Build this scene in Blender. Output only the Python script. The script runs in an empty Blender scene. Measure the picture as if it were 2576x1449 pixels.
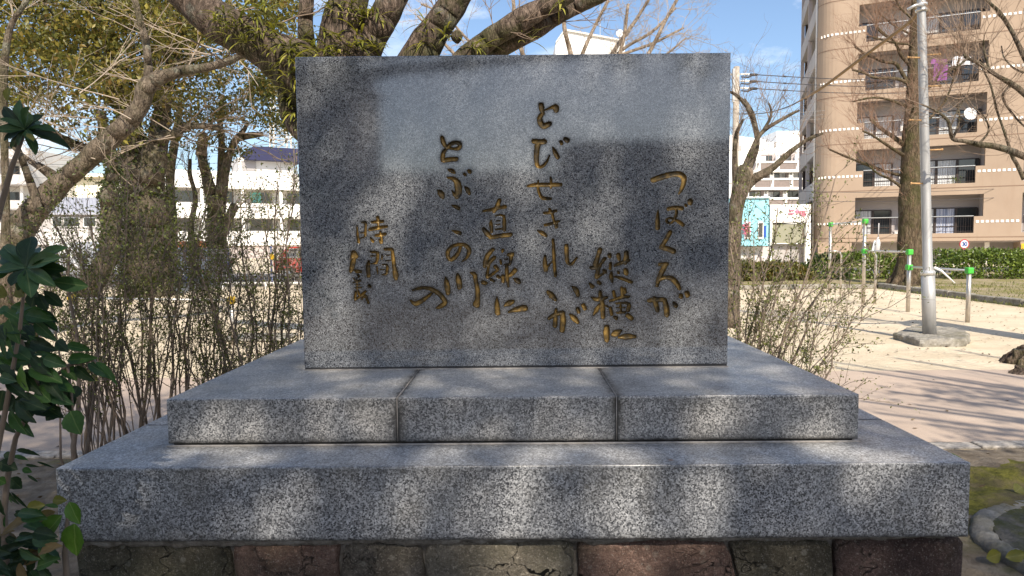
import bpy, bmesh, math, random
import numpy as np
from mathutils import Vector, Matrix, noise
R_ = math.radians
rng = np.random.default_rng(11)
random.seed(11)
scene = bpy.context.scene
COL = scene.collection

# ------------------------------------------------------------------ camera
PITCH, ROLL, F_ = R_(3.8), 0.010, 1741.0
CAM = Vector((0.0, 0.0, 1.6))
_r, _u, _f = Vector((1, 0, 0)), Vector((0, math.sin(PITCH), math.cos(PITCH))), Vector((0, math.cos(PITCH), -math.sin(PITCH)))
cr, cu = (_r - ROLL * _u).normalized(), (_u + ROLL * _r).normalized()
cam_data = bpy.data.cameras.new('camera')
cam = bpy.data.objects.new('camera', cam_data)
cam.matrix_world = Matrix(((cr.x, cu.x, -_f.x, CAM.x), (cr.y, cu.y, -_f.y, CAM.y), (cr.z, cu.z, -_f.z, CAM.z), (0, 0, 0, 1)))
cam_data.sensor_fit = 'HORIZONTAL'
cam_data.angle = 2 * math.atan(1288 / F_)
cam_data.clip_start, cam_data.clip_end = 0.05, 2000
COL.objects.link(cam)
scene.camera = cam

# ------------------------------------------------------------------ sky, sun, exposure
SUN_EL = R_(43)
SUN_AZ = Vector((0.21, -0.978, 0)).normalized()          # towards the sun, on the ground
world = bpy.data.worlds.new('World')
scene.world = world
world.use_nodes = True
wt = world.node_tree
wt.nodes.clear()
wo = wt.nodes.new('ShaderNodeOutputWorld')
bg = wt.nodes.new('ShaderNodeBackground')
bg.inputs['Strength'].default_value = 0.118
sky = wt.nodes.new('ShaderNodeTexSky')
sky.sky_type = 'NISHITA'
sky.sun_disc = False
sky.sun_elevation = SUN_EL
sky.sun_rotation = math.atan2(SUN_AZ.x, SUN_AZ.y)
sky.air_density, sky.dust_density, sky.ozone_density = 1.0, 1.6, 2.6
tc = wt.nodes.new('ShaderNodeTexCoord')
mp = wt.nodes.new('ShaderNodeMapping')
mp.inputs['Scale'].default_value = (1.0, 1.0, 2.4)
mp.inputs['Location'].default_value = (3.3, 1.2, 0.4)
nz = wt.nodes.new('ShaderNodeTexNoise')
nz.inputs['Scale'].default_value = 3.2
nz.inputs['Detail'].default_value = 9
nz.inputs['Roughness'].default_value = 0.6
rp = wt.nodes.new('ShaderNodeValToRGB')
rp.color_ramp.elements[0].position, rp.color_ramp.elements[0].color = 0.54, (0, 0, 0, 1)
rp.color_ramp.elements[1].position, rp.color_ramp.elements[1].color = 0.74, (.85, .85, .85, 1)
mx = wt.nodes.new('ShaderNodeMixRGB')
mx.inputs['Color2'].default_value = (8.0, 8.1, 8.4, 1)
wt.links.new(tc.outputs['Generated'], mp.inputs['Vector'])
wt.links.new(mp.outputs['Vector'], nz.inputs['Vector'])
dt = wt.nodes.new('ShaderNodeVectorMath'); dt.operation = 'DOT_PRODUCT'
dt.inputs[1].default_value = tuple(Vector((-.168, .925, .345)).normalized())
rq = wt.nodes.new('ShaderNodeValToRGB')
rq.color_ramp.elements[0].position, rq.color_ramp.elements[0].color = .985, (0, 0, 0, 1)
rq.color_ramp.elements[1].position, rq.color_ramp.elements[1].color = .9985, (.13, .13, .13, 1)
ad = wt.nodes.new('ShaderNodeMath'); ad.operation = 'ADD'
wt.links.new(tc.outputs['Generated'], dt.inputs[0])
wt.links.new(dt.outputs['Value'], rq.inputs['Fac'])
wt.links.new(nz.outputs['Fac'], ad.inputs[0]); wt.links.new(rq.outputs['Color'], ad.inputs[1])
wt.links.new(ad.outputs[0], rp.inputs['Fac'])
wt.links.new(rp.outputs['Color'], mx.inputs['Fac'])
wt.links.new(sky.outputs['Color'], mx.inputs['Color1'])
wt.links.new(mx.outputs['Color'], bg.inputs['Color'])
wt.links.new(bg.outputs['Background'], wo.inputs['Surface'])

sun_data = bpy.data.lights.new('sun', 'SUN')
sun_data.energy, sun_data.angle, sun_data.color = 4.3, R_(0.53), (1.0, 0.90, 0.76)
sun = bpy.data.objects.new('sun', sun_data)
to_sun = SUN_AZ * math.cos(SUN_EL) + Vector((0, 0, math.sin(SUN_EL)))
sun.rotation_euler = to_sun.to_track_quat('Z', 'Y').to_euler()
COL.objects.link(sun)
vs = scene.view_settings
vs.view_transform, vs.look, vs.exposure, vs.gamma = 'Standard', 'None', 0.74, 1.0
vs.use_curve_mapping = False
scene.cycles.max_bounces = 8
scene.cycles.transparent_max_bounces = 16

# ------------------------------------------------------------------ helpers: points
def ray(x, y):
    dx, dy = x - 1288.0, 724.5 - y
    return _f * F_ + _r * (dx + ROLL * dy) + _u * (dy - ROLL * dx)
def P(x, y, D):
    d = ray(x, y)
    return CAM + d * (D / d.y)
def G(x, y, z=0.0):
    d = ray(x, y)
    return CAM + d * ((z - CAM.z) / d.z)
def px(n, D):
    return n * D / F_

# ------------------------------------------------------------------ helpers: objects
BASE = {}
def setp(o, label=None, cat=None, group=None, kind=None):
    if label: o['label'] = label
    if cat: o['category'] = cat
    if group: o['group'] = group
    if kind: o['kind'] = kind
    return o
def thing(name, label, cat, loc=(0, 0, 0), group=None):
    o = bpy.data.objects.new(name, None)
    o.empty_display_size = 0.2
    o.location = loc
    COL.objects.link(o)
    BASE[o.name] = Vector(loc)
    return setp(o, label, cat, group)
def link(name, me, parent=None, matrix=None):
    o = bpy.data.objects.new(name, me)
    COL.objects.link(o)
    if parent is not None:
        o.parent = parent
        BASE[o.name] = BASE.get(parent.name, Vector((0, 0, 0)))
    else:
        BASE[o.name] = Vector((0, 0, 0))
    if matrix is not None:
        o.matrix_basis = matrix
    return o
def np_mesh(name, V, polys, mats=(), smooth=False, midx=None):
    """V (n,3); polys: list of int arrays (k,m) or a list of python faces"""
    me = bpy.data.meshes.new(name)
    V = np.asarray(V, dtype=np.float32).reshape(-1, 3)
    if isinstance(polys, np.ndarray):
        polys = [polys]
    if len(polys) and isinstance(polys[0], np.ndarray) and polys[0].ndim == 2:
        loops = np.concatenate([p.reshape(-1) for p in polys]).astype(np.int32)
        sizes = np.concatenate([np.full(len(p), p.shape[1], np.int32) for p in polys])
        me.vertices.add(len(V)); me.vertices.foreach_set('co', V.reshape(-1))
        me.loops.add(len(loops)); me.loops.foreach_set('vertex_index', loops)
        me.polygons.add(len(sizes))
        st = np.zeros(len(sizes), np.int32); st[1:] = np.cumsum(sizes)[:-1]
        me.polygons.foreach_set('loop_start', st)
        me.polygons.foreach_set('loop_total', sizes)
        me.update(calc_edges=True)
    else:
        me.from_pydata(V.tolist(), [], [list(map(int, f)) for f in polys])
    for m in mats:
        me.materials.append(m)
    if midx is not None:
        me.polygons.foreach_set('material_index', np.asarray(midx, np.int32))
    if smooth:
        me.polygons.foreach_set('use_smooth', np.ones(len(me.polygons), bool))
    me.update()
    return me

class MB:
    """collects shapes (world coordinates) and links them as ONE mesh"""
    def __init__(s):
        s.v, s.f, s.m = [], [], []
        s.nv = 0
    def add(s, verts, faces, m=0):
        b = s.nv
        s.v.extend([tuple(v) for v in verts])
        s.nv += len(verts)
        s.f.extend([tuple(i + b for i in f) for f in faces])
        s.m.extend([m] * len(faces))
        return s
    def quad(s, a, b, c, d, m=0):
        return s.add([a, b, c, d], [(0, 1, 2, 3)], m)
    def box(s, lo, hi, m=0, fr=None):
        """fr = (origin, ux, uy, uz) frame; lo / hi in frame coordinates"""
        c = [(x, y, z) for z in (lo[2], hi[2]) for y in (lo[1], hi[1]) for x in (lo[0], hi[0])]
        if fr:
            o, ux, uy, uz = fr
            c = [o + ux * a[0] + uy * a[1] + uz * a[2] for a in c]
        return s.add(c, [(0, 2, 3, 1), (4, 5, 7, 6), (0, 1, 5, 4), (2, 6, 7, 3), (0, 4, 6, 2), (1, 3, 7, 5)], m)
    def tube(s, pts, rad, n=8, jit=0.0, cap=True, m=0, seed=0):
        pts = [Vector(p) for p in pts]
        k = len(pts)
        if not hasattr(rad, '__len__'):
            rad = [rad] * k
        up = Vector((0.13, 0.31, 0.94))
        t0 = (pts[1] - pts[0]).normalized()
        nrm = t0.cross(up)
        if nrm.length < 1e-3: nrm = t0.cross(Vector((1, 0, 0)))
        nrm.normalize()
        V, Fc = [], []
        for i, p in enumerate(pts):
            t = (pts[min(i + 1, k - 1)] - pts[max(i - 1, 0)]).normalized()
            nrm = (nrm - t * nrm.dot(t))
            if nrm.length < 1e-5: nrm = t.orthogonal()
            nrm.normalize()
            b = t.cross(nrm)
            for j in range(n):
                a = 2 * math.pi * j / n
                r = rad[i]
                if jit:
                    q = p + (nrm * math.cos(a) + b * math.sin(a)) * r
                    r *= 1 + jit * noise.noise(Vector((q.x * 3.1 + seed, q.y * 3.1, q.z * 1.6))) * 1.6 + jit * .5 * noise.noise(Vector((q.x * 11 + seed, q.y * 11, q.z * 5)))
                V.append(p + nrm * (r * math.cos(a)) + b * (r * math.sin(a)))
        for i in range(k - 1):
            for j in range(n):
                a, c = i * n + j, i * n + (j + 1) % n
                Fc.append((a, c, c + n, a + n))
        if cap:
            Fc.append(tuple(range(n - 1, -1, -1)))
            Fc.append(tuple((k - 1) * n + j for j in range(n)))
        return s.add(V, Fc, m)
    def prism(s, poly, a, b, m=0):
        """poly: list of points, extruded by the vector b - a"""
        d = Vector(b) - Vector(a)
        p0 = [Vector(p) for p in poly]
        n = len(p0)
        V = p0 + [p + d for p in p0]
        Fc = [tuple(range(n - 1, -1, -1)), tuple(range(n, 2 * n))] + [(i, (i + 1) % n, n + (i + 1) % n, n + i) for i in range(n)]
        return s.add(V, Fc, m)
    def mesh(s, name, mats, smooth=False, off=Vector((0, 0, 0)), bevel=0.0, segs=1):
        V = np.array(s.v, dtype=np.float64).reshape(-1, 3) - np.array(off)
        me = bpy.data.meshes.new(name)
        me.from_pydata(V.tolist(), [], s.f)
        mats = mats if isinstance(mats, (list, tuple)) else [mats]
        for m in mats: me.materials.append(m)
        me.polygons.foreach_set('material_index', np.array(s.m, np.int32))
        if bevel:
            bm = bmesh.new(); bm.from_mesh(me)
            bmesh.ops.recalc_face_normals(bm, faces=bm.faces)
            bmesh.ops.bevel(bm, geom=list(bm.edges), offset=bevel, segments=segs, profile=.5, affect='EDGES', clamp_overlap=True)
            bm.to_mesh(me); bm.free()
        if smooth:
            me.polygons.foreach_set('use_smooth', np.ones(len(me.polygons), bool))
        me.update()
        return me
    def build(s, name, mats, parent=None, smooth=False, bevel=0.0, segs=1):
        off = BASE.get(parent.name, Vector((0, 0, 0))) if parent is not None else Vector((0, 0, 0))
        return link(name, s.mesh(name, mats, smooth, off, bevel, segs), parent)

def np_obj(name, V, polys, mats, parent=None, smooth=False):
    off = np.array(BASE.get(parent.name, Vector((0, 0, 0)))) if parent is not None else np.zeros(3)
    return link(name, np_mesh(name, np.asarray(V) - off, polys, mats, smooth), parent)

def smooth_path(pts, sub=4):
    """Catmull-Rom through rows (any number of columns)"""
    A = np.array([list(p) for p in pts], float)
    if len(A) < 3:
        t = np.linspace(0, 1, sub + 1)[:, None]
        return A[0] + (A[-1] - A[0]) * t
    E = np.vstack([2 * A[0] - A[1], A, 2 * A[-1] - A[-2]])
    out = []
    for i in range(1, len(E) - 2):
        p0, p1, p2, p3 = E[i - 1], E[i], E[i + 1], E[i + 2]
        for j in range(sub):
            t = j / sub
            out.append(.5 * (2 * p1 + (p2 - p0) * t + (2 * p0 - 5 * p1 + 4 * p2 - p3) * t * t + (3 * p1 - p0 - 3 * p2 + p3) * t ** 3))
    out.append(A[-1])
    return np.array(out)

# batches of thin straight segments -> one mesh (n-sided prisms)
class Segs:
    def __init__(s): s.a = []
    def line(s, pts, r0, r1):
        k = len(pts) - 1
        for i in range(k):
            s.a.append((*pts[i], *pts[i + 1], r0 + (r1 - r0) * i / k, r0 + (r1 - r0) * (i + 1) / k))
    def arrays(s, n=4):
        A = np.array(s.a, float)
        p0, p1, r0, r1 = A[:, 0:3], A[:, 3:6], A[:, 6], A[:, 7]
        d = p1 - p0
        d /= np.maximum(np.linalg.norm(d, axis=1, keepdims=True), 1e-9)
        ref = np.where(np.abs(d[:, 2:3]) > .9, np.array([[1., 0, 0]]), np.array([[0, 0, 1.]]))
        u = np.cross(d, ref); u /= np.linalg.norm(u, axis=1, keepdims=True)
        w = np.cross(d, u)
        V = np.zeros((len(A), 2, n, 3))
        for j in range(n):
            a = 2 * math.pi * j / n
            o = u * math.cos(a) + w * math.sin(a)
            V[:, 0, j] = p0 + o * r0[:, None]
            V[:, 1, j] = p1 + o * r1[:, None]
        Fc = []
        base = np.arange(len(A)) * 2 * n
        for j in range(n):
            k = (j + 1) % n
            Fc.append(np.stack([base + j, base + k, base + n + k, base + n + j], 1))
        return V.reshape(-1, 3), np.concatenate(Fc)
    def build(s, name, mat, parent=None, n=4):
        V, Fc = s.arrays(n)
        return np_obj(name, V, Fc, [mat], parent, smooth=True)

def leaf_quads(C, size, r, aspect=.45, droop=.3, up=.35):
    """C (n,3) leaf positions -> folded diamond leaves as separate islands"""
    n = len(C)
    d = r.normal(size=(n, 3)); d[:, 2] -= droop
    d /= np.linalg.norm(d, axis=1, keepdims=True)
    nn = r.normal(size=(n, 3)); nn[:, 2] += up * 3
    s = np.cross(d, nn); s /= np.maximum(np.linalg.norm(s, axis=1, keepdims=True), 1e-6)
    n2 = np.cross(s, d)
    L = (size * r.uniform(.65, 1.3, n))[:, None]
    w = L * aspect * .5
    fold = n2 * w * .5
    V = np.stack([C, C + d * L * .5 + s * w + fold, C + d * L, C + d * L * .5 - s * w + fold], 1).reshape(-1, 3)
    b = np.arange(n)[:, None] * 4
    return V, np.concatenate([b + np.array([[0, 1, 2]]), b + np.array([[0, 2, 3]])])

# ------------------------------------------------------------------ helpers: materials
class NT:
    def __init__(s, name):
        s.m = bpy.data.materials.new(name); s.m.use_nodes = True
        s.t = s.m.node_tree; s.t.nodes.clear()
        s.out = s.n('ShaderNodeOutputMaterial')
        s.b = s.n('ShaderNodeBsdfPrincipled')
        s.l(s.b.outputs[0], s.out.inputs[0])
        s.co = None
    def n(s, t, **kw):
        nd = s.t.nodes.new(t)
        for k, v in kw.items(): setattr(nd, k, v)
        return nd
    def l(s, a, b): s.t.links.new(a, b)
    def coord(s, scale=(1, 1, 1), kind='Object', rot=(0, 0, 0)):
        c = s.n('ShaderNodeTexCoord'); m = s.n('ShaderNodeMapping')
        m.inputs['Scale'].default_value = scale
        m.inputs['Rotation'].default_value = rot
        s.l(c.outputs[kind], m.inputs[0])
        return m.outputs[0]
    def noise(s, sc, det=5, ro=.55, vec=None, dist=0):
        nd = s.n('ShaderNodeTexNoise')
        nd.inputs['Scale'].default_value = sc; nd.inputs['Detail'].default_value = det
        nd.inputs['Roughness'].default_value = ro; nd.inputs['Distortion'].default_value = dist
        s.l(vec if vec is not None else s.coord(), nd.inputs['Vector'])
        return nd.outputs['Fac']
    def voro(s, sc, vec=None, feature='F1', out='Distance', rand=1):
        nd = s.n('ShaderNodeTexVoronoi', feature=feature)
        nd.inputs['Scale'].default_value = sc
        nd.inputs['Randomness'].default_value = rand
        s.l(vec if vec is not None else s.coord(), nd.inputs['Vector'])
        return nd.outputs[out]
    def ramp(s, fac, stops, interp='LINEAR'):
        nd = s.n('ShaderNodeValToRGB'); cr_ = nd.color_ramp
        cr_.interpolation = interp
        while len(cr_.elements) < len(stops): cr_.elements.new(.5)
        for e, (p, c) in zip(cr_.elements, stops):
            e.position = p
            e.color = (*c, 1) if hasattr(c, '__len__') else (c, c, c, 1)
        s.l(fac, nd.inputs[0])
        return nd.outputs[0]
    def mix(s, fac, a, b, mode='MIX'):
        nd = s.n('ShaderNodeMixRGB', blend_type=mode)
        for i, v in enumerate((fac, a, b)):
            if hasattr(v, 'is_linked'): s.l(v, nd.inputs[i])
            elif hasattr(v, '__len__'): nd.inputs[i].default_value = (*v, 1)
            else: nd.inputs[i].default_value = v if i == 0 else (v, v, v, 1)
        return nd.outputs[0]
    def math(s, op, a, b=0.0):
        nd = s.n('ShaderNodeMath', operation=op)
        for i, v in enumerate((a, b)):
            if hasattr(v, 'is_linked'): s.l(v, nd.inputs[i])
            else: nd.inputs[i].default_value = v
        return nd.outputs[0]
    def col(s, c):
        if hasattr(c, 'is_linked'): s.l(c, s.b.inputs['Base Color'])
        else: s.b.inputs['Base Color'].default_value = (*c, 1)
        return s
    def rough(s, r, spec=None, metal=None):
        if hasattr(r, 'is_linked'): s.l(r, s.b.inputs['Roughness'])
        else: s.b.inputs['Roughness'].default_value = r
        if spec is not None: s.b.inputs['Specular IOR Level'].default_value = spec
        if metal is not None: s.b.inputs['Metallic'].default_value = metal
        return s
    def bump(s, h, strength=.3, dist=.02):
        nd = s.n('ShaderNodeBump')
        nd.inputs['Strength'].default_value = strength; nd.inputs['Distance'].default_value = dist
        s.l(h, nd.inputs['Height']); s.l(nd.outputs[0], s.b.inputs['Normal'])
        return s

def plain(name, c, rough=.7, var=.12, sc=3.0, metal=0, spec=.4, bump=0, bsc=40, det=5):
    t = NT(name)
    f = t.noise(sc, det)
    lo = tuple(max(0, k * (1 - var)) for k in c); hi = tuple(k * (1 + var) for k in c)
    t.col(t.ramp(f, [(.3, lo), (.7, hi)])).rough(rough, spec, metal)
    if bump: t.bump(t.noise(bsc, 6), bump, .01)
    return t.m

def leafmat(name, stops, trans=.3, rough=.45, spec=.4):
    t = NT(name)
    g = t.n('ShaderNodeNewGeometry')
    c = t.ramp(g.outputs['Random Per Island'], stops)
    big = t.noise(.55, 3)
    c = t.mix(t.ramp(big, [(.35, 0.0), (.7, .55)]), c, t.mix(.5, c, stops[-1][1]))
    t.col(c).rough(rough, spec)
    tr = t.n('ShaderNodeBsdfTranslucent')
    t.l(t.mix(1.0, c, (1.25, 1.25, .7), 'MULTIPLY'), tr.inputs[0])
    ms = t.n('ShaderNodeMixShader'); ms.inputs[0].default_value = trans
    t.l(t.b.outputs[0], ms.inputs[1]); t.l(tr.outputs[0], ms.inputs[2]); t.l(ms.outputs[0], t.out.inputs[0])
    return t.m

def granite(name, cell, dark, mid, light, rough, spec, polish=False):
    t = NT(name)
    v1 = t.voro(cell, out='Color')
    bw = t.n('ShaderNodeRGBToBW'); t.l(v1, bw.inputs[0])
    n1 = t.noise(cell * .55, 3, .7)
    k = t.math('ADD', t.math('MULTIPLY', bw.outputs[0], .55), t.math('MULTIPLY', n1, .45))
    c = t.ramp(k, [(.30, dark), (.44, mid), (.62, light), (.80, tuple(min(.75, x * 1.5) for x in light))])
    # larger crystals and cloudiness of the stone itself
    big = t.noise(cell * .12, 3, .6)
    c = t.mix(t.ramp(big, [(.38, .28), (.62, 0.0)]), c, dark)
    return t, c

M = {}
# monument stone
t, c = granite('polished_granite', 250, (.016, .018, .024), (.155, .162, .172), (.235, .245, .258), .16, .5)
c = t.mix(t.ramp(t.noise(300, 2, .6), [(.41, .80), (.50, 0.0)]), c, (.014, .015, .019))
at_ = t.n('ShaderNodeAttribute'); at_.attribute_name = 'wear'
halo = t.math('MULTIPLY', at_.outputs['Fac'], t.ramp(t.noise(60, 4), [(.3, .45), (.65, 1.0)]))
c = t.mix(t.math('MULTIPLY', halo, .96), c, (.016, .015, .015))
t.col(c)
t.rough(t.math('ADD', .055, t.math('MULTIPLY', halo, .35)), .5)
t.b.inputs['IOR'].default_value = 1.85
t.bump(t.noise(300, 2), .01, .002)
M['slab'] = t.m
def plinth_mat(name, tint, seam=()):
    t, c = granite(name, 215, (.028, .029, .032), (.150, .150, .150), (.385, .38, .37), .5, .4)
    c = t.mix(1.0, c, tint, 'MULTIPLY')
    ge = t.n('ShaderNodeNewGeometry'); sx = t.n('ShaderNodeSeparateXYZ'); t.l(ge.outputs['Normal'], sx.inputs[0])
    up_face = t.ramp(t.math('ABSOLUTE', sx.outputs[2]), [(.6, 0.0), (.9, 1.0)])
    top_light = t.math('MULTIPLY', up_face, t.ramp(t.noise(3.5, 6, .65), [(.3, .35), (.7, .75)]))
    c = t.mix(top_light, c, (.24, .23, .21), 'ADD')                               # tops lightened in colour to imitate sky and sun on them
    t.b.inputs['IOR'].default_value = 1.75
    w = t.noise(4.5, 6, .65)
    c = t.mix(t.ramp(w, [(.50, 0.0), (.72, .42)]), c, (.075, .068, .052))     # rain-washed grime
    sp = t.voro(7, out='Distance')
    c = t.mix(t.ramp(sp, [(.035, .55), (.07, 0.0)]), c, (.05, .045, .03))       # odd stains
    rs = t.voro(1.7, out='Distance', vec=t.coord((1, 1, 1), rot=(.4, .2, .9)))
    c = t.mix(t.ramp(rs, [(.010, .9), (.022, 0.0)]), c, (.22, .075, .015))      # rust spot
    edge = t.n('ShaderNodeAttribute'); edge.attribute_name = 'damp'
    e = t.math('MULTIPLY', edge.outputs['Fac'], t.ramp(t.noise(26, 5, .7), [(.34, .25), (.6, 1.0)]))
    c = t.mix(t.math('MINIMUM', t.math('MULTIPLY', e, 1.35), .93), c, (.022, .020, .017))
    t.col(c).rough(t.ramp(t.noise(9, 4), [(.3, .30), (.7, .48)]), .5).bump(t.noise(160, 4), .12, .003)
    return t.m
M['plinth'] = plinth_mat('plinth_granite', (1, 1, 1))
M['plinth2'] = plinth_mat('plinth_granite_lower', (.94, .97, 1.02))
t = NT('gold_paint')
f = t.noise(30, 6, .65)
c = t.ramp(f, [(.30, (.022, .017, .010)), (.43, (.10, .066, .022)), (.55, (.24, .148, .038)), (.68, (.46, .285, .07))])
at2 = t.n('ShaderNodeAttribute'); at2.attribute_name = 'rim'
c = t.mix(t.math('MULTIPLY', at2.outputs['Fac'], .93), c, (.014, .012, .010))  # groove-wall shade painted into the gold along the stroke edges
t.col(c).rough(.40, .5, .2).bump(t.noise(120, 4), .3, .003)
M['gold'] = t.m
M['joint'] = plain('joint_mortar', (.045, .04, .036), .85, .4, 40, bump=.4)
M['sealant'] = plain('sealant', (.26, .24, .22), .7, .35, 30)
t = NT('mortar'); f = t.noise(22, 7, .7)
t.col(t.ramp(f, [(.3, (.08, .07, .058)), (.52, (.20, .18, .155)), (.72, (.34, .325, .295))])).rough(.9, .2).bump(t.noise(55, 8, .7), .8, .012)
M['mortar'] = t.m
def rubble(name, a, b, lich=.5):
    t = NT(name)
    f = t.noise(9, 8, .68)
    c = t.ramp(f, [(.28, tuple(k * .55 for k in a)), (.5, a), (.74, b)])
    c = t.mix(t.ramp(t.noise(70, 4, .7), [(.56, 0.0), (.66, .5)]), c, tuple(min(1, k * 1.7) for k in b))
    v = t.voro(13, out='Distance')
    c = t.mix(t.ramp(v, [(.10, lich), (.16, 0.0)]), c, (.33, .31, .26))          # lichen discs
    c = t.mix(t.ramp(t.noise(3.2, 4), [(.5, 0.0), (.75, .6)]), c, (.06, .065, .03))  # moss film
    c = t.mix(t.ramp(t.noise(95, 5, .75), [(.38, .5), (.50, 0.0)]), c, tuple(k * .4 for k in a))      # pits
    c = t.mix(t.ramp(t.noise(150, 3, .7), [(.58, 0.0), (.68, .5)]), c, (.42, .38, .33))               # grains
    cr = t.voro(5.5, vec=t.mix(.09, t.coord(), t.n('ShaderNodeTexNoise').outputs['Color']), feature='DISTANCE_TO_EDGE')
    cm = t.math('MULTIPLY', t.ramp(cr, [(.006, 1.0), (.022, 0.0)]), t.ramp(t.noise(2.3, 3), [(.42, 0.0), (.55, 1.0)]))
    c = t.mix(t.math('MULTIPLY', cm, .45), c, (.03, .026, .02))                                       # hairline cracks
    hh = t.math('SUBTRACT', t.noise(30, 10, .75), t.math('MULTIPLY', cm, .5))
    t.col(c).rough(.9, .25).bump(hh, 1.0, .035)
    return t.m
M['rub_red'] = rubble('rubble_red', (.155, .098, .078), (.29, .19, .15), .25)
M['rub_darkred'] = rubble('rubble_dark_red', (.085, .055, .048), (.155, .105, .09), .3)
M['rub_grey'] = rubble('rubble_grey', (.105, .09, .072), (.20, .175, .145), .35)
M['rub_tan'] = rubble('rubble_tan', (.20, .175, .135), (.36, .32, .26), .35)
M['rub_olive'] = rubble('rubble_olive', (.11, .095, .066), (.22, .19, .14), .5)
# ground
t = NT('sand')
f = t.noise(1.1, 8, .62, vec=t.coord((.8, 1.3, 1)))
c = t.ramp(f, [(.3, (.52, .435, .31)), (.5, (.62, .525, .385)), (.72, (.70, .605, .455))])
g = t.noise(13, 7, .72, vec=t.coord((.8, 1.3, 1)))
c = t.mix(t.ramp(g, [(.57, 0.0), (.70, .55)]), c, (.27, .21, .15))
d = t.voro(3.3, out='Distance')
c = t.mix(t.ramp(d, [(.035, .8), (.06, 0.0)]), c, (.14, .10, .07))
c = t.mix(t.ramp(t.noise(.28, 4), [(.55, 0.0), (.75, .35)]), c, (.33, .30, .17))
t.col(c).rough(.95, .15).bump(t.noise(9, 9, .7, vec=t.coord((.8, 1.6, 1))), .9, .05)
M['sand'] = t.m
t = NT('pavement')
f = t.noise(1.6, 7, .6)
c = t.ramp(f, [(.3, (.41, .32, .25)), (.7, (.50, .40, .315))])
c = t.mix(t.ramp(t.noise(240, 2), [(.35, .5), (.6, 0.0)]), c, (.24, .20, .18))
c = t.mix(t.ramp(t.noise(.7, 5, .6), [(.5, 0.0), (.75, .45)]), c, (.30, .26, .23))
t.col(c).rough(.9, .2).bump(t.noise(120, 5), .25, .006)
M['pavement'] = t.m
t = NT('soil')
f = t.noise(5, 9, .7)
c = t.ramp(f, [(.3, (.10, .080, .060)), (.5, (.20, .165, .125)), (.72, (.33, .285, .225))])
c = t.mix(t.ramp(t.noise(1.3, 5, .6), [(.56, 0.0), (.66, .7)]), c, (.11, .115, .03))
t.col(c).rough(.95, .1).bump(t.noise(30, 9, .7), 1.0, .03)
M['soil'] = t.m
t = NT('moss_ground')
f = t.noise(16, 7, .7)
c = t.ramp(f, [(.3, (.06, .058, .02)), (.5, (.145, .14, .032)), (.75, (.27, .25, .06))])
c = t.mix(t.ramp(t.noise(2.6, 5, .65), [(.46, 0.0), (.60, .8)]), c, (.16, .125, .085))
t.col(c).rough(.95, .1).bump(t.noise(70, 7, .7), 1.0, .02)
M['moss'] = t.m
M['lawn'] = (lambda t: (t.col(t.mix(t.ramp(t.noise(1.1, 6, .65), [(.42, 0.0), (.62, 1.0)]),
    t.ramp(t.noise(20, 7, .7), [(.3, (.22, .18, .115)), (.7, (.42, .35, .235))]),
    t.ramp(t.noise(24, 7, .7), [(.3, (.12, .115, .035)), (.7, (.27, .245, .085))]))).rough(.95, .1).bump(t.noise(25, 8, .7), .9, .04), t.m)[1])(NT('sparse_lawn'))
M['kerb'] = plain('kerb_concrete', (.30, .275, .245), .95, .5, 22, bump=1.0, bsc=50)
M['asphalt'] = plain('asphalt', (.10, .10, .105), .9, .2, 5)
t = NT('rough_concrete')
f = t.noise(12, 8, .7)
c = t.ramp(f, [(.3, (.17, .155, .13)), (.55, (.31, .29, .25)), (.75, (.45, .425, .375))])
c = t.mix(t.ramp(t.noise(4, 5), [(.5, 0.0), (.7, .6)]), c, (.13, .12, .06))
t.col(c).rough(.95, .15).bump(t.noise(45, 8, .72), 1.0, .02)
M['concrete'] = t.m
M['disc_dark'] = (lambda t: (t.col(t.mix(t.ramp(t.noise(5, 6, .7), [(.45, 0.0), (.62, .8)]), t.ramp(t.noise(18, 8, .7), [(.3, (.09, .085, .072)), (.7, (.21, .195, .17))]), (.10, .105, .035))).rough(.95, .1).bump(t.noise(40, 8, .72), 1.0, .03), t.m)[1])(NT('dark_concrete'))
# bark
def bark(name, dark, mid, light, sc=1.0, lichen=.0, lcol=(.30, .33, .27), moss=0.0):
    t = NT(name)
    v = t.coord((9 * sc, 9 * sc, 2.3 * sc))
    w = t.noise(1.0, 9, .68, vec=v, dist=1.1)
    vo = t.voro(2.6, vec=v, feature='DISTANCE_TO_EDGE')
    c = t.ramp(w, [(.32, dark), (.5, mid), (.7, light)])
    c = t.mix(t.ramp(t.noise(2.2, 7, .7, vec=v, dist=.6), [(.36, .8), (.50, 0.0)]), c, tuple(k * .5 for k in dark))
    if lichen:
        c = t.mix(t.ramp(t.noise(3.0, 7, .7), [(.56, 0.0), (.63, lichen)]), c, lcol)
    if moss:
        c = t.mix(t.ramp(t.noise(1.7, 6, .7), [(.47, 0.0), (.60, moss)]), c, (.055, .060, .018))
    h = t.math('ADD', t.math('MULTIPLY', w, .9), t.math('MINIMUM', t.math('MULTIPLY', vo, .8), .2))
    t.col(c).rough(.93, .15).bump(h, 1.0, .06)
    return t.m
M['bark_main'] = bark('bark_furrowed', (.030, .023, .018), (.115, .085, .065), (.27, .205, .16), 1.3, .35, (.20, .215, .18), moss=.6)
M['bark_grey'] = bark('bark_grey', (.055, .045, .034), (.145, .115, .085), (.27, .22, .165), 1.4, .3, moss=.45)
M['bark_dark'] = bark('bark_dark', (.045, .037, .028), (.11, .088, .065), (.19, .155, .115), 1.2, .25, moss=.4)
M['bark_tall'] = bark('bark_tall', (.045, .034, .022), (.105, .078, .05), (.20, .15, .10), 1.0, .25, (.22, .20, .13), moss=.55)
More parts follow.
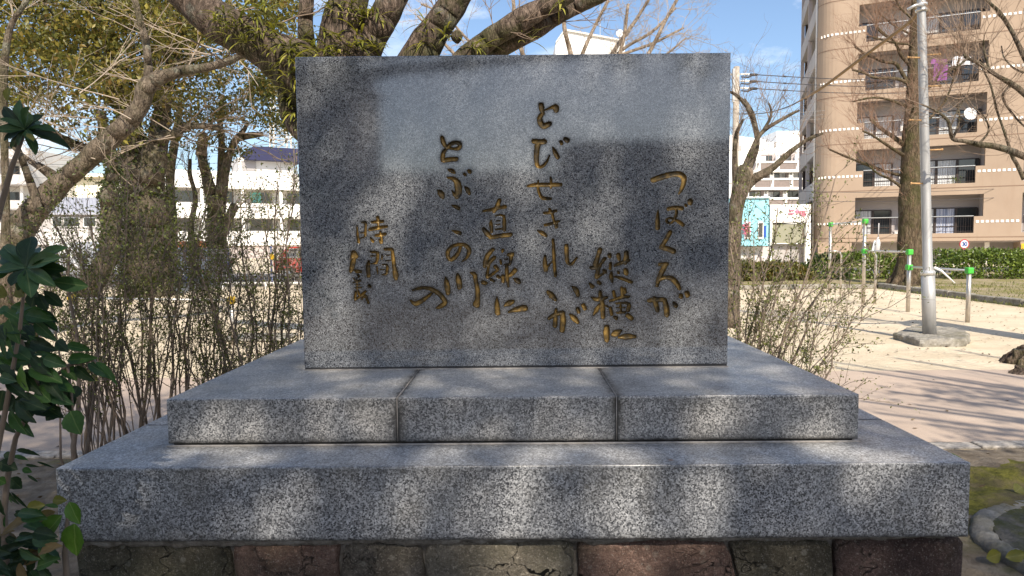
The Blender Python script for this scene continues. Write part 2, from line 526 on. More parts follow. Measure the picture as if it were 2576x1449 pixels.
M['bark_pale'] = bark('bark_pale', (.17, .13, .095), (.33, .26, .195), (.50, .41, .31), 1.5)
M['twig'] = plain('twig', (.24, .175, .125), .85, .25, 8)
M['twig_dark'] = plain('twig_dark', (.19, .145, .108), .85, .3, 6)
M['twig_red'] = plain('twig_reddish', (.25, .155, .105), .85, .25, 6)
M['twig_pale'] = plain('twig_pale', (.38, .31, .24), .85, .2, 6)
# leaves
M['leaf_ever'] = leafmat('leaf_evergreen', [(0, (.022, .030, .009)), (.3, (.060, .070, .014)), (.55, (.115, .115, .020)), (.75, (.18, .155, .028)), (.9, (.16, .09, .028)), (1, (.30, .26, .05))], .34)
M['leaf_ever2'] = leafmat('leaf_evergreen_dark', [(0, (.03, .045, .012)), (.45, (.075, .095, .018)), (.75, (.15, .145, .028)), (1, (.22, .14, .035))], .34)
M['leaf_ivy'] = leafmat('leaf_ivy', [(0, (.02, .03, .010)), (.6, (.05, .065, .016)), (1, (.13, .15, .03))], .2)
M['leaf_bud'] = leafmat('leaf_bud', [(0, (.06, .072, .02)), (.5, (.105, .12, .03)), (.8, (.17, .19, .045)), (1, (.28, .30, .09))], .34)
M['leaf_hedge'] = leafmat('leaf_hedge', [(0, (.04, .07, .014)), (.5, (.085, .13, .022)), (.85, (.15, .21, .035)), (1, (.24, .30, .06))], .28, .35, .5)
M['fern'] = leafmat('fern_leaf', [(0, (.04, .05, .012)), (.4, (.10, .115, .02)), (.75, (.19, .195, .03)), (1, (.33, .31, .06))], .3)
M['litter'] = leafmat('dead_leaf', [(0, (.06, .04, .025)), (.6, (.14, .09, .055)), (1, (.24, .18, .09))], .1, .8, .1)
def bigleaf(name, a, b, vein, rough=.5):
    t = NT(name)
    v = t.coord((1, 1, 1))
    sx = t.n('ShaderNodeSeparateXYZ'); t.l(v, sx.inputs[0])
    mid = t.ramp(t.math('ABSOLUTE', sx.outputs[0]), [(.012, 1.0), (.035, 0.0)])
    c = t.ramp(t.noise(2.6, 6, .6), [(.3, a), (.7, b)])
    c = t.mix(t.math('MULTIPLY', mid, .6), c, vein)
    t.col(c).rough(rough, .28).bump(t.noise(9, 4), .12, .05)
    tr = t.n('ShaderNodeBsdfTranslucent'); t.l(t.mix(1.0, c, (1.1, 1.5, .5), 'MULTIPLY'), tr.inputs[0])
    ms = t.n('ShaderNodeMixShader'); ms.inputs[0].default_value = .22
    t.l(t.b.outputs[0], ms.inputs[1]); t.l(tr.outputs[0], ms.inputs[2]); t.l(ms.outputs[0], t.out.inputs[0])
    return t.m
M['big_green'] = bigleaf('broad_leaf', (.030, .066, .026), (.048, .098, .036), (.14, .18, .08))
M['big_dark'] = bigleaf('broad_leaf_dark', (.012, .027, .010), (.022, .045, .016), (.06, .08, .035))
M['big_mid'] = bigleaf('serrated_leaf', (.028, .070, .014), (.046, .105, .022), (.12, .17, .055))
M['big_bright'] = bigleaf('serrated_leaf_bright', (.055, .125, .016), (.09, .175, .025), (.18, .24, .07))
M['big_yellow'] = bigleaf('yellowing_leaf', (.10, .105, .016), (.17, .15, .026), (.20, .18, .06))
M['big_tan'] = bigleaf('dry_leaf', (.13, .085, .035), (.20, .14, .06), (.10, .07, .035), .7)
# metal, paint, glass
M['galv'] = (lambda t: (t.col(t.ramp(t.noise(5, 6, .6, vec=t.coord((3, 3, .5))), [(.3, (.30, .30, .295)), (.7, (.42, .42, .415))])).rough(.5, .5, .35).bump(t.noise(60, 3), .05), t.m)[1])(NT('galvanised_steel'))
M['steel'] = plain('stainless_steel', (.50, .46, .41), .32, .15, 12, metal=.75)
M['rail_steel'] = plain('rail_steel', (.62, .62, .60), .35, .1, 8, metal=.6)
M['green_cap'] = plain('green_cap', (.055, .40, .045), .45, .1)
M['yellow_cap'] = plain('yellow_cap', (.62, .40, .02), .45, .1)
M['bolt'] = plain('step_bolt', (.45, .27, .12), .6, .2)
M['white'] = plain('white_render', (.84, .83, .80), .8, .04, .7)
M['offwhite'] = plain('off_white_render', (.66, .64, .60), .85, .08, .6)
M['cream'] = plain('cream_render', (.74, .70, .56), .85, .06, .4)
M['greywall'] = plain('grey_render', (.36, .34, .33), .85, .08, .5)
M['palegrey'] = plain('pale_grey_render', (.50, .48, .47), .85, .08, .5)
M['soffit'] = plain('balcony_soffit', (.42, .38, .365), .85, .06, .5)
M['pinkwall'] = plain('pinkish_wall', (.48, .42, .40), .85, .08, .4)
t = NT('tan_render'); f = t.noise(.35, 6, .6)
c = t.ramp(f, [(.3, (.325, .245, .18)), (.7, (.38, .29, .215))])
c = t.mix(t.ramp(t.noise(1.2, 6, .7, vec=t.coord((1.2, 1.2, .25))), [(.52, 0.0), (.75, .35)]), c, (.27, .185, .125))
t.col(c).rough(.85, .25).bump(t.noise(14, 6), .1)
M['tan'] = t.m
M['tan_dark'] = plain('tan_band', (.22, .145, .10), .85, .08, .5)
M['tile'] = plain('white_tile', (.86, .85, .82), .4, .03)
M['brown_frame'] = plain('brown_frame', (.045, .032, .027), .5, .2)
t = NT('dark_glass'); t.col(t.ramp(t.noise(.5, 3), [(.35, (.02, .024, .026)), (.65, (.06, .068, .07))])).rough(.06, .8)
M['glass'] = t.m
t = NT('curtain'); w = t.noise(1, 3, .5, vec=t.coord((9, 9, .15)))
t.col(t.ramp(w, [(.35, (.42, .43, .43)), (.6, (.70, .71, .71))])).rough(.5, .6)
M['curtain'] = t.m
t = NT('blue_curtain'); w = t.noise(1, 3, .5, vec=t.coord((12, 12, .15)))
t.col(t.ramp(w, [(.35, (.22, .26, .38)), (.6, (.52, .55, .64))])).rough(.5, .6)
M['curtain_blue'] = t.m
M['brown_panel'] = plain('brown_parapet', (.20, .165, .15), .6, .1)
M['cyan'] = plain('cyan_wall', (.27, .60, .70), .7, .06)
M['olive_panel'] = plain('olive_shutter', (.24, .235, .17), .7, .08)
M['blue_roof'] = plain('blue_roof', (.020, .022, .07), .6, .1)
M['grey_roof'] = plain('grey_metal_roof', (.33, .34, .38), .5, .1)
M['red'] = plain('red_paint', (.55, .05, .03), .35, .08)
M['orange'] = plain('orange_paint', (.70, .20, .06), .3, .08)
M['white_paint'] = plain('white_paint', (.80, .80, .79), .3, .04)
M['silver_paint'] = plain('silver_paint', (.50, .55, .60), .25, .06, metal=.3)
M['rubber'] = plain('rubber', (.02, .02, .02), .85, .2)
M['black'] = plain('black_plastic', (.025, .025, .027), .5, .2)
M['blue_post'] = plain('blue_post', (.055, .09, .27), .5, .12)
M['mesh_wire'] = plain('mesh_wire', (.62, .60, .57), .5, .1)
M['wood_pole'] = plain('concrete_pole', (.36, .32, .27), .9, .2, 4)
M['wire'] = plain('wire', (.05, .05, .055), .6, .2)
M['sheath'] = plain('cable_sheath', (.26, .175, .09), .7, .2)
M['sign_blue'] = plain('sign_blue', (.03, .09, .36), .4, .06)
M['sign_red'] = plain('sign_red', (.42, .035, .05), .4, .08)
M['sign_yellow'] = plain('sign_yellow', (.72, .45, .02), .5, .06)
M['purple'] = plain('purple_cloth', (.23, .07, .26), .85, .2, 6)
M['cloth'] = plain('white_cloth', (.76, .75, .78), .85, .08, 6)
M['pink'] = plain('pink_letters', (.70, .22, .32), .6, .1)
M['teal'] = plain('teal_curtain', (.16, .50, .46), .7, .1)
M['lattice'] = plain('lattice_paint', (.70, .68, .62), .5, .08)
# ================================================================== GROUND
def sheet(name, x0, x1, y0, y1, z, mat, step=None, ragged=0.0, kind='structure', bumpy=0.0):
    nx = max(1, int((x1 - x0) / step)) if step else 1
    ny = max(1, int((y1 - y0) / step)) if step else 1
    X, Y = np.meshgrid(np.linspace(x0, x1, nx + 1), np.linspace(y0, y1, ny + 1))
    V = np.stack([X, Y, np.full_like(X, z)], -1)
    for i in range(nx + 1):
        for j in (0, ny):
            V[j, i, 1] += ragged * noise.noise(Vector((X[j, i] * 1.7, j * 7.3, 2.2))) + ragged * .6 * noise.noise(Vector((X[j, i] * 7.0, j * 3.1, 5.2)))
    if bumpy:
        for j in range(ny + 1):
            for i in range(nx + 1):
                V[j, i, 2] += bumpy * max(0, .35 + noise.noise(Vector((V[j, i, 0] * .9, V[j, i, 1] * .9, 1))) + .5 * noise.noise(Vector((V[j, i, 0] * 3, V[j, i, 1] * 3, 4)))) * min(1, j / 2, (ny - j) / 2)
    idx = np.arange((nx + 1) * (ny + 1)).reshape(ny + 1, nx + 1)
    Fq = np.stack([idx[:-1, :-1], idx[:-1, 1:], idx[1:, 1:], idx[1:, :-1]], -1).reshape(-1, 4)
    o = np_obj(name, V.reshape(-1, 3), Fq, [mat], None, smooth=True)
    o['kind'] = kind
    return o
sheet('ground', -900, 900, -400, 1400, 0.0, M['sand'])
sheet('soil_bed', -14, 14, -12, 5.12, 0.004, M['soil'], .16, .03, bumpy=.035)
sheet('pavement', -40, 40, 5.30, 8.25, 0.010, M['pavement'], .12, .035)
kb = MB()
x = -14.0
while x < 14:
    L = random.uniform(.55, .62)
    kb.box((x + .004, 5.13 + random.uniform(0, .012), 0), (x + L - .004, 5.275 + random.uniform(0, .02), .016 + random.uniform(0, .012)))
    x += L
kbo = kb.build('kerb', M['kerb'], bevel=.006); kbo['kind'] = 'structure'
sheet('road', -200, 200, 30.0, 37.5, 0.006, M['asphalt'])
def mound(name, x0, x1, y0, y1, h, mat):
    nx, ny = int((x1 - x0) / .35), int((y1 - y0) / .35)
    X, Y = np.meshgrid(np.linspace(x0, x1, nx + 1), np.linspace(y0, y1, ny + 1))
    Z = np.zeros_like(X)
    for j in range(ny + 1):
        for i in range(nx + 1):
            Z[j, i] = h + .05 * noise.noise(Vector((X[j, i] * .5, Y[j, i] * .5, 3))) + .02 * noise.noise(Vector((X[j, i] * 2, Y[j, i] * 2, 8)))
    top = np.stack([X, Y, Z], -1).reshape(-1, 3)
    idx = np.arange((nx + 1) * (ny + 1)).reshape(ny + 1, nx + 1)
    Fq = np.stack([idx[:-1, :-1], idx[:-1, 1:], idx[1:, 1:], idx[1:, :-1]], -1).reshape(-1, 4)
    o = np_obj(name, top, Fq, [mat], None, True); o['kind'] = 'structure'
    return o
sheet('added_dark_ground', -200, 200, -34.5, -12.1, 0.006, M['asphalt'])  # unseen dark ground, added to keep the lower slab reflection dark
mound('grass_bed', 11.85, 30, 9.5, 22.0, .13, M['lawn'])
mound('hedge_bed', 6.2, 34, 22.15, 29.5, .12, M['lawn'])
kb = MB()
y = 9.5
while y < 21.9:
    L = .9
    kb.box((11.68 + random.uniform(-.02, .02), y + .006, 0), (11.86, y + L - .006, .17 + random.uniform(-.02, .01)))
    y += L
x = 6.2
while x < 11.6:
    kb.box((x + .006, 22.0 + random.uniform(-.02, .02), 0), (x + .894, 22.16, .15 + random.uniform(-.02, .01)))
    x += .9
kbo = kb.build('bed_kerb', M['concrete'], bevel=.02); kbo['kind'] = 'structure'

# moss by the right corner of the monument, low uneven cushions
def moss_patch():
    n = 44
    V, Fq = [], []
    for j in range(n + 1):
        for i in range(n + 1):
            u, v = i / n * 2 - 1, j / n * 2 - 1
            x, y = 3.35 + u * 1.5, 4.25 + v * .75
            e = max(0, 1 - (u * u + v * v) ** 1.5)
            h = noise.noise(Vector((x * 3.2, y * 3.2, 0))) + .6 * noise.noise(Vector((x * 9, y * 9, 2)))
            V.append((x, y, .006 + e * (.045 + .055 * h) - (.02 if e < .12 else 0)))
    for j in range(n):
        for i in range(n):
            a = j * (n + 1) + i
            Fq.append((a, a + 1, a + n + 2, a + n + 1))
    o = np_obj('moss', np.array(V), np.array(Fq), [M['moss']], None, True)
    return setp(o, kind='stuff')
moss_patch()

# dead leaves and bits scattered over sand and path: nobody could count them
def litter(name, n, xr, yr, size, mat, z=.02):
    C = np.stack([rng.uniform(*xr, n), rng.uniform(*yr, n), rng.uniform(.012, z, n)], 1)
    V, Fc = leaf_quads(C, size, rng, .55, 0, 3)
    V[:, 2] = np.clip(np.abs(V[:, 2] - .012) * .35 + .012, .012, .05)
    return setp(np_obj(name, V, Fc, [mat]), kind='stuff')
litter('leaf_litter', 3200, (-12, 11.4), (8.4, 21), .06, M['litter'], .025)
litter('path_litter', 160, (-9, 10), (5.4, 8.2), .045, M['litter'], .025)
litter('soil_litter', 420, (-5, 5), (1.2, 5.0), .05, M['litter'], .04)

# ================================================================== MONUMENT
D1, D2, D3 = 2.20, 2.444, 3.0
mon = thing('stone_monument', 'grey granite monument with gold carved poem on two stepped plinths', 'monument', (0, 3.2, 0))
MOFF = np.array(BASE[mon.name])

STROKES = {}
def ch(key, region, strokes):
    STROKES[key] = (region, strokes)
R1, R2, R3, R4 = (1140, 700, 4.0267), (1380, 440, 4.0267), (1380, 760, 4.527), (1600, 660, 3.292)
R5, R6, R7, R8 = (1780, 330, 4.025), (1800, 660, 2.9), (1980, 820, 3.918), (2180, 560, 2.636)
ch('つ', R8, [[(130,145,36),(200,120,40),(290,95,38),(360,90,38),(405,120,40),(405,180,32),(385,230,26),(362,272,10)]])
ch('ば', R8, [[(176,415,8),(172,490,28),(172,575,34)],[(270,405,28),(330,392,26),(390,400,30)],[(335,385,16),(343,440,22),(325,495,22)],
   [(325,500,20),(290,532,18),(258,522,20),(255,500,16),(285,486,16),(320,500,18)],[(335,505,20),(370,525,26),(400,548,26)],[(425,368,20),(428,376,20)],[(465,335,38),(466,350,34)]])
ch('く', R8, [[(285,615,30),(255,670,30),(225,720,30),(210,750,36)],[(215,752,34),(270,765,34),(315,785,36)]])
ch('ろ', R8, [[(190,903,24),(225,905,32),(258,898,26)],[(238,910,38),(205,985,36),(180,1045,32),(168,1095,24)],[(180,1045,26),(240,1022,28),(300,1030,34),(345,1080,36),(368,1120,28)]])
ch('が', R8, [[(95,1230,28),(140,1222,34),(210,1220,32),(235,1225,30)],[(140,1205,24),(155,1260,34),(170,1315,32)],[(238,1230,30),(250,1290,38),(255,1355,38)],
   [(315,1245,14),(330,1270,32),(340,1282,24)],[(380,1183,30),(383,1195,32)],[(435,1163,36),(442,1182,34)]])
ch('縦', R7, [[(270,130,48),(240,220,44),(210,320,58),(215,370,50)],[(150,370,38),(205,368,46)],[(330,250,40),(280,320,34),(245,390,40),(225,490,46)],[(225,495,44),(290,460,28),(345,418,30)],
   [(320,405,34),(345,432,28)],[(395,200,44),(400,222,38)],[(512,195,44),(525,255,38)],[(620,165,46),(622,232,52)],[(610,255,46),(608,305,40)],[(470,338,30),(545,306,38),(610,285,38),(655,270,30)],
   [(410,310,32),(404,380,34)],[(420,430,26),(420,500,46),(430,558,28)],[(612,400,46),(618,440,54)],[(512,425,28),(520,440,28)],[(470,488,22),(560,512,34),(685,560,36)],
   [(130,580,26),(165,622,48)],[(250,565,40),(268,580,36)]])
ch('横', R7, [[(270,690,34),(276,760,44),(300,850,48),(305,930,50),(310,1028,44)],[(160,765,22),(220,793,42),(300,782,40),(362,762,28)],[(262,870,36),(225,930,46),(180,1003,20)],[(350,880,24),(372,892,24)],
   [(450,692,36),(465,755,36)],[(560,640,34),(572,740,42)],[(598,650,30),(606,700,36)],[(400,815,24),(490,785,34),(580,762,36),(655,757,28)],[(408,910,36),(424,990,38)],
   [(480,848,20),(600,840,28),(655,865,40),(642,940,40)],[(490,902,14),(600,900,14)],[(542,850,20),(550,958,24)],[(490,970,22),(605,965,26)],[(462,1028,30),(484,1042,44)],[(640,1008,50),(690,1048,48)]])
ch('に', R7, [[(358,1165,54),(355,1240,64),(362,1338,52)],[(425,1268,22),(480,1245,68),(545,1215,36)],[(520,1302,26),(620,1290,62),(735,1290,36)]])
ch('と', R5, [[(270,115,54),(280,170,54),(302,235,30)],[(325,185,18),(400,155,26),(470,142,56),(478,182,56)],[(295,225,34),(255,290,50),(260,350,58),(300,400,62),(350,390,54),(388,372,46)]])
ch('び', R5, [[(168,612,46),(240,622,56),(315,618,54)],[(232,640,60),(215,720,54),(208,820,52),(215,930,44),(250,965,34),(300,950,32),(350,890,26),(390,805,12)],
   [(430,695,14),(465,770,48),(502,835,42)],[(545,622,38),(552,642,36)],[(608,585,48),(632,602,50)]])
ch('せ', R5, [[(90,1228,26),(200,1212,42),(330,1210,44),(540,1210,40)],[(405,1115,24),(408,1180,30),(405,1250,26)],[(232,1150,18),(228,1250,30),(250,1330,34),(290,1390,38),(400,1405,32)]])
ch('き', R6, [[(170,195,22),(230,190,24),(285,172,22)],[(220,158,22),(245,200,24),(262,260,22),(288,335,22)],[(175,315,22),(240,300,24),(315,275,18)],[(296,285,14),(298,338,16)],[(105,370,14),(150,395,34),(185,420,24)]])
ch('れ', R6, [[(255,460,22),(262,560,26),(268,700,26),(280,815,26)],[(178,620,18),(175,690,34),(185,755,36)],[(195,735,24),(225,700,12),(255,670,10)],[(388,520,32),(390,600,34),(396,670,30),(420,702,24),(450,690,22),(490,640,18)]])
ch('い', R6, [[(205,975,26),(240,1010,44),(278,1052,30)],[(445,925,14),(480,955,40),(502,1008,32)]])
ch('が2', R6, [[(215,1240,26),(270,1205,34),(345,1180,32)],[(285,1150,22),(282,1220,30),(275,1312,36)],[(350,1185,38),(355,1270,44),(345,1358,40)],[(425,1200,18),(465,1240,44),(498,1276,30)],[(500,1145,32),(510,1175,30)],[(555,1110,34),(570,1140,34)]])
ch('直', R4, [[(345,80,36),(320,150,40),(285,200,34)],[(165,200,20),(250,185,28),(330,165,30),(410,150,32)],[(252,305,16),(252,360,34),(258,430,28)],[(300,255,10),(350,243,18),(400,258,24)],[(400,265,24),(400,340,34),(402,410,34)],
   [(308,312,10),(350,308,12)],[(308,354,10),(350,350,12)],[(300,408,14),(390,396,18)],[(170,400,32),(200,445,46),(245,490,34)],[(240,500,28),(340,480,38),(470,465,38)]])
ch('線', R4, [[(275,630,32),(220,690,40),(190,760,40),(178,825,28)],[(290,720,32),(240,770,34),(212,805,38)],[(232,775,22),(220,850,24),(205,925,28)],[(300,825,36),(325,855,32)],[(325,865,22),(260,915,28),(212,942,34)],
   [(160,1000,36),(192,1012,34)],[(250,970,26),(285,986,24)],[(325,935,30),(347,946,26)],[(385,638,28),(378,662,16)],[(358,750,20),(364,792,22)],[(450,690,32),(490,685,38)],[(482,690,38),(470,780,28)],
   [(400,742,12),(440,738,14)],[(405,802,14),(462,796,22)],[(428,810,28),(430,900,34),(436,980,32),(448,1047,18)],[(386,930,32),(388,988,34)],[(522,865,40),(480,910,34),(450,937,14)],[(505,960,14),(545,980,44),(570,1002,32)]])
ch('に2', R4, [[(318,1165,10),(318,1250,42),(326,1342,50)],[(400,1268,14),(450,1235,48),(498,1218,34)],[(455,1332,22),(540,1305,44),(620,1290,56),(650,1298,26)]])
ch('と2', R2, [[(520,118,38),(535,180,48),(565,235,38),(585,262,38)],[(585,262,34),(630,215,38),(690,190,38),(745,195,42),(768,225,42),(750,265,42),(700,275,32),(620,264,28)],
   [(580,275,30),(545,320,42),(530,380,46),(532,430,48)],[(545,435,44),(620,422,48),(715,415,46)]])
ch('ぶ', R2, [[(600,555,14),(650,575,42),(692,602,26)],[(595,668,20),(670,685,42),(728,740,66),(745,830,76),(735,910,66),(715,942,32)],[(655,850,10),(690,905,34),(712,935,30)],[(460,845,20),(505,890,62),(528,938,44)],
   [(835,800,18),(870,840,48),(895,888,36)],[(828,622,34),(845,636,28)],[(888,578,36),(906,594,36)]])
ch('こ', R3, [[(738,-268,18),(794,-245,44),(840,-222,46)],[(742,120,14),(800,145,42),(864,166,44)]])
ch('の', R3, [[(870,380,36),(835,470,46),(770,550,52),(710,575,40),(675,520,50),(680,440,50),(740,370,42),(830,340,40),(930,345,46),(995,400,52),(1000,470,50),(960,550,34),(890,606,16)]])
ch('川', R3, [[(640,850,22),(655,930,58),(668,1010,66),(680,1090,56)],[(825,800,34),(840,880,68),(856,992,66)],[(1030,775,26),(1085,800,50),(1110,920,52),(1135,1060,54),(1132,1190,60),(1115,1265,86)]])
ch('の2', R3, [[(420,1095,32),(330,1170,44),(240,1230,58),(160,1255,52),(98,1205,26)],[(130,1045,22),(230,1015,38),(340,1010,42),(440,1040,52),(540,1105,58),(605,1180,58),(632,1240,54),(570,1290,56),(490,1326,18)]])
ch('時', R1, [[(318,285,12),(322,380,24),(335,480,32),(345,515,28)],[(372,234,14),(430,240,32)],[(436,245,32),(434,330,26),(430,422,28)],[(362,385,10),(415,380,14)],[(366,458,14),(425,438,18)],
   [(600,170,36),(608,240,28),(612,300,20)],[(520,235,28),(590,230,34),(672,225,32)],[(495,335,34),(600,315,42),(725,293,28)],[(575,418,28),(640,412,38),(705,397,32)],[(637,370,24),(650,430,26),(656,512,32)],[(618,470,14),(648,516,32)],[(505,455,20),(537,498,34)]])
ch('間', R1, [[(480,775,28),(468,860,48),(478,975,42)],[(505,643,26),(580,648,28),(600,655,32)],[(600,655,34),(600,730,34),(580,795,32)],[(505,702,12),(570,700,14)],[(512,806,14),(575,800,26)],[(705,605,34),(770,605,34),(797,612,34)],
   [(803,620,34),(815,740,40),(830,860,46),(850,960,60),(850,1005,48)],[(715,690,14),(760,688,14)],[(710,765,12),(780,765,12)],[(592,850,16),(600,942,18)],[(665,818,16),(730,830,28),(728,930,34)],[(640,886,12),(692,886,12)],[(668,957,18),(722,950,24)],[(662,680,18),(660,740,20)]])
ch('久', R1, [[(265,660,54),(252,715,40)],[(272,655,50),(303,705,54)],[(222,745,12),(250,700,22)],[(278,710,38),(260,800,56),(238,890,46),(225,925,22)],[(268,885,18),(310,910,38),(365,918,34)]])
ch('義', R1, [[(260,1005,14),(310,1045,18),(360,1030,20)],[(265,1070,14),(370,1045,18)],[(315,1000,14),(320,1165,20)],[(295,1102,14),(355,1096,14)],[(290,1142,14),(375,1132,16)],[(300,1190,26),(290,1292,30)],[(330,1180,22),(350,1250,36)],
   [(290,1302,22),(350,1262,28),(430,1192,32)],[(380,1292,20),(430,1250,34),(472,1342,28)],[(485,1108,34),(495,1118,34)],[(330,965,26),(342,985,26)]])

SW, SH, SX, SZ = 1.852, 1.336, 0.014, 1.058
def inscribed_slab():
    nx, nz, B = 736, 528, 16
    ch_in = .003
    x0, z0 = SX - SW / 2 + ch_in, SZ + ch_in
    w, h = SW - 2 * ch_in, SH - 2 * ch_in
    cx, cz = w / nx, h / nz
    gx = x0 + np.arange(nx + 1) * cx
    gz = z0 + np.arange(nz + 1) * cz
    d = np.full((nz + 1, nx + 1), .2)
    who = np.full((nz + 1, nx + 1), -1, int)
    for k, (key, ((ox, oy, sc), strokes)) in enumerate(STROKES.items()):
        for st in strokes:
            path = smooth_path(st, 5)
            q = []
            for (a, b, wd) in path:
                p = P((ox + a / sc) * .73684, (oy + b / sc) * .73684, D3)
                q.append((p.x, p.z, max(.0030, wd / sc * .73684 * D3 / F_ * .5 * 1.38)))
            for (ax, az, ra), (bx, bz, rb) in zip(q[:-1], q[1:]):
                m = max(ra, rb) + .045
                i0, i1 = np.searchsorted(gx, [min(ax, bx) - m, max(ax, bx) + m])
                j0, j1 = np.searchsorted(gz, [min(az, bz) - m, max(az, bz) + m])
                i0, j0, i1, j1 = max(i0, 0), max(j0, 0), min(i1, nx + 1), min(j1, nz + 1)
                if i1 <= i0 or j1 <= j0: continue
                X, Z = np.meshgrid(gx[i0:i1], gz[j0:j1])
                L2 = (bx - ax) ** 2 + (bz - az) ** 2 + 1e-12
                t_ = np.clip(((X - ax) * (bx - ax) + (Z - az) * (bz - az)) / L2, 0, 1)
                dd = np.hypot(X - ax - t_ * (bx - ax), Z - az - t_ * (bz - az)) - (ra + (rb - ra) * t_)
                sub = d[j0:j1, i0:i1]
                upd = dd < sub
                sub[upd] = dd[upd]
                who[j0:j1, i0:i1][upd] = k
    X, Z = np.meshgrid(gx, gz)
    gzd, gxd = np.gradient(d, cz, cx)
    g2 = np.maximum(gxd ** 2 + gzd ** 2, .25)
    near = np.abs(d) < .45 * cx
    near[0, :] = near[-1, :] = False; near[:, 0] = near[:, -1] = False
    X = X - np.where(near, np.clip(d * gxd / g2, -.45 * cx, .45 * cx), 0)
    Z = Z - np.where(near, np.clip(d * gzd / g2, -.45 * cz, .45 * cz), 0)
    d = np.where(near, 0, d)
    dep = .0135 * np.clip(-d / .0050, 0, 1) ** .75
    V = np.stack([X, D3 + dep, Z], -1).reshape(-1, 3) - MOFF
    idx = np.arange((nx + 1) * (nz + 1)).reshape(nz + 1, nx + 1)
    Fq = np.stack([idx[:-1, :-1], idx[:-1, 1:], idx[1:, 1:], idx[1:, :-1]], -1)
    dm = np.stack([d[:-1, :-1], d[:-1, 1:], d[1:, 1:], d[1:, :-1]], -1)
    wm = np.stack([who[:-1, :-1], who[:-1, 1:], who[1:, 1:], who[1:, :-1]], -1)
    groove = dm.mean(-1) < -1e-6
    gk = np.take_along_axis(wm, dm.argmin(-1)[..., None], -1)[..., 0]
    # flat front: coarse quads where nothing is carved
    faces = []
    wear = np.exp(-np.maximum(d, 0) / .0075).reshape(-1)
    for bj in range(0, nz, B):
        for bi in range(0, nx, B):
            if dm[bj:bj + B, bi:bi + B].min() > .03:
                faces.append(np.array([[idx[bj, bi], idx[bj, bi + B], idx[bj + B, bi + B], idx[bj + B, bi]]]))
            else:
                faces.append(Fq[bj:bj + B, bi:bi + B][~groove[bj:bj + B, bi:bi + B]])
    Ff = np.concatenate(faces)
    used = np.unique(Ff)
    remap = np.full(len(V), -1); remap[used] = np.arange(len(used))
    Vf = V[used]
    n0 = len(Vf)
    a, b = np.array([SX - SW / 2, D3, SZ]) - MOFF, np.array([SX + SW / 2, D3 + .40, SZ + SH]) - MOFF
    c = ch_in
    ring = lambda y, i: [(a[0] + i, y, a[2] + i), (b[0] - i, y, a[2] + i), (b[0] - i, y, b[2] - i), (a[0] + i, y, b[2] - i)]
    ex = np.array(ring(a[1], c) + ring(a[1] + c, 0) + ring(b[1], 0))
    E = []
    for r0 in (0, 4):
        for i in range(4):
            j = (i + 1) % 4
            E.append((n0 + r0 + i, n0 + r0 + 4 + i, n0 + r0 + 4 + j, n0 + r0 + j))
    E.append((n0 + 8, n0 + 11, n0 + 10, n0 + 9))
    me = np_mesh('inscribed_slab', np.vstack([Vf, ex]), [np.concatenate([remap[Ff], np.array(E)])], [M['slab']])
    at = me.attributes.new('wear', 'FLOAT', 'POINT')
    at.data.foreach_set('value', np.concatenate([wear[used], np.zeros(12)]).astype(np.float32))
    slab = link('inscribed_slab', me, mon)
    for k, key in enumerate(STROKES):
        Fk = Fq[groove & (gk == k)]
        if not len(Fk): continue
        u = np.unique(Fk); rm = np.full(len(V), -1); rm[u] = np.arange(len(u))
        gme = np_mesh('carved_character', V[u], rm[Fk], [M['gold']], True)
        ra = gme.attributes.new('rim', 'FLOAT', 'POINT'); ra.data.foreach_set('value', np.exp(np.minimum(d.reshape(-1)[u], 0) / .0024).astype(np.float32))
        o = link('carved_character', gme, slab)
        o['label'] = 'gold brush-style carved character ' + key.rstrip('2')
    return slab
slab = inscribed_slab()

def gridbox(lo, hi, step, bev, damp):
    """box with subdivided faces, chamfered edges, and a damp(x,y,z) point attribute"""
    def lines(a, b):
        e = [a, a + bev, a + .012, a + .028, a + .05]
        n = max(2, int((b - a - .1) / step))
        return np.array(e + list(np.linspace(a + .05, b - .05, n + 1)[1:-1]) + [b - .05, b - .028, b - .012, b - bev, b])
    ln = [lines(lo[i], hi[i]) for i in range(3)]
    V, Fq, nb = [], [], 0
    for ax in range(3):
        o = [i for i in range(3) if i != ax]
        for side in (0, 1):
            A, Bq = np.meshgrid(ln[o[0]], ln[o[1]], indexing='ij')
            pts = np.zeros(A.shape + (3,))
            pts[..., o[0]], pts[..., o[1]] = A, Bq
            pts[..., ax] = hi[ax] if side else lo[ax]
            idx = nb + np.arange(A.size).reshape(A.shape)
            q = np.stack([idx[:-1, :-1], idx[1:, :-1], idx[1:, 1:], idx[:-1, 1:]], -1).reshape(-1, 4)
            if (side == 1) == (ax == 1): q = q[:, ::-1]
            V.append(pts.reshape(-1, 3)); Fq.append(q); nb += A.size
    V = np.concatenate(V)
    ext = np.stack([(np.abs(V[:, i] - lo[i]) < 1e-7).astype(int) - (np.abs(V[:, i] - hi[i]) < 1e-7).astype(int) for i in range(3)], 1)
    corner = (np.abs(ext).sum(1) >= 2)
    V = V + np.where(corner[:, None], ext * bev * .42, 0)
    return V, np.concatenate(Fq), np.array([damp(*p) for p in V], np.float32)
YAW = Matrix.Rotation(-.010, 3, 'Z')
def block(name, lo, hi, mat, damp, parent):
    V, Fq, dv = gridbox(lo, hi, .06, .004, damp)
    V = np.array([YAW @ Vector(p - MOFF) for p in V])
    me = np_mesh(name, V, Fq, [mat])
    at = me.attributes.new('damp', 'FLOAT', 'POINT'); at.data.foreach_set('value', dv)
    return link(name, me, parent)
ez = lambda v, w: math.exp(-max(v, 0) / w)
Z1, Z2, Z3 = .630, .877, 1.048
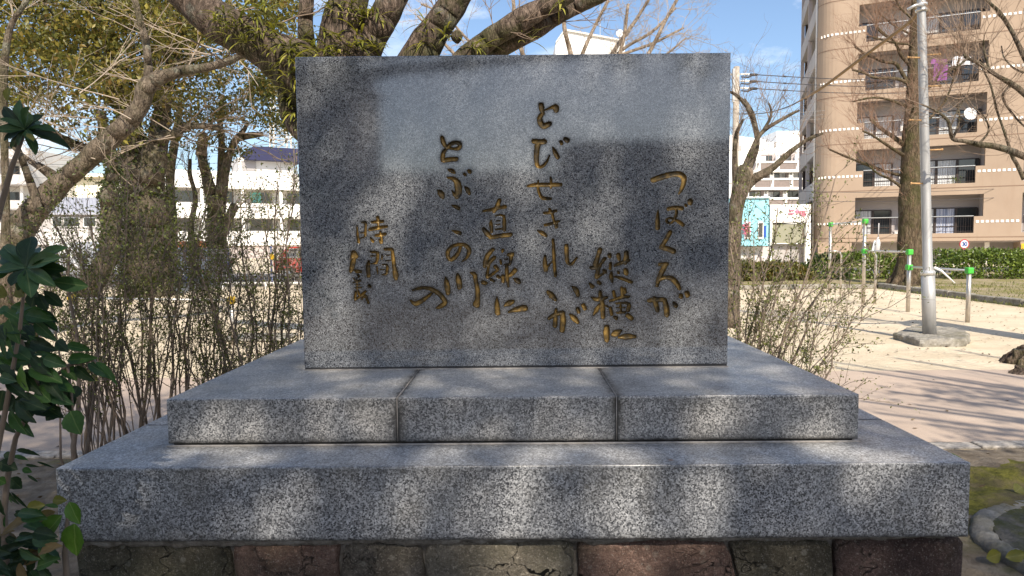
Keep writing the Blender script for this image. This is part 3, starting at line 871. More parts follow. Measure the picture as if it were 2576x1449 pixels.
# lower plinth
lower = link('lower_plinth', np_mesh('lower_plinth', (MB().box((-1.46, 2.70, Z1 - .001), (1.46, 4.22, Z2 - .02)).v - MOFF), [(0,2,3,1),(4,5,7,6),(0,1,5,4),(2,6,7,3),(0,4,6,2),(1,3,7,5)], [M['joint']]), mon)
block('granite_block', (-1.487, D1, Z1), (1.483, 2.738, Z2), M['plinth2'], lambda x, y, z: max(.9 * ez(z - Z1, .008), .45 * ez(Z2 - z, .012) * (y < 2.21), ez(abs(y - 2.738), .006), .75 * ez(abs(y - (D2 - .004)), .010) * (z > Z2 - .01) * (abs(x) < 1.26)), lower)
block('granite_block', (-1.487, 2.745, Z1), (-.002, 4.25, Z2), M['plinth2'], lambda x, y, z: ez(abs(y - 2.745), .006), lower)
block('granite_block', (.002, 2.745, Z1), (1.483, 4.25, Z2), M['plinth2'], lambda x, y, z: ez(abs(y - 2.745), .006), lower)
# upper plinth
jb = MB(); jb.box((-1.225, D2 + .014, Z2 - .002), (1.225, 3.97, Z2 + .020)); jb.box((-.44, D2 + .02, Z2 + .012), (.42, 3.95, Z3 - .012))
upper = link('upper_plinth', np_mesh('upper_plinth', np.array([YAW @ Vector(p - MOFF) for p in np.array(jb.v)]), [tuple(f) for f in jb.f], [M['joint']]), mon)
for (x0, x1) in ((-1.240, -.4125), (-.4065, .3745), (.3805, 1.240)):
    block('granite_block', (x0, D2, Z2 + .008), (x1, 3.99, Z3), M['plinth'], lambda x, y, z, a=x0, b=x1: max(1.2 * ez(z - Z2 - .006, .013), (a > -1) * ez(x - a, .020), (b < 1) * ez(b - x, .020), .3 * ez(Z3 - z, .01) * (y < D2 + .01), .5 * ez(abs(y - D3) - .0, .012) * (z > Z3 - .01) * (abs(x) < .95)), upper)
sb = MB()
def bead(pts, r):
    sb.tube([YAW @ (Vector(p) - Vector(MOFF)) + Vector(MOFF) for p in pts], r, 6)
bead([(-1.24, D2 - .006, Z2 + .001), (0, D2 - .005, Z2 + .001), (1.24, D2 - .006, Z2 + .001)], .005)
bead([(-.4095, D2 + .004, Z2 + .01), (-.4095, D2 + .004, Z3 - .002)], .0022)
bead([(.3775, D2 + .004, Z2 + .01), (.3775, D2 + .004, Z3 - .002)], .0022)
bead([(-.4095, D2 + .004, Z3 - .003), (-.4095, D3, Z3 - .003)], .003)
bead([(.3775, D2 + .004, Z3 - .003), (.3775, D3, Z3 - .003)], .003)
bead([(SX - SW / 2, D3 - .005, Z3 + .001), (SX + SW / 2, D3 - .005, Z3 + .001)], .0035)
sb.build('sealant_bead', M['sealant'], mon, smooth=True)
gb = MB(); gb.box((SX - SW / 2 + .002, D3 + .003, Z3), (SX + SW / 2 - .002, D3 + .39, SZ + .001)); gb.build('bed_joint', M['black'], mon)

# rubble base: every stone is a piece
base = MB()
base.box((-1.43, 2.275, 0), (1.40, 4.20, Z1 - .004))
basep = base.build('rubble_base', M['mortar'], mon)
def mortar_strip():
    n = 150
    V, Fq = [], []
    for i in range(n + 1):
        x = -1.43 + 2.86 * i / n
        t_ = noise.noise(Vector((x * 5, 1, 0))); s_ = noise.noise(Vector((x * 21, 3, 0)))
        zb = .597 + .012 * t_ + .009 * s_
        yf = 2.238 + .010 * t_ + .006 * s_
        V += [(x, 2.30, Z1 - .003), (x, yf + .014, Z1 - .003), (x, yf, Z1 - .012), (x, yf + .003, zb + .004), (x, 2.30, zb)]
    for i in range(n):
        for k in range(4):
            a = i * 5 + k
            Fq.append((a, a + 1, a + 6, a + 5))
    np_obj('mortar_bed', np.array(V), np.array(Fq), [M['mortar']], basep, False)
mortar_strip()
def stone(poly, mat, seed, yf=2.222, bulge=.016, frame=None):
    """poly (x,z) corners of the visible face; rounded, uneven stone"""
    A = np.array(poly, float)
    n = 44
    per = np.vstack([A, A[:1]])
    seg = np.linalg.norm(np.diff(per, axis=0), axis=1); cum = np.concatenate([[0], np.cumsum(seg)])
    out = np.array([[np.interp(t_, cum, per[:, k]) for k in (0, 1)] for t_ in np.linspace(0, cum[-1], n, endpoint=False)])
    out = (np.roll(out, 1, 0) + 6 * out + np.roll(out, -1, 0)) / 8
    for i in range(n):
        out[i] += .008 * np.array([noise.noise(Vector((out[i, 0] * 14, out[i, 1] * 14, seed))), noise.noise(Vector((out[i, 0] * 14, out[i, 1] * 14, seed + 9)))])
    c = out.mean(0)
    V, Fq = [], []
    rings = (1.0, .985, .95, .88, .75, .55, .3)
    for ri, r in enumerate(rings):
        for i in range(n):
            p = c + (out[i] - c) * r
            dep = bulge * (1 - r ** 7) if ri else -.05
            if ri: dep += (.016 * noise.noise(Vector((p[0] * 8, p[1] * 8, seed))) + .010 * noise.noise(Vector((p[0] * 26, p[1] * 26, seed))) + .006 * noise.noise(Vector((p[0] * 70, p[1] * 70, seed)))) * min(1, (1 - r) * 9 + .15)
            V.append((p[0], yf + .03 - dep, p[1]))
    V.append((c[0], yf + .03 - bulge + .004, c[1]))
    for ri in range(len(rings) - 1):
        for i in range(n):
            j = (i + 1) % n
            Fq.append((ri * n + i, ri * n + j, (ri + 1) * n + j, (ri + 1) * n + i))
    k = len(rings) - 1
    for i in range(n): Fq.append((k * n + i, k * n + (i + 1) % n, len(V) - 1))
    W = [Vector(v) for v in V]
    if frame: W = [frame(v) for v in W]
    np_obj('stone', np.array([tuple(w) for w in W]), Fq, [mat], basep, True)
def lump(name, mat, parent, outline, h, seed, rough=.02, n=64, flat=.75):
    """irregular block of rock / concrete / root on the ground; outline = ground points"""
    A = np.array([(p.x, p.y) for p in outline]); per = np.vstack([A, A[:1]])
    seg = np.linalg.norm(np.diff(per, axis=0), axis=1); cum = np.concatenate([[0], np.cumsum(seg)])
    out = np.array([[np.interp(t_, cum, per[:, k]) for k in (0, 1)] for t_ in np.linspace(0, cum[-1], n, endpoint=False)])
    c = out.mean(0); V, Fq = [], []
    rings = [(1.02, -.03), (1.0, .0), (1.0, .35), (.99, .7), (.965, .92), (.92, 1.0), (.8, 1.0), (.6, 1.02), (.35, 1.03), (.12, 1.03)]
    for r, z in rings:
        for i in range(n):
            p = c + (out[i] - c) * (r if flat > .5 else r * (1 - .25 * max(0, z)))
            q = Vector((p[0] * 3, p[1] * 3, z * h * 3 + seed))
            o_ = rough * noise.noise(q * 1.2) + rough * .7 * noise.noise(q * 3.5) + rough * .5 * noise.noise(q * 9)
            d_ = (out[i] - c) / (np.linalg.norm(out[i] - c) + 1e-6)
            V.append((p[0] + d_[0] * o_ * 1.3, p[1] + d_[1] * o_ * 1.3, z * h + (o_ * .8 if z > .5 else 0)))
    V.append((c[0], c[1], h * 1.03))
    for k in range(len(rings) - 1):
        for i in range(n):
            j = (i + 1) % n
            Fq.append((k * n + i, k * n + j, (k + 1) * n + j, (k + 1) * n + i))
    k = len(rings) - 1
    for i in range(n): Fq.append((k * n + i, k * n + (i + 1) % n, len(V) - 1))
    return np_obj(name, np.array(V), Fq, [M[mat]], parent, False)
def zx(xp): return (xp - 1288) / F_ * 2.30 
tops = [(168, 565, 'rub_olive'), (575, 845, 'rub_red'), (852, 1050, 'rub_grey'), (1062, 1435, 'rub_tan'), (1446, 1822, 'rub_red'), (1836, 2088, 'rub_olive'), (2100, 2425, 'rub_darkred')]
edges = [(168, 182, 196), (569, 575, 590), (848, 840, 846), (1056, 1062, 1040), (1440, 1446, 1452), (1826, 1850, 1872), (2094, 2100, 2108), (2428, 2428, 2426)]
for i, (a, b, mname) in enumerate(tops):
    e0 = [zx(v) + .0035 for v in edges[i]]; e1 = [zx(v) - .0035 for v in edges[i + 1]]
    zt = .604 + .005 * math.sin(i * 2.3)
    zb = .335 + .03 * math.sin(i * 1.7)
    mid = (e0[0] + e1[0]) / 2
    stone([(e0[0] + .006, zt - .004), (mid - .08, zt + .003), (mid + .07, zt - .003), (e1[0] - .006, zt - .003), (e1[0], zt - .012), (e1[1], (zt + zb) / 2 + .02), (e1[2], zb + .02), (e1[2] - .012, zb + .004), (mid, zb), (e0[2] + .012, zb + .006), (e0[2], zb + .02), (e0[1], (zt + zb) / 2 + .02), (e0[0], zt - .012)], M[mname], i * 3.7)
lowx = [-1.41, -1.02, -.70, -.22, .12, .55, .98, 1.41]
for i in range(7):
    a_, b_ = lowx[i] + .008, lowx[i + 1] - .008
    stone([(a_ + .03, .31), ((a_ + b_) / 2, .325 + .01 * math.sin(i)), (b_ - .03, .30), (b_, .2), (b_ - .02, .02), (a_ + .02, .02), (a_, .18)], M[['rub_grey', 'rub_olive', 'rub_darkred', 'rub_grey', 'rub_red', 'rub_tan', 'rub_olive'][i]], 40 + i * 2.1)
for s_ in (-1, 1):
    fr_ = (lambda v, s=s_: Vector((s * 1.43 + s * (2.235 - v.y), 3.23 + v.x * s * 1.0, v.z)))
    for i, (a_, b_) in enumerate(((-.97, -.4), (-.39, .12), (.13, .60), (.61, .97))):
        stone([(a_ + .03, .60), (b_ - .03, .60), (b_, .5), (b_ - .02, .34), (a_ + .02, .33), (a_, .45)], M[['rub_darkred', 'rub_grey', 'rub_tan', 'rub_olive'][i]], 60 + i * 3 + s_, frame=fr_)
        stone([(a_ + .03, .31), (b_ - .03, .32), (b_, .2), (b_ - .02, .02), (a_ + .02, .02), (a_, .2)], M[['rub_grey', 'rub_red', 'rub_olive', 'rub_darkred'][i]], 80 + i * 3 + s_, frame=fr_)

# worn concrete disc on the ground at the right
dk = thing('concrete_disc', 'round worn concrete disc with a pale rim beside the mossy ground', 'slab', (3.06, 3.30, 0))
V, Fq = [], []
n = 72
prof = [(.0, .045), (.15, .047), (.30, .05), (.42, .049), (.50, .048), (.555, .05), (.585, .052)]
for k, (r, z) in enumerate(prof):
    for i in range(n):
        a = 2 * math.pi * i / n
        q = Vector((math.cos(a) * r * 5, math.sin(a) * r * 5, z))
        rr = r * (1 + .03 * noise.noise(q * .8)); zz = z + (.012 * noise.noise(q * 1.7) + .006 * noise.noise(q * 6)) * (z > 0)
        V.append((3.06 + math.cos(a) * rr, 3.30 + math.sin(a) * rr, zz))
for k in range(len(prof) - 1):
    for i in range(n):
        j = (i + 1) % n
        Fq.append((k * n + i, (k + 1) * n + i, (k + 1) * n + j, k * n + j))
np_obj('disc_body', np.array(V), np.array(Fq), [M['disc_dark']], dk, True)
V, Fq = [], []
prof = [(.575, .03), (.582, .055), (.600, .062), (.625, .064), (.650, .062), (.672, .055), (.69, .03), (.69, -.02)]
n = 200
for k, (r, z) in enumerate(prof):
    for i in range(n):
        a = 2 * math.pi * i / n
        q = Vector((math.cos(a) * 5, math.sin(a) * 5, z))
        rr = r * (1 + .03 * noise.noise(Vector((q.x * .8 * r, q.y * .8 * r, 0)))) + .010 * noise.noise(q * 4.1) ; zz = z + (.012 * noise.noise(q * 1.7) + .010 * noise.noise(q * 5) + .010 * noise.noise(Vector((q.x * 4, q.y * 4, k * 1.7)))) * (z > 0)
        rr += .008 * noise.noise(Vector((q.x * 5, q.y * 5, k * 2.1)))
        V.append((3.06 + math.cos(a) * rr, 3.30 + math.sin(a) * rr, zz))
for k in range(len(prof) - 1):
    for i in range(n):
        j = (i + 1) % n
        Fq.append((k * n + i, (k + 1) * n + i, (k + 1) * n + j, k * n + j))
np_obj('disc_rim', np.array(V), np.array(Fq), [M['concrete']], dk, True)
# ================================================================== TREES
def rnd_dir(r): 
    v = r.normal(size=3); return v / np.linalg.norm(v)
def limb_path(rows, D, jd=.0, sub=5, seed=0):
    """rows (x, y, half width) in photo pixels at distance D (or rows with a 4th number: own D) -> points, radii"""
    A = smooth_path([(r[0], r[1], r[2], r[3] if len(r) > 3 else D) for r in rows], sub)
    pts, rad = [], []
    for i, (x, y, w, d) in enumerate(A):
        d2 = d + jd * noise.noise(Vector((i * .35, seed, 1.0)))
        pts.append(P(x, y, d2)); rad.append(px(w, d2))
    return pts, rad
def twigs(S, p, d, L, r, lev, rg, spread=.7, kids=(4, 7), up=.15, wob=.16, tips=None, zig=0.0, shrink=(.35, .7)):
    """random branching from p along d; adds segments to S, tip points to tips"""
    n = 5 if lev > 0 else 4
    pts = [np.array(p, float)]
    d = np.array(d, float); d /= np.linalg.norm(d)
    for i in range(n):
        d = d + rg.normal(size=3) * wob + np.array([0, 0, up * .3]) + (zig * rg.normal(size=3) if zig else 0)
        d /= np.linalg.norm(d)
        pts.append(pts[-1] + d * L / n)
    S.line(pts, r, r * (.45 if lev > 0 else .55))
    if tips is not None and lev <= 1:
        tips.extend(pts[1:])
    if lev <= 0: return
    for k in range(rg.integers(*kids)):
        t = rg.uniform(.2, 1.0)
        i = min(int(t * n), n - 1)
        q = pts[i] + (pts[i + 1] - pts[i]) * (t * n - i)
        dd = pts[i + 1] - pts[i]; dd /= np.linalg.norm(dd)
        nd = dd + rnd_dir(rg) * spread
        twigs(S, q, nd, L * rg.uniform(*shrink), max(r * .5, .0018), lev - 1, rg, spread, kids, up, wob, tips, zig, shrink)
def along(pts, rad, rg, n, t0=.15, t1=1.0):
    """n random points on a limb: position, direction, radius"""
    out = []
    k = len(pts) - 1
    for _ in range(n):
        t = rg.uniform(t0, t1) * k
        i = min(int(t), k - 1)
        p = pts[i].lerp(pts[i + 1], t - i)
        out.append((np.array(p), np.array((pts[i + 1] - pts[i]).normalized()), rad[i]))
    return out

# ---------- the tree right behind the monument
mt = thing('old_tree', 'big furrowed tree with ferns on its limbs, rising behind the monument', 'tree', P(860, 700, 9.2) * 1.0)
mt.location.z = 0; BASE[mt.name] = Vector(mt.location)
rg = np.random.default_rng(5)
tb = MB()
DM = 9.2
trunk_rows = [(862, 905, 120), (858, 850, 92), (858, 700, 84), (855, 500, 84), (848, 380, 88), (838, 270, 100), (828, 190, 96)]
limbs = [
    trunk_rows,
    [(815, 235, 72), (775, 205, 66), (722, 158, 60), (668, 122, 50), (610, 92, 50), (560, 62, 48), (505, 22, 44), (440, -30, 38), (360, -90, 30)],
    [(840, 260, 60), (850, 150, 58), (862, 80, 52), (876, 20, 46), (892, -60, 40)],
    [(800, 240, 40), (776, 150, 26), (768, 70, 20), (772, 0, 17), (778, -60, 14)],
    [(870, 270, 56), (905, 170, 46), (938, 90, 40), (972, 25, 34), (1012, -50, 30)],
    [(880, 520, 60), (940, 350, 52), (1005, 225, 46), (1050, 148, 42), (1085, 90, 40), (1120, 35, 38), (1165, -35, 32)],
    [(905, 560, 48), (1000, 400, 40), (1090, 255, 33), (1165, 160, 30), (1225, 105, 28), (1290, 62, 27), (1360, 25, 25), (1430, -15, 22)],
    [(925, 590, 44), (1040, 400, 36), (1130, 250, 30), (1200, 150, 27), (1280, 108, 26), (1350, 70, 24), (1420, 30, 20), (1490, -2, 18), (1580, -40, 14)],
    [(760, 190, 30), (722, 215, 17), (712, 250, 13), (722, 285, 15), (745, 318, 22), (775, 345, 26), (800, 400, 30)],
]
paths = []
for i, rows in enumerate(limbs):
    pts, rad = limb_path(rows, DM + (0, -.15, .1, .2, .1, .05, -.1, .2, -.2)[i], .12, 7, i)
    paths.append((pts, rad))
    tb.tube(pts, rad, 26, .11, seed=i * 5)
tb.build('trunk', M['bark_main'], mt, smooth=True)
# burrs
for (x, y, w) in ((722, 290, 18), (1150, 92, 16), (640, 88, 20)):
    bb = MB()
    c = P(x, y, DM - .2)
    bb.tube([c + Vector((0, 0, -px(w, DM))), c + Vector((0, 0, -px(w * .5, DM))), c, c + Vector((0, 0, px(w * .6, DM))), c + Vector((0, 0, px(w, DM)))], [px(w * .3, DM), px(w * .85, DM), px(w, DM), px(w * .8, DM), px(w * .25, DM)], 14, .2)
    bb.build('burr', M['bark_main'], mt, smooth=True)
# strap ferns growing on the limbs, tuft by tuft
def fern(c, n, L, rg, hang=.7):
    V, Fq = [], []
    for k in range(n):
        a = rg.uniform(0, 2 * math.pi)
        d = np.array([math.cos(a) * rg.uniform(.4, 1), math.sin(a) * .7 - .35, rg.uniform(-.1, .9)]); d /= np.linalg.norm(d)
        s = np.cross(d, [0, 0, 1.0]); s /= np.linalg.norm(s) + 1e-6
        p = np.array(c, float) + rg.normal(size=3) * .035
        l = L * rg.uniform(.5, 1.15); w = l * rg.uniform(.028, .05)
        b = len(V); m = 5
        for i in range(m + 1):
            ww = w * math.sin(math.pi * (.12 + .86 * i / m)) 
            V += [tuple(p - s * ww), tuple(p + s * ww)]
            d = d + np.array([0, 0, -hang * 1.6 / m]); d /= np.linalg.norm(d)
            p = p + d * l / m
        for i in range(m): Fq.append((b + 2 * i, b + 2 * i + 1, b + 2 * i + 3, b + 2 * i + 2))
    return np.array(V), np.array(Fq)
fern_spots = [(600, 55), (625, 70), (640, 42), (655, 85), (610, 100), (585, 75), (560, 45), (672, 72), (700, 95), (690, 130), (725, 120), (745, 128), (760, 105), (775, 125), (790, 110), (808, 130), (735, 150),
    (712, 165), (730, 185), (742, 205), (722, 215), (738, 240), (720, 190), (735, 272), (742, 290), (815, 85), (838, 20), (850, 40), (905, 35), (920, 50), (935, 25), (948, 45), (895, 60), (910, 90), (925, 110), (945, 118), (890, 115),
    (560, 80), (545, 55), (750, 165), (765, 150), (1065, 100), (1075, 60), (1120, 88), (1330, 92), (1200, 122), (1400, 8), (822, 128), (845, 132), (865, 100), (880, 20), (665, 30), (648, 15)]
for (x, y) in fern_spots:
    near = None
    tgt = None
    for pts, rad in paths:
        for p, r in zip(pts, rad):
            q = P(x, y, p.y)
            e = math.hypot(q.x - p.x, q.z - p.z) / max(r, .05)
            if near is None or e < near: near, tgt = e, p.y - r * math.sqrt(max(.1, 1 - min(e, 1) ** 2))
    V, Fq = fern(P(x, y, tgt - .01), int(rg.integers(11, 24)), .33, rg)
    np_obj('fern', V, Fq, [M['fern']], mt)
S = Segs()
for pi in (5, 6, 7, 1, 4):
    for (p, d, r) in along(*paths[pi], rg, 5, .5, 1.0):
        twigs(S, p, d + rnd_dir(rg) * .9, rg.uniform(.4, 1.0), .008, 1, rg)
for (x, y, x2, y2) in ((640, 20, 560, 35), (700, 60, 800, 20), (480, 100, 600, 150), (700, 200, 600, 150)):
    a, b = P(x, y, DM), P(x2, y2, DM)
    twigs(S, a, b - a, (b - a).length, .012, 2, rg)
S.build('twigs', M['twig'], mt, 4)

# ---------- evergreen trees to the left
def cloud_crown(ells, D, dj, density, rg, size, gate=.0, gs=.8):
    """ellipses in photo pixels (x, y, rx, ry) filled with leaf clumps around distance D"""
    C = []
    for (x, y, rx, ry) in ells:
        n = max(6, int(density * rx * ry / 900))
        for _ in range(n):
            a, q = rg.uniform(0, 2 * math.pi), math.sqrt(rg.uniform())
            d = D + rg.normal() * dj
            c = P(x + rx * q * math.cos(a), y + ry * q * math.sin(a), d)
            if gate and noise.noise(Vector((c.x * gs, c.y * gs, c.z * gs * 1.5))) < gate: continue
            m = int(rg.integers(14, 34))
            s = rg.uniform(.16, .42)
            C.append(np.array(c) + rg.normal(size=(m, 3)) * np.array([s, s, s * .55]))
    return np.concatenate(C)
et = thing('ivy_covered_tree', 'broad evergreen tree with a thick ivy-covered trunk behind the left shrubs', 'tree', G(375, 745))
DE = et.location.y
rg = np.random.default_rng(21)
tb = MB()
erows = [[(380, 760, 62), (375, 700, 52), (372, 620, 50), (370, 540, 52), (362, 470, 50), (356, 420, 44)],
    [(352, 440, 40), (338, 360, 30), (325, 290, 24), (300, 210, 18), (275, 130, 14), (250, 40, 11), (235, -60, 8)],
    [(372, 450, 38), (392, 380, 28), (402, 320, 22), (412, 260, 18), (425, 180, 14), (455, 90, 10), (470, 0, 7)],
    [(345, 430, 26), (300, 400, 18), (255, 395, 14), (205, 370, 11), (150, 345, 9), (100, 320, 7), (40, 250, 6)],
    [(345, 330, 18), (300, 270, 12), (262, 205, 10), (235, 150, 8), (200, 90, 6), (120, 20, 5)],
    [(398, 350, 16), (440, 335, 11), (475, 318, 9), (520, 318, 8), (560, 325, 6)],
    [(410, 270, 14), (385, 180, 10), (370, 90, 8), (360, 0, 6)],
    [(276, 640, 24), (280, 560, 22), (272, 490, 18), (285, 430, 14), (262, 350, 12), (255, 280, 10)]]
epaths = []
for i, rows in enumerate(erows):
    pts, rad = limb_path(rows, DE + (0, .2, -.3, .4, .9, -.6, .5, -1.2)[i], .35, 5, 30 + i)
    if i == 7: pts = [G(276, 745) + Vector((0, DE - 1.2 - G(276, 745).y, 0))] + pts; rad = [rad[0] * 1.2] + rad
    epaths.append((pts, rad)); tb.tube(pts, rad, 14, .12, seed=i)
tb.build('trunk', M['bark_dark'], et, smooth=True)
ells = [(60, 40, 110, 90), (170, 60, 110, 80), (270, 40, 100, 90), (360, 60, 90, 80), (450, 60, 90, 80), (520, 40, 70, 70), (90, 150, 110, 60), (200, 175, 90, 50), (310, 165, 90, 60), (400, 190, 80, 50), (450, 140, 90, 50),
    (20, 220, 70, 50), (130, 240, 70, 36), (250, 245, 60, 30), (370, 235, 60, 36), (-60, 60, 80, 120), (-60, 220, 60, 90), (150, -60, 200, 60), (420, -70, 200, 60), (640, 30, 80, 60), (700, 20, 60, 50), (720, 70, 40, 30), (610, 130, 50, 40), (330, 300, 40, 30), (270, 330, 40, 40), (470, 235, 40, 30), (180, 300, 50, 26)]
C = cloud_crown(ells, DE + .5, 1.9, 17, rg, .1, -.14, .75)
V, Fc = leaf_quads(C, .16, rg, .5, .35, .4)
np_obj('crown', V, Fc, [M['leaf_ever']], et)
C = []
for (pts, rad), n in zip(epaths[:4] + epaths[7:], (2600, 700, 600, 250, 800)):
    for (p, d, r) in along(pts, rad, rg, n, 0, .8):
        u = rnd_dir(rg); u -= d * np.dot(u, d); u /= np.linalg.norm(u) + 1e-6
        C.append(p + u * r * rg.uniform(.9, 1.35))
V, Fc = leaf_quads(np.array(C), .12, rg, .75, .6, .1)
np_obj('ivy', V, Fc, [M['leaf_ivy']], et)
S = Segs()
for pts, rad in epaths[1:7]:
    for (p, d, r) in along(pts, rad, rg, 10, .25, 1):
        twigs(S, p, d + rnd_dir(rg) * .8, rg.uniform(1.0, 2.4), .022, 2, rg, kids=(3, 6))
S.build('twigs', M['twig_dark'], et, 4)

et2 = thing('ivy_covered_tree', 'smaller forked evergreen tree with a broken pale stub, left of the monument', 'tree', G(548, 716))
D5 = et2.location.y
tb = MB()
rows5 = [[(552, 722, 30), (550, 680, 25), (547, 600, 23), (545, 540, 22), (548, 500, 24)], [(540, 510, 17), (524, 462, 14), (513, 415, 12), (506, 375, 11), (512, 338, 10)],
    [(552, 510, 16), (562, 455, 12), (574, 400, 10), (592, 355, 9), (622, 342, 8), (662, 338, 6)], [(553, 500, 12), (556, 430, 9), (557, 360, 8), (553, 300, 7), (560, 240, 5)],
    [(592, 352, 7), (612, 330, 6), (622, 310, 4)], [(436, 700, 10), (437, 560, 9), (428, 470, 10), (432, 400, 11), (444, 330, 9), (455, 260, 7)], [(560, 590, 12), (580, 540, 11), (590, 520, 12)],
    [(480, 560, 8), (492, 500, 6), (478, 440, 5), (478, 400, 4)]]
p5 = []
for i, rows in enumerate(rows5):
    pts, rad = limb_path(rows, D5 + (0, 0, -.2, .3, -.2, 1.5, -.2, .8)[i], .3, 5, 50 + i)
    if i in (5, 7): g_ = G(rows[0][0], 720); pts = [Vector((pts[0].x, pts[0].y, 0))] + pts; rad = [rad[0] * 1.2] + rad
    p5.append((pts, rad)); tb.tube(pts, rad, 12, .12, seed=i + 20)
tb.build('trunk', M['bark_grey'], et2, smooth=True)
sb = MB(); pts, rad = limb_path([(507, 392, 12), (509, 372, 11.5), (513, 350, 10), (516, 340, 7)], D5 - .04, 0, 3); sb.tube(pts, [r * 1.06 for r in rad], 9, .2)
o = sb.build('broken_stub', M['bark_pale'], et2, smooth=True); o['label'] = 'pale broken branch stub'
rg = np.random.default_rng(23)
ells = [(520, 235, 70, 40), (600, 225, 80, 40), (670, 250, 70, 50), (500, 290, 60, 30), (600, 285, 60, 28), (700, 310, 40, 30), (640, 200, 60, 30), (560, 350, 36, 18), (690, 200, 50, 40), (450, 290, 30, 40), (590, 385, 30, 14), (730, 270, 30, 40), (480, 350, 30, 20), (560, 180, 60, 26)]
C = cloud_crown(ells, D5, 1.3, 18, rg, .1, -.10, .7)
V, Fc = leaf_quads(C, .16, rg, .5, .35, .4)
np_obj('crown', V, Fc, [M['leaf_ever2']], et2)
C = []
for (pts, rad), n in zip(p5[:3], (1100, 260, 160)):
    for (p, d, r) in along(pts, rad, rg, n, 0, .8):
        u = rnd_dir(rg); u -= d * np.dot(u, d); u /= np.linalg.norm(u) + 1e-6
        C.append(p + u * r * rg.uniform(.9, 1.3))
V, Fc = leaf_quads(np.array(C), .10, rg, .75, .6, .1)
np_obj('ivy', V, Fc, [M['leaf_ivy']], et2)
S = Segs()
for pts, rad in p5[1:]:
    for (p, d, r) in along(pts, rad, rg, 6, .35, 1):
        twigs(S, p, d + rnd_dir(rg) * .8, rg.uniform(.8, 1.8), .018, 2, rg, kids=(3, 5))
S.build('twigs', M['twig_dark'], et2, 4)

# ---------- leaning tree in front of it
lt = thing('leaning_tree', 'bare tree with a mossy trunk leaning right across the ivy tree', 'tree', Vector((P(40, 700, 12).x, 12, 0)))
tb = MB()
lrows = [[(38, 740, 36), (38, 660, 33), (48, 600, 32), (72, 550, 31), (110, 505, 30), (150, 462, 25), (200, 420, 23), (250, 375, 25), (292, 335, 24), (330, 298, 22), (356, 262, 20), (366, 222, 22), (395, 198, 18), (450, 180, 13), (520, 170, 10), (585, 150, 8), (640, 120, 5)],
    [(374, 205, 12), (372, 150, 10), (366, 100, 9), (352, 50, 8), (335, -20, 7)],
    [(98, 530, 10), (80, 470, 9), (64, 425, 8), (48, 380, 6), (30, 330, 4)],
    [(152, 468, 8), (110, 430, 7), (66, 398, 6), (20, 360, 4)], [(160, 452, 7), (130, 430, 5), (95, 410, 4)],
    [(12, 700, 14), (15, 520, 9), (10, 350, 9), (8, 220, 10), (14, 130, 9), (30, 60, 7), (70, 0, 5)]]
lp = []
for i, rows in enumerate(lrows):
    pts, rad = limb_path(rows, 12 + (0, 0, -.3, .2, .3, -.8)[i], .15, 6, 70 + i)
    if i in (0, 5): pts = [Vector((pts[0].x, pts[0].y, 0))] + pts; rad = [rad[0] * 1.25] + rad
    lp.append((pts, rad)); tb.tube(pts, rad, 16, .10, seed=i + 40)
tb.build('trunk', M['bark_grey'], lt, smooth=True)
rg = np.random.default_rng(77)
S = Segs()
hand = [(100, 350, 200, 235), (200, 235, 350, 100), (80, 365, 180, 260), (430, 330, 300, 250), (300, 250, 60, 200), (430, 340, 200, 395), (330, 465, 240, 400), (240, 400, 180, 380), (440, 345, 340, 375), (550, 130, 430, 160), (560, 130, 260, 60), (545, 140, 350, 100), (520, 165, 420, 250),
    (600, 150, 660, 215), (585, 150, 540, 90), (470, 175, 500, 90), (330, 300, 230, 270), (250, 370, 130, 330), (240, 300, 90, 280), (480, 172, 600, 165), (25, 80, 90, -10), (395, 200, 300, 215), (380, 215, 250, 190), (300, 330, 215, 310)]
for (x0, y0, x1, y1) in hand:
    a, b = P(x0, y0, 12 + rg.normal() * .3), P(x1, y1, 12 + rg.normal() * .5)
    twigs(S, a, b - a, (b - a).length, .011, 2, rg, spread=.55, kids=(3, 5), up=.05, wob=.07)
for pts, rad in lp:
    for (p, d, r) in along(pts, rad, rg, 5, .3, 1):
        twigs(S, p, d + rnd_dir(rg), rg.uniform(.5, 1.3), .006, 2, rg, kids=(2, 5))
S.build('twigs', M['twig_pale'], lt, 4)
C = []
for (p, d, r) in along(lp[0][0], lp[0][1], rg, 900, .02, .4):
    u = rnd_dir(rg); C.append(p + u * r * rg.uniform(1.0, 1.25))
V, Fc = leaf_quads(np.array(C), .05, rg, .6, .5, .1)
np_obj('moss_leaves', V, Fc, [M['leaf_ivy']], lt)

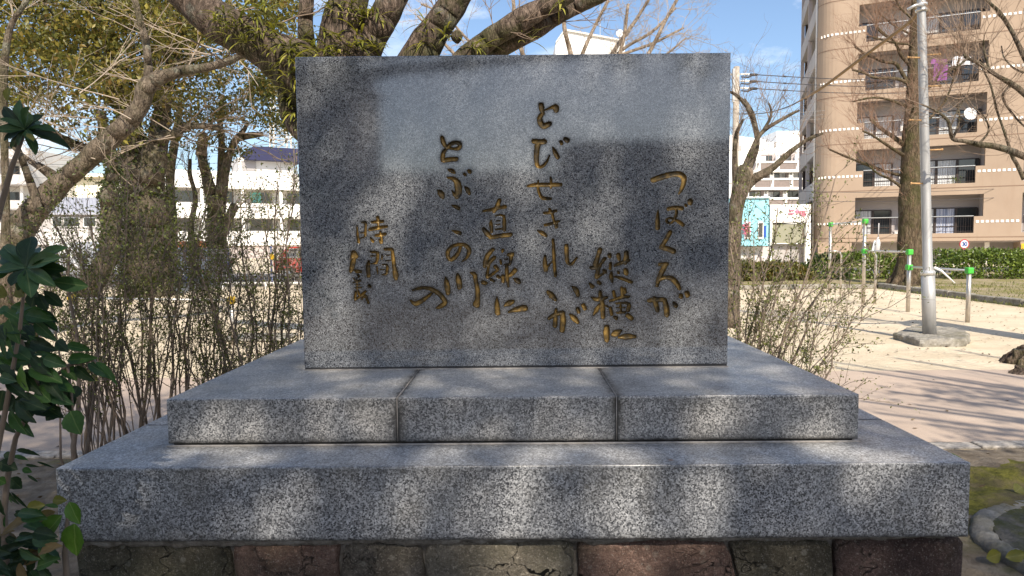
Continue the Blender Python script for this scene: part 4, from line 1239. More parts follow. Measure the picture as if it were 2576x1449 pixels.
# ---------- bare spiky tree seen above the monument
bt = thing('bare_tree', 'pale bare tree with short spur twigs seen above the top of the monument', 'tree', Vector((P(1480, 600, 15).x, 15, 0)))
rg = np.random.default_rng(8)
tb = MB()
brows = [[(1480, 790, 26), (1470, 600, 20), (1450, 400, 15), (1440, 250, 10), (1438, 150, 8), (1420, 70, 6), (1415, -20, 5)], [(1460, 500, 12), (1380, 300, 8), (1330, 180, 7), (1300, 80, 6), (1290, -10, 5)],
    [(1462, 480, 12), (1520, 300, 8), (1550, 170, 6), (1570, 90, 5), (1580, 10, 4)], [(1470, 450, 12), (1560, 260, 8), (1640, 120, 6), (1680, 40, 5), (1720, -30, 4)], [(1465, 470, 11), (1600, 250, 7), (1720, 130, 5), (1800, 80, 4), (1860, 20, 3)],
    [(1445, 300, 10), (1330, 200, 6), (1200, 120, 4), (1120, 40, 3), (1060, 10, 3)], [(1450, 360, 10), (1300, 250, 7), (1160, 150, 5), (1100, 90, 4), (1050, 40, 3)], [(1500, 330, 9), (1530, 160, 7), (1600, 50, 5), (1650, -30, 4)],
    [(1560, 270, 7), (1680, 160, 5), (1800, 110, 4), (1880, 70, 3)], [(1440, 200, 7), (1480, 100, 5), (1530, 0, 4)], [(1600, 260, 6), (1720, 190, 4), (1830, 140, 3), (1885, 95, 2)]]
bp = []
for i, rows in enumerate(brows):
    pts, rad = limb_path([(x - 160 if i >= 0 else x, y, w * .85) for (x, y, w) in rows] if i in (4, 8, 10) else [(x, y, w * .85) for (x, y, w) in rows], 15 + ((i * 37) % 10 - 5) * .12, .3, 5, 90 + i)
    bp.append((pts, rad)); tb.tube(pts, rad, 8, .1)
tb.build('trunk', M['bark_pale'], bt, smooth=True)
S = Segs()
for pts, rad in bp[1:]:
    for (p, d, r) in along(pts, rad, rg, 16, .3, 1):
        twigs(S, p, d + rnd_dir(rg) * .9, rg.uniform(.35, 1.0), .0065, 2, rg, spread=1.0, kids=(4, 8), up=.05, wob=.12, zig=.12, shrink=(.18, .45))
S.build('twigs', M['twig_pale'], bt, 3)

# ---------- small bare tree with a torn trunk, right of the slab
st = thing('torn_tree', 'small bare tree with a torn pale trunk just right of the slab', 'tree', Vector((P(1850, 780, 13).x, 13, 0)))
rg = np.random.default_rng(18)
tb = MB()
srows = [[(1838, 800, 22), (1840, 700, 20), (1845, 600, 19), (1850, 540, 20), (1862, 480, 20), (1870, 440, 17), (1866, 420, 8)], [(1855, 500, 14), (1890, 455, 12), (1940, 425, 9), (1985, 385, 7), (2030, 352, 5), (2070, 335, 3)],
    [(1862, 470, 10), (1892, 405, 8), (1905, 350, 6), (1890, 285, 7), (1872, 250, 4)], [(1870, 430, 8), (1895, 370, 6), (1920, 330, 5), (1985, 290, 4), (2010, 278, 3)], [(1856, 470, 10), (1848, 410, 7), (1852, 340, 5), (1870, 300, 3)],
    [(1888, 285, 6), (1875, 262, 5), (1845, 235, 4), (1800, 220, 3)], [(1920, 330, 4), (1940, 290, 3), (1935, 260, 2)]]
sp = []
for i, rows in enumerate(srows):
    pts, rad = limb_path(rows, 13 + ((i * 31) % 7 - 3) * .1, .15, 5, 110 + i)
    if i == 0: pts = [Vector((pts[0].x, pts[0].y, 0))] + pts; rad = [rad[0] * 1.2] + rad
    sp.append((pts, rad)); tb.tube(pts, rad, 10, .12)
tb.build('trunk', M['bark_grey'], st, smooth=True)
sb = MB(); pts, rad = limb_path([(1862, 492, 19), (1870, 455, 18), (1882, 430, 12), (1890, 445, 5)], 12.9, 0, 4); sb.tube(pts, [r * 1.05 for r in rad], 9, .3)
o = sb.build('torn_wood', M['bark_pale'], st, smooth=True); o['label'] = 'torn pale splintered wood'
S = Segs()
for pts, rad in sp[1:]:
    for (p, d, r) in along(pts, rad, rg, 11, .25, 1):
        twigs(S, p, d + rnd_dir(rg) * .9 + np.array([0, 0, .25]), rg.uniform(.4, 1.0), .006, 2, rg, spread=.9, kids=(3, 5), wob=.13)
S.build('twigs', M['twig'], st, 3)

# ---------- tall straight tree by the hedge
tt = thing('tall_tree', 'tall straight bare tree with a flared base by the clipped hedge', 'tree', G(2287, 726))
DT = tt.location.y
rg = np.random.default_rng(31)
tb = MB()
trk = [(2284, 728, 50), (2285, 715, 40), (2287, 690, 33), (2289, 640, 29), (2290, 560, 28), (2291, 460, 25), (2292, 360, 20), (2295, 260, 16), (2299, 150, 13), (2303, 50, 12), (2307, -60, 9), (2310, -200, 6)]
pts, rad = limb_path(trk, DT, .05, 5, 1)
tb.tube(pts, rad, 20, .07)
for k in range(8):                               # root flare
    a = 2 * math.pi * k / 8 + .3
    b0 = pts[0] + Vector((math.cos(a) * .62, math.sin(a) * .62, -.04)); b0.z = .05
    tb.tube([b0 + Vector((math.cos(a) * .25, math.sin(a) * .25, -.06)), b0, pts[0] + Vector((math.cos(a) * .34, math.sin(a) * .34, .42)), pts[0] + Vector((math.cos(a) * .18, math.sin(a) * .18, 1.1))], [.05, .11, .14, .10], 8, .15)
cx = lambda x, y: (1805.3 + x * .3051, y * .3051)
tl = [[(1540, 1285, 12), (1420, 1240, 9), (1300, 1190, 8), (1180, 1140, 6), (1080, 1118, 5)], [(1545, 1450, 12), (1480, 1430, 10), (1380, 1385, 9), (1280, 1335, 8), (1150, 1270, 7), (1025, 1200, 6)], [(1545, 1200, 14), (1480, 1120, 12), (1420, 1050, 11), (1350, 950, 9)],
    [(1600, 900, 12), (1520, 850, 9), (1400, 800, 7), (1300, 790, 6), (1170, 815, 5)], [(1600, 760, 14), (1540, 620, 12), (1480, 520, 10), (1390, 500, 8), (1240, 430, 7), (1160, 365, 6)], [(1590, 700, 10), (1480, 650, 9), (1300, 640, 8), (1200, 600, 7), (1110, 575, 6)],
    [(1600, 560, 11), (1500, 450, 9), (1440, 350, 8), (1340, 290, 7), (1280, 240, 6)], [(1610, 420, 9), (1560, 380, 7), (1440, 380, 6), (1220, 345, 5)], [(1560, 1250, 9), (1520, 1120, 7), (1530, 960, 6), (1525, 900, 5)], [(1630, 1100, 10), (1720, 980, 8), (1800, 860, 6), (1830, 700, 5), (1840, 540, 4)],
    [(1630, 620, 9), (1720, 480, 7), (1770, 350, 6), (1800, 250, 5)], [(1620, 300, 8), (1500, 180, 6), (1430, 60, 5)], [(1640, 250, 8), (1740, 150, 6), (1800, 30, 5)], [(1540, 1560, 12), (1440, 1480, 8), (1330, 1420, 6), (1250, 1330, 5)], [(1600, 150, 7), (1500, 60, 5), (1460, -40, 4)], [(1650, 800, 8), (1760, 700, 6), (1800, 600, 5)]]
tpaths = []
for i, rows in enumerate(tl):
    pp, rr = limb_path([(*cx(a, b), w * .42) for (a, b, w) in rows], DT, 0, 5, i)
    off = ((i * 53) % 9 - 4) * .22
    pp = [p + Vector((0, off * j / (len(pp) - 1), 0)) for j, p in enumerate(pp)]
    tpaths.append((pp, rr)); tb.tube(pp, rr, 9, .18)
tb.build('trunk', M['bark_tall'], tt, smooth=True)
S = Segs()
for pp, rr in tpaths:
    for (p, d, r) in along(pp, rr, rg, 19, .25, 1):
        twigs(S, p, d * .25 + rnd_dir(rg) * .8 + np.array([0, 0, .8]), rg.uniform(.5, 1.25), .0075, 2, rg, spread=.65, kids=(3, 6), up=.22, wob=.10)
    p, d = pp[-1], pp[-1] - pp[-2]
    for k in range(7): twigs(S, p, np.array(d.normalized()) * .4 + rnd_dir(rg) * .6 + np.array([0, 0, .7]), rg.uniform(.5, 1.2), .0075, 2, rg, spread=.6, kids=(3, 5), up=.2, wob=.1)
for (p, d, r) in along(pts, rad, rg, 70, .25, .95):
    u = rnd_dir(rg); u[2] = abs(u[2]) * .6
    twigs(S, p + u * r, u, rg.uniform(.25, .6), .007, 1, rg, up=.3)
S.build('twigs', M['twig_red'], tt, 3)

# ---------- spreading tree at the right edge: trunk outside the frame, limbs and roots reach in
rt = thing('spreading_tree', 'spreading bare tree at the right edge with mossy limbs and surface roots', 'tree', (8.55, 9.7, 0))
rg = np.random.default_rng(41)
DR = 10.5
tb = MB()
tb.tube([Vector((8.55, 9.7, -.05)), Vector((8.52, 9.7, .4)), Vector((8.5, 9.75, 1.2)), Vector((8.5, 9.9, 2.2)), Vector((8.6, 10.1, 3.0))], [.46, .34, .29, .27, .25], 18, .12)
cx2 = lambda x, y: (1805.3 + x * .3051, y * .3051)
rl = [[(2900, 1440, 30, 10.0), (2700, 1360, 26, 10.2), (2526, 1290, 24), (2400, 1240, 22), (2280, 1205, 22), (2150, 1190, 18), (2040, 1165, 14), (1940, 1145, 12), (1915, 1050, 10), (1890, 985, 9), (1790, 910, 7), (1680, 860, 5)],
    [(2900, 1250, 26, 10.0), (2700, 950, 24), (2526, 770, 20), (2420, 690, 18), (2330, 640, 16), (2240, 580, 15), (2150, 520, 13), (2060, 480, 11), (2030, 450, 9)],
    [(2900, 1200, 24, 10.0), (2700, 760, 20), (2540, 490, 17), (2470, 350, 15), (2420, 250, 14), (2330, 110, 12), (2260, 40, 10), (2180, -40, 8)],
    [(2526, 1480, 16), (2470, 1360, 14), (2430, 1290, 13), (2400, 1200, 10), (2350, 1050, 8), (2300, 900, 7), (2250, 700, 6), (2180, 560, 5)],
    [(2526, 1420, 18), (2620, 1480, 22), (2760, 1480, 24, 10.0)], [(2420, 690, 9), (2350, 800, 8), (2440, 950, 7), (2526, 1040, 6)],
    [(1940, 1140, 8), (1990, 1010, 6), (1985, 900, 5), (1930, 860, 4)], [(2060, 480, 8), (1960, 560, 7), (1860, 600, 5)], [(2240, 580, 8), (2200, 430, 6), (2190, 330, 4)], [(1915, 1050, 6), (2010, 850, 5), (2050, 800, 4)],
    [(2526, 600, 8), (2440, 560, 6), (2360, 470, 5), (2340, 380, 4)], [(2150, 1190, 8), (2230, 1090, 6), (2210, 980, 5), (2120, 880, 4)]]
rpaths = []
for i, rows in enumerate(rl):
    pp, rr = limb_path([(*cx2(r[0], r[1]), r[2] * .36) + tuple(r[3:]) for r in rows], DR + ((i * 29) % 7 - 3) * .14, .1, 5, 140 + i)
    rpaths.append((pp, rr)); tb.tube(pp, rr, 12, .14, seed=i)
tb.tube([Vector((8.55, 9.85, 2.7)), rpaths[0][0][0], rpaths[0][0][2]], [.22, rpaths[0][1][0], rpaths[0][1][1]], 10, .1)
tb.tube([Vector((8.58, 10.0, 2.9)), rpaths[1][0][0], rpaths[1][0][2]], [.22, rpaths[1][1][0], rpaths[1][1][1]], 10, .1)
tb.tube([Vector((8.6, 10.0, 3.0)), rpaths[2][0][0], rpaths[2][0][2]], [.22, rpaths[2][1][0], rpaths[2][1][1]], 10, .1)
tb.build('trunk', M['bark_grey'], rt, smooth=True)
lump('root', 'bark_main', rt, [G(2516, 912), G(2535, 917), G(2570, 920), G(2640, 926), G(2720, 920), G(2700, 905), G(2600, 899), G(2545, 898), G(2520, 902)], .17, 3.1, .055, 72, .2)
lump('root', 'bark_main', rt, [G(2532, 941), G(2560, 945), G(2640, 950), G(2700, 945), G(2640, 938), G(2570, 934), G(2540, 936)], .07, 8.3, .035, 60, .2)
S = Segs()
for i, (pp, rr) in enumerate(rpaths):
    if i == 4: continue
    for (p, d, r) in along(pp, rr, rg, 8 if i < 4 else 6, .25, 1):
        twigs(S, p, d * .5 + rnd_dir(rg) * .9 + np.array([0, 0, .25]), rg.uniform(.4, 1.0), .0055, 2, rg, spread=.75, kids=(3, 5), up=.15, wob=.12)
for k in range(16):                              # water-shoot fan
    p = rpaths[1][0][-4 - k % 8]
    twigs(S, p, np.array([rg.normal() * .6, rg.normal() * .3, 1.0]), rg.uniform(.6, 1.25), .006, 1, rg, spread=.4, kids=(3, 6), up=.2, wob=.06)
S.build('twigs', M['twig'], rt, 3)

# ================================================================== SHRUBS WITH SMALL BUDDING LEAVES
def shrub(name, label, stems, rg, group=None, leafn=1.0, twn=(11, 17)):
    """stems: (base Vector, tip Vector, radius)"""
    root = thing(name, label, 'shrub', tuple(stems[0][0]), group)
    S, S2, C = Segs(), MB(), []
    for (a, b, r) in stems:
        n = 7
        pts = []
        side = Vector((rg.normal(), rg.normal(), 0)) * .06
        for i in range(n + 1):
            t = i / n
            p = a.lerp(b, t) + side * math.sin(t * 3.1) + Vector(rg.normal(size=3)) * .018 * (i > 0)
            p.x += (b.x - a.x) * .22 * (t * t - t); p.z += (b.z - a.z) * .10 * (t - t * t) * 2
            pts.append(p)
        rad = [r * (1 - .72 * i / n) for i in range(n + 1)]
        S2.tube(pts, rad, 6, .12, cap=False)
        L = (b - a).length
        for (p, d, rr) in along(pts, rad, rg, int(rg.integers(*twn) * .52), .25, 1.0):
            tips = []
            u = rnd_dir(rg)
            twigs(S, p, d * .9 + u * .75 + np.array([0, 0, .1]), rg.uniform(.14, .42) * min(1, L), .0032, 1, rg, spread=.75, kids=(1, 4), up=.1, wob=.10, tips=tips, shrink=(.3, .7))
            for q in tips:
                for _ in range(int(rg.poisson(1.6 * leafn))):
                    C.append(q + rg.normal(size=3) * .016)
        for (p, d, rr) in along(pts, rad, rg, int(16 * leafn), .4, 1.0):
            for _ in range(2): C.append(p + rg.normal(size=3) * .016)
    S2.build('stem', M['twig_dark'], root, smooth=True)
    S.build('twigs', M['twig_dark'], root, 3)
    V, Fc = leaf_quads(np.array(C), .022, rg, .5, -.3, .2)
    np_obj('leaves', V, Fc, [M['leaf_bud']], root)
    return root
rg = np.random.default_rng(61)
def stems_from(list_, jit=.05, extra=4):
    out = []
    for (bx, by, tx, ty, w, D) in list_:
        g = G(bx, by)
        for k in range(1 + extra):
            a = Vector((P(bx, by, D).x + rg.normal() * .09, D + rg.normal() * .10, 0.01))
            b = P(tx + rg.normal() * 58 * (k > 0), ty + rg.normal() * 55 * (k > 0) + 40 * (k > 0), D + rg.normal() * .22)
            out.append((a, b, px(w, D) * (.72 if k == 0 else rg.uniform(.22, .45))))
    return out
# bx: pixel column of the base at the row where the ground is, D metres away
shrub('budding_shrub', 'multi-stemmed shrub nearest the dark leaves at the left end of the bed', stems_from([(232, 1140, 150, 560, 9, 4.55), (238, 1140, 205, 600, 6, 4.6), (265, 1120, 240, 520, 7, 4.7), (240, 1130, 300, 480, 5, 4.8), (225, 1135, 110, 700, 4, 4.6)]), rg, twn=(14, 20))
shrub('budding_shrub', 'dense shrub of thin stems in the middle of the left clump', stems_from([(330, 1110, 260, 600, 7, 4.85), (345, 1105, 330, 470, 7, 4.9), (360, 1100, 400, 520, 6, 4.8), (378, 1095, 350, 620, 5, 5.0), (390, 1090, 450, 560, 6, 4.9), (310, 1115, 190, 650, 5, 4.9)]), rg, twn=(14, 20))
shrub('budding_shrub', 'shrub with a leaning thick stem beside the left step corner', stems_from([(470, 1060, 430, 560, 6, 5.0), (490, 1055, 520, 500, 6, 4.95), (510, 1050, 600, 560, 5, 4.9), (600, 1015, 470, 640, 8, 4.9), (540, 1040, 560, 620, 5, 5.0)]), rg, twn=(14, 20))
shrub('budding_shrub', 'airy shrub rising against the left edge of the slab', stems_from([(655, 990, 600, 500, 6, 4.95), (672, 985, 690, 460, 6, 4.9), (690, 980, 740, 440, 5, 4.9), (705, 975, 660, 600, 6, 5.0), (728, 970, 760, 560, 4, 4.9), (640, 1000, 560, 640, 5, 4.85)]), rg, twn=(14, 20))
shrub('budding_shrub', 'wide arching shrub fanning out right of the slab', stems_from([(1872, 1010, 1850, 560, 6, 4.9), (1880, 1010, 1960, 520, 6, 4.85), (1890, 1012, 2110, 440, 6, 4.9), (1900, 1015, 2180, 560, 5, 4.8), (1935, 1020, 2100, 640, 6, 4.9), (1905, 1018, 2190, 740, 5, 4.8), (1960, 1025, 2110, 830, 6, 4.7), (1995, 1030, 2060, 800, 4, 4.7), (1875, 1010, 1900, 640, 5, 5.0), (1890, 1010, 1990, 620, 5, 4.95), (1900, 1015, 2040, 720, 5, 4.9), (1880, 1010, 1850, 690, 4, 4.9), (1910, 1015, 1960, 700, 4, 4.9)], extra=2), rg, twn=(12, 18), leafn=.9)

# ================================================================== HEDGE, three clipped masses of small leaves
def hedge(label, x0, x1, y0, y1, h, rg, mat='leaf_hedge', dens=1.0):
    root = thing('hedge', label, 'hedge', ((x0 + x1) / 2, (y0 + y1) / 2, .1), 'clipped hedges along the far bed')
    n = int((x1 - x0) * 1500 * dens)
    C = []
    while len(C) < n:
        p = np.array([rg.uniform(x0, x1), rg.uniform(y0, y1), rg.uniform(.12, h + .25)])
        top = h + .16 * noise.noise(Vector((p[0] * 1.3, p[1] * 1.3, 2))) + .07 * noise.noise(Vector((p[0] * 5, p[1] * 5, 2)))
        e = min(p[0] - x0, x1 - p[0]) / .6
        top *= min(1, .55 + .45 * max(0, e)) 
        yb = y0 + .22 * noise.noise(Vector((p[0] * 1.5, p[2] * 1.5, 7))) + (.35 * max(0, p[2] / h - .6) ** 1.2)
        if p[2] > top or p[1] < yb: continue
        depth = min(top - p[2], p[1] - yb)
        if rg.uniform() > math.exp(-max(depth, 0) / .18): continue
        C.append(p)
    V, Fc = leaf_quads(np.array(C), .13, rg, .55, -.2, .5)
    np_obj('foliage', V, Fc, [M[mat]], root)
    tb = MB()
    for i in range(int((x1 - x0) * 3)):
        x = rg.uniform(x0 + .25, x1 - .25); y = rg.uniform(y0 + .4, y1 - .1)
        tb.tube([(x, y, .05), (x + rg.normal() * .1, y, h * .45), (x + rg.normal() * .2, y, h * .8)], [.022, .016, .008], 5)
    tb.build('stems', M['bark_dark'], root)
    S = Segs()
    for i in range(int((x1 - x0) * 14)):
        p = np.array([rg.uniform(x0 + .3, x1 - .3), rg.uniform(y0 + .3, y1 - .2), h * .75])
        S.line([p, p + np.array([rg.normal() * .08, 0, h * .3 + rg.uniform(0, .18)])], .008, .004)
    S.build('shoots', M['twig_dark'], root, 3)['kind'] = 'stuff'
rg = np.random.default_rng(71)
hx = lambda x: (x - 1288) / F_ * 26.3
hedge('dark clipped hedge left of the tall straight tree', hx(2020), hx(2262), 25.0, 26.8, .98, rg)
hedge('bright clipped hedge behind the grey lamp post', hx(2318), hx(2536), 24.4, 26.6, 1.10, rg)
hedge('clipped hedge running out of the right edge of the picture', hx(2542), hx(2800), 24.8, 26.8, 1.05, rg)
hedge('low loose hedge half hidden by the arching shrub', hx(1780), hx(2012), 24.8, 26.4, .72, rg, 'leaf_ever2')

# ================================================================== FOREGROUND BROAD LEAVES AT THE LEFT
def leaf_shape(kind):
    n, m = 10, 4
    V, Fq = [], []
    for i in range(n + 1):
        t = i / n
        if kind == 'obovate': w = .5 * (math.sin(math.pi * min(1, t ** 1.35)) ** .75) * (1 if t < .97 else .6)
        elif kind == 'serrated': w = .5 * (math.sin(math.pi * t ** .78) ** .85) * (1 + (.05 if i % 2 else -.05) * (t > .3))
        else: w = .5 * math.sin(math.pi * t) ** 1.2
        if i == 0: w = .025
        if i == n: w = .012
        for j in range(m + 1):
            s = j / m * 2 - 1
            V.append((s * w, t, .16 * abs(s) ** 1.3 * w * 2 - .16 * t * t + .02 * math.sin(t * 14 + s * 2)))
    for i in range(n):
        for j in range(m):
            a = i * (m + 1) + j
            Fq.append((a, a + 1, a + m + 2, a + m + 1))
    return np.array(V), np.array(Fq)
LEAFME = {}
def leaf_me(kind, mat):
    if (kind, mat) not in LEAFME:
        V, Fq = leaf_shape(kind)
        LEAFME[(kind, mat)] = np_mesh('leaf', V, Fq, [M[mat]], True)
    return LEAFME[(kind, mat)]
def put_leaf(root, kind, mat, a, b, w, roll=None, r=None):
    a, b = Vector(a), Vector(b)
    y = (b - a); L = y.length; y.normalize()
    up = Vector((r.normal() * .35, -.85 + r.normal() * .25, .5))
    x = y.cross(up)
    if x.length < 1e-3: x = y.cross(Vector((1, 0, 0)))
    x.normalize(); z = x.cross(y)
    q = Matrix.Rotation(r.normal() * .25 if roll is None else roll, 3, y)
    x, z = q @ x, q @ z
    a = a - BASE[root.name]
    w *= 1.3
    Mx = Matrix(((x.x * w, y.x * L, z.x * L * .6, a.x), (x.y * w, y.y * L, z.y * L * .6, a.y), (x.z * w, y.z * L, z.z * L * .6, a.z), (0, 0, 0, 1)))
    return link('leaf', leaf_me(kind, mat), root, Mx)
rg = np.random.default_rng(81)
bs = thing('broadleaf_shrub', 'broad-leaved shrub with whorls of leathery leaves at the left edge', 'shrub', (P(-20, 1400, 1.75).x, 1.75, 0))
def whorl(cx_, cy_, D, tips, mats):
    c = P(cx_, cy_, D)
    for i, (x, y, w, dd) in enumerate(tips):
        put_leaf(bs, 'obovate', mats[i % len(mats)] if len(tips[i]) < 5 else tips[i][4], c, P(x, y, D + dd), px(w, D), r=rg)
A_ = [(t[0] * .194, 191.6 + t[1] * .194, t[2] * .194 * 1.15, t[3]) for t in [(700, 680, 95, -.04), (890, 890, 85, -.06), (470, 1000, 80, -.03), (210, 890, 90, .0), (550, 470, 80, .05), (340, 400, 110, -.05), (210, 280, 110, .03), (0, 380, 90, .02), (0, 530, 80, -.03), (-60, 690, 90, -.04), (30, 820, 80, -.02), (600, 640, 70, .06), (420, 830, 70, -.05), (110, 480, 70, .06), (430, 560, 80, .0), (100, 920, 80, .05)]]
A_ += [(x * .8 + 13 + 6 * math.sin(i * 5), y * .8 + 66 + 6 * math.cos(i * 3), w, dd + .05) for i, (x, y, w, dd) in enumerate(A_)]
whorl(64, 325, 1.85, A_, ['big_green', 'big_dark', 'big_green'])
put_leaf(bs, 'obovate', 'big_yellow', P(20, 258, 1.9), P(18, 218, 1.9), px(18, 1.9), 0, rg)
put_leaf(bs, 'obovate', 'big_yellow', P(66, 335, 1.8), P(84, 352, 1.78), px(12, 1.8), 0, rg)
B_ = [(t[0] * .3765, 560 + t[1] * .3765, t[2] * .3765, t[3]) for t in [(425, 150, 75, -.03), (370, 225, 85, -.06), (430, 310, 70, -.02), (345, 410, 70, -.07), (205, 475, 95, -.08), (65, 410, 80, -.05), (-30, 310, 80, .0), (0, 140, 80, .05), (195, 75, 105, .06), (-20, 215, 70, .05), (300, 180, 60, .08), (420, 380, 90, .05), (120, 480, 70, .02)]]
B_ += [(x * .85 + 10 + 14 * math.sin(i * 5), y * .85 + 101 + 14 * math.cos(i * 3) + 8, w, dd + .06) for i, (x, y, w, dd) in enumerate(B_)]
whorl(66, 674, 1.62, B_, ['big_green', 'big_green', 'big_dark'])
for (a, b, w, m) in (((340, 392), (572, 425), 80, 'big_green'), ((20, 420), (-40, 500), 90, 'big_yellow'), ((110, 420), (150, 490), 70, 'big_yellow'), ((290, 455), (410, 555), 60, 'big_dark'), ((240, 450), (210, 560), 70, 'big_dark'), ((250, 470), (310, 580), 60, 'big_dark')):
    put_leaf(bs, 'obovate', m, P(a[0] * .3765, 560 + a[1] * .3765, 1.65), P(b[0] * .3765, 560 + b[1] * .3765, 1.63), px(w * .3765, 1.64), r=rg)
tb = MB()
tb.tube([Vector((P(-30, 1449, 1.8).x, 1.8, 0)), P(-20, 1200, 1.8), P(20, 1000, 1.78), P(50, 830, 1.72), P(66, 676, 1.66)], [.010, .008, .007, .005, .003], 8, .1)
tb.tube([P(-20, 1200, 1.8), P(-40, 900, 1.9), P(-20, 600, 1.95), P(30, 420, 1.9), P(64, 327, 1.86)], [.012, .011, .009, .007, .004], 8, .1)
tb.build('stem', M['twig_dark'], bs, smooth=True)

ss = thing('serrated_shrub', 'shrub of pointed toothed leaves hanging beside the left end of the lower step', 'shrub', (P(0, 1420, 1.95).x, 1.95, 0))
Lf = [((75, 560), (330, 620), 70), ((190, 560), (380, 720), 60), ((60, 640), (120, 810), 80), ((230, 660), (370, 790), 60), ((440, 820), (605, 850), 50), ((380, 790), (450, 860), 60), ((450, 920), (640, 900), 62), ((590, 940), (760, 1040), 60), ((640, 930), (790, 1080), 40), ((500, 960), (620, 1060), 60), ((230, 880), (350, 880), 30), ((290, 910), (430, 960), 60), ((50, 935), (230, 925), 55), ((0, 960), (90, 965), 40),
    ((200, 970), (410, 1060), 95), ((390, 1060), (440, 1220), 105), ((180, 1130), (170, 1345), 115), ((250, 1100), (330, 1200), 95), ((380, 1180), (270, 1262), 75), ((400, 1230), (303, 1322), 75), ((470, 1260), (530, 1415), 118), ((20, 1120), (-10, 1265), 125), ((470, 1130), (470, 1260), 85), ((0, 1030), (100, 1060), 60), ((430, 960), (510, 1050), 70), ((160, 690), (230, 750), 60), ((60, 740), (80, 885), 30), ((0, 790), (40, 905), 26), ((-10, 580), (60, 600), 60), ((-10, 690), (30, 780), 60), ((270, 1080), (350, 1230), 90), ((520, 1090), (480, 1180), 60), ((110, 600), (200, 560), 50), ((250, 600), (380, 660), 60), ((300, 590), (375, 715), 50)]
for i, (a, b, w) in enumerate(Lf):
    D = 1.78 + .06 * math.sin(i * 2.1)
    put_leaf(ss, 'serrated', ('big_mid', 'big_dark', 'big_mid', 'big_green')[i % 4] if a[1] < 1060 else ('big_dark', 'big_dark', 'big_mid')[i % 3], P(a[0] * .3765, 560 + a[1] * .3765, D), P(b[0] * .3765, 560 + b[1] * .3765, D - .02), px(w * .3765, D), r=rg)
put_leaf(ss, 'serrated', 'big_bright', P(145 * .3765, 560 + 950 * .3765, 1.72), P(172 * .3765, 560 + 1135 * .3765, 1.70), px(122 * .3765, 1.72), .1, rg)
Ls = [((170, 110), (420, 165), 42), ((40, 160), (150, 180), 60), ((130, 180), (300, 215), 42), ((-10, 240), (180, 320), 115), ((110, 410), (225, 525), 115), ((240, 310), (335, 350), 52), ((390, 238), (575, 302), 18), ((290, 380), (405, 455), 22), ((90, 570), (120, 680), 44), ((120, 560), (305, 745), 24), ((0, 640), (40, 820), 72), ((60, 800), (40, 935), 80), ((160, 760), (345, 810), 34), ((100, 560), (195, 700), 40), ((-20, 420), (60, 470), 90), ((150, 790), (270, 830), 40), ((270, 270), (410, 290), 24)]
for i, (a, b, w) in enumerate(Ls):
    D = 1.95 + .05 * math.sin(i * 1.7)
    put_leaf(ss, 'serrated', ('big_dark', 'big_dark', 'big_mid')[i % 3], P(a[0] * .2375, 1105 + a[1] * .2375, D), P(b[0] * .2375, 1105 + b[1] * .2375, D), px(w * .2375, D), r=rg)
Lg = [((655, 805), (368, 1112), 165, 'big_bright', .0), ((735, 665), (835, 905), 125, 'big_bright', .1), ((790, 895), (785, 1245), 240, 'big_bright', .0), ((560, 640), (700, 650), 80, 'big_yellow', .2), ((480, 710), (305, 895), 50, 'big_mid', .3), ((585, 765), (300, 905), 105, 'big_tan', .1), ((345, 830), (-10, 990), 130, 'big_tan', .2), ((380, 1120), (180, 1030), 105, 'big_dark', .0), ((405, 1155), (610, 1325), 70, 'big_mid', .4), ((400, 1135), (615, 1080), 40, 'big_dark', .2), ((200, 1010), (350, 1000), 40, 'big_dark', .1), ((60, 1040), (220, 1120), 60, 'big_dark', 0), ((320, 1180), (120, 1300), 80, 'big_dark', 0), ((260, 1290), (60, 1430), 90, 'big_dark', .2), ((360, 1240), (300, 1440), 80, 'big_dark', .3), ((620, 720), (470, 690), 40, 'big_mid', .2), ((0, 1180), (150, 1240), 70, 'big_mid', .3), ((420, 1350), (540, 1480), 80, 'big_dark', .3)]
for i, (a, b, w, m, ro) in enumerate(Lg):
    D = 1.93 + .03 * math.sin(i * 2.9)
    put_leaf(ss, 'serrated', m, P(a[0] * .2375, 1105 + a[1] * .2375, D), P(b[0] * .2375, 1105 + b[1] * .2375, D - .01), px(w * .2375, D), ro, rg)
for i in range(46):
    x, y = rg.uniform(-30, 150), rg.uniform(770, 1050)
    if x > 60 + (y - 770) * .35: continue
    D = rg.uniform(1.72, 1.92)
    a = rg.uniform(-.6, 1.1)
    put_leaf(ss, 'serrated', ('big_dark', 'big_mid', 'big_dark', 'big_green')[i % 4], P(x, y, D), P(x + 62 * math.cos(a) , y + 62 * abs(math.sin(a)) + 12, D - .03), px(rg.uniform(20, 30), D), r=rg)
for i in range(40):
    x, y = rg.uniform(-30, 120), rg.uniform(1290, 1460)
    if x > 130 - (1460 - y) * .3: continue
    D = rg.uniform(1.85, 2.02)
    a = rg.uniform(-.5, 1.3)
    put_leaf(ss, 'serrated', ('big_dark', 'big_dark', 'big_mid', 'big_tan', 'big_dark', 'big_green')[i % 6], P(x, y, D), P(x + 58 * math.cos(a), y + 50 * math.sin(a), D - .03), px(rg.uniform(18, 30), D), r=rg)
tb = MB()
fx = lambda x, y, D: P(x * .2375, 1105 + y * .2375, D)
tb.tube([Vector((fx(720, 1300, 1.97).x, 2.0, 0)), fx(705, 1400, 1.98), fx(690, 1200, 1.96), fx(700, 1000, 1.95), fx(715, 850, 1.94), fx(705, 670, 1.94)], [.011, .009, .008, .006, .005, .003], 7, .12)
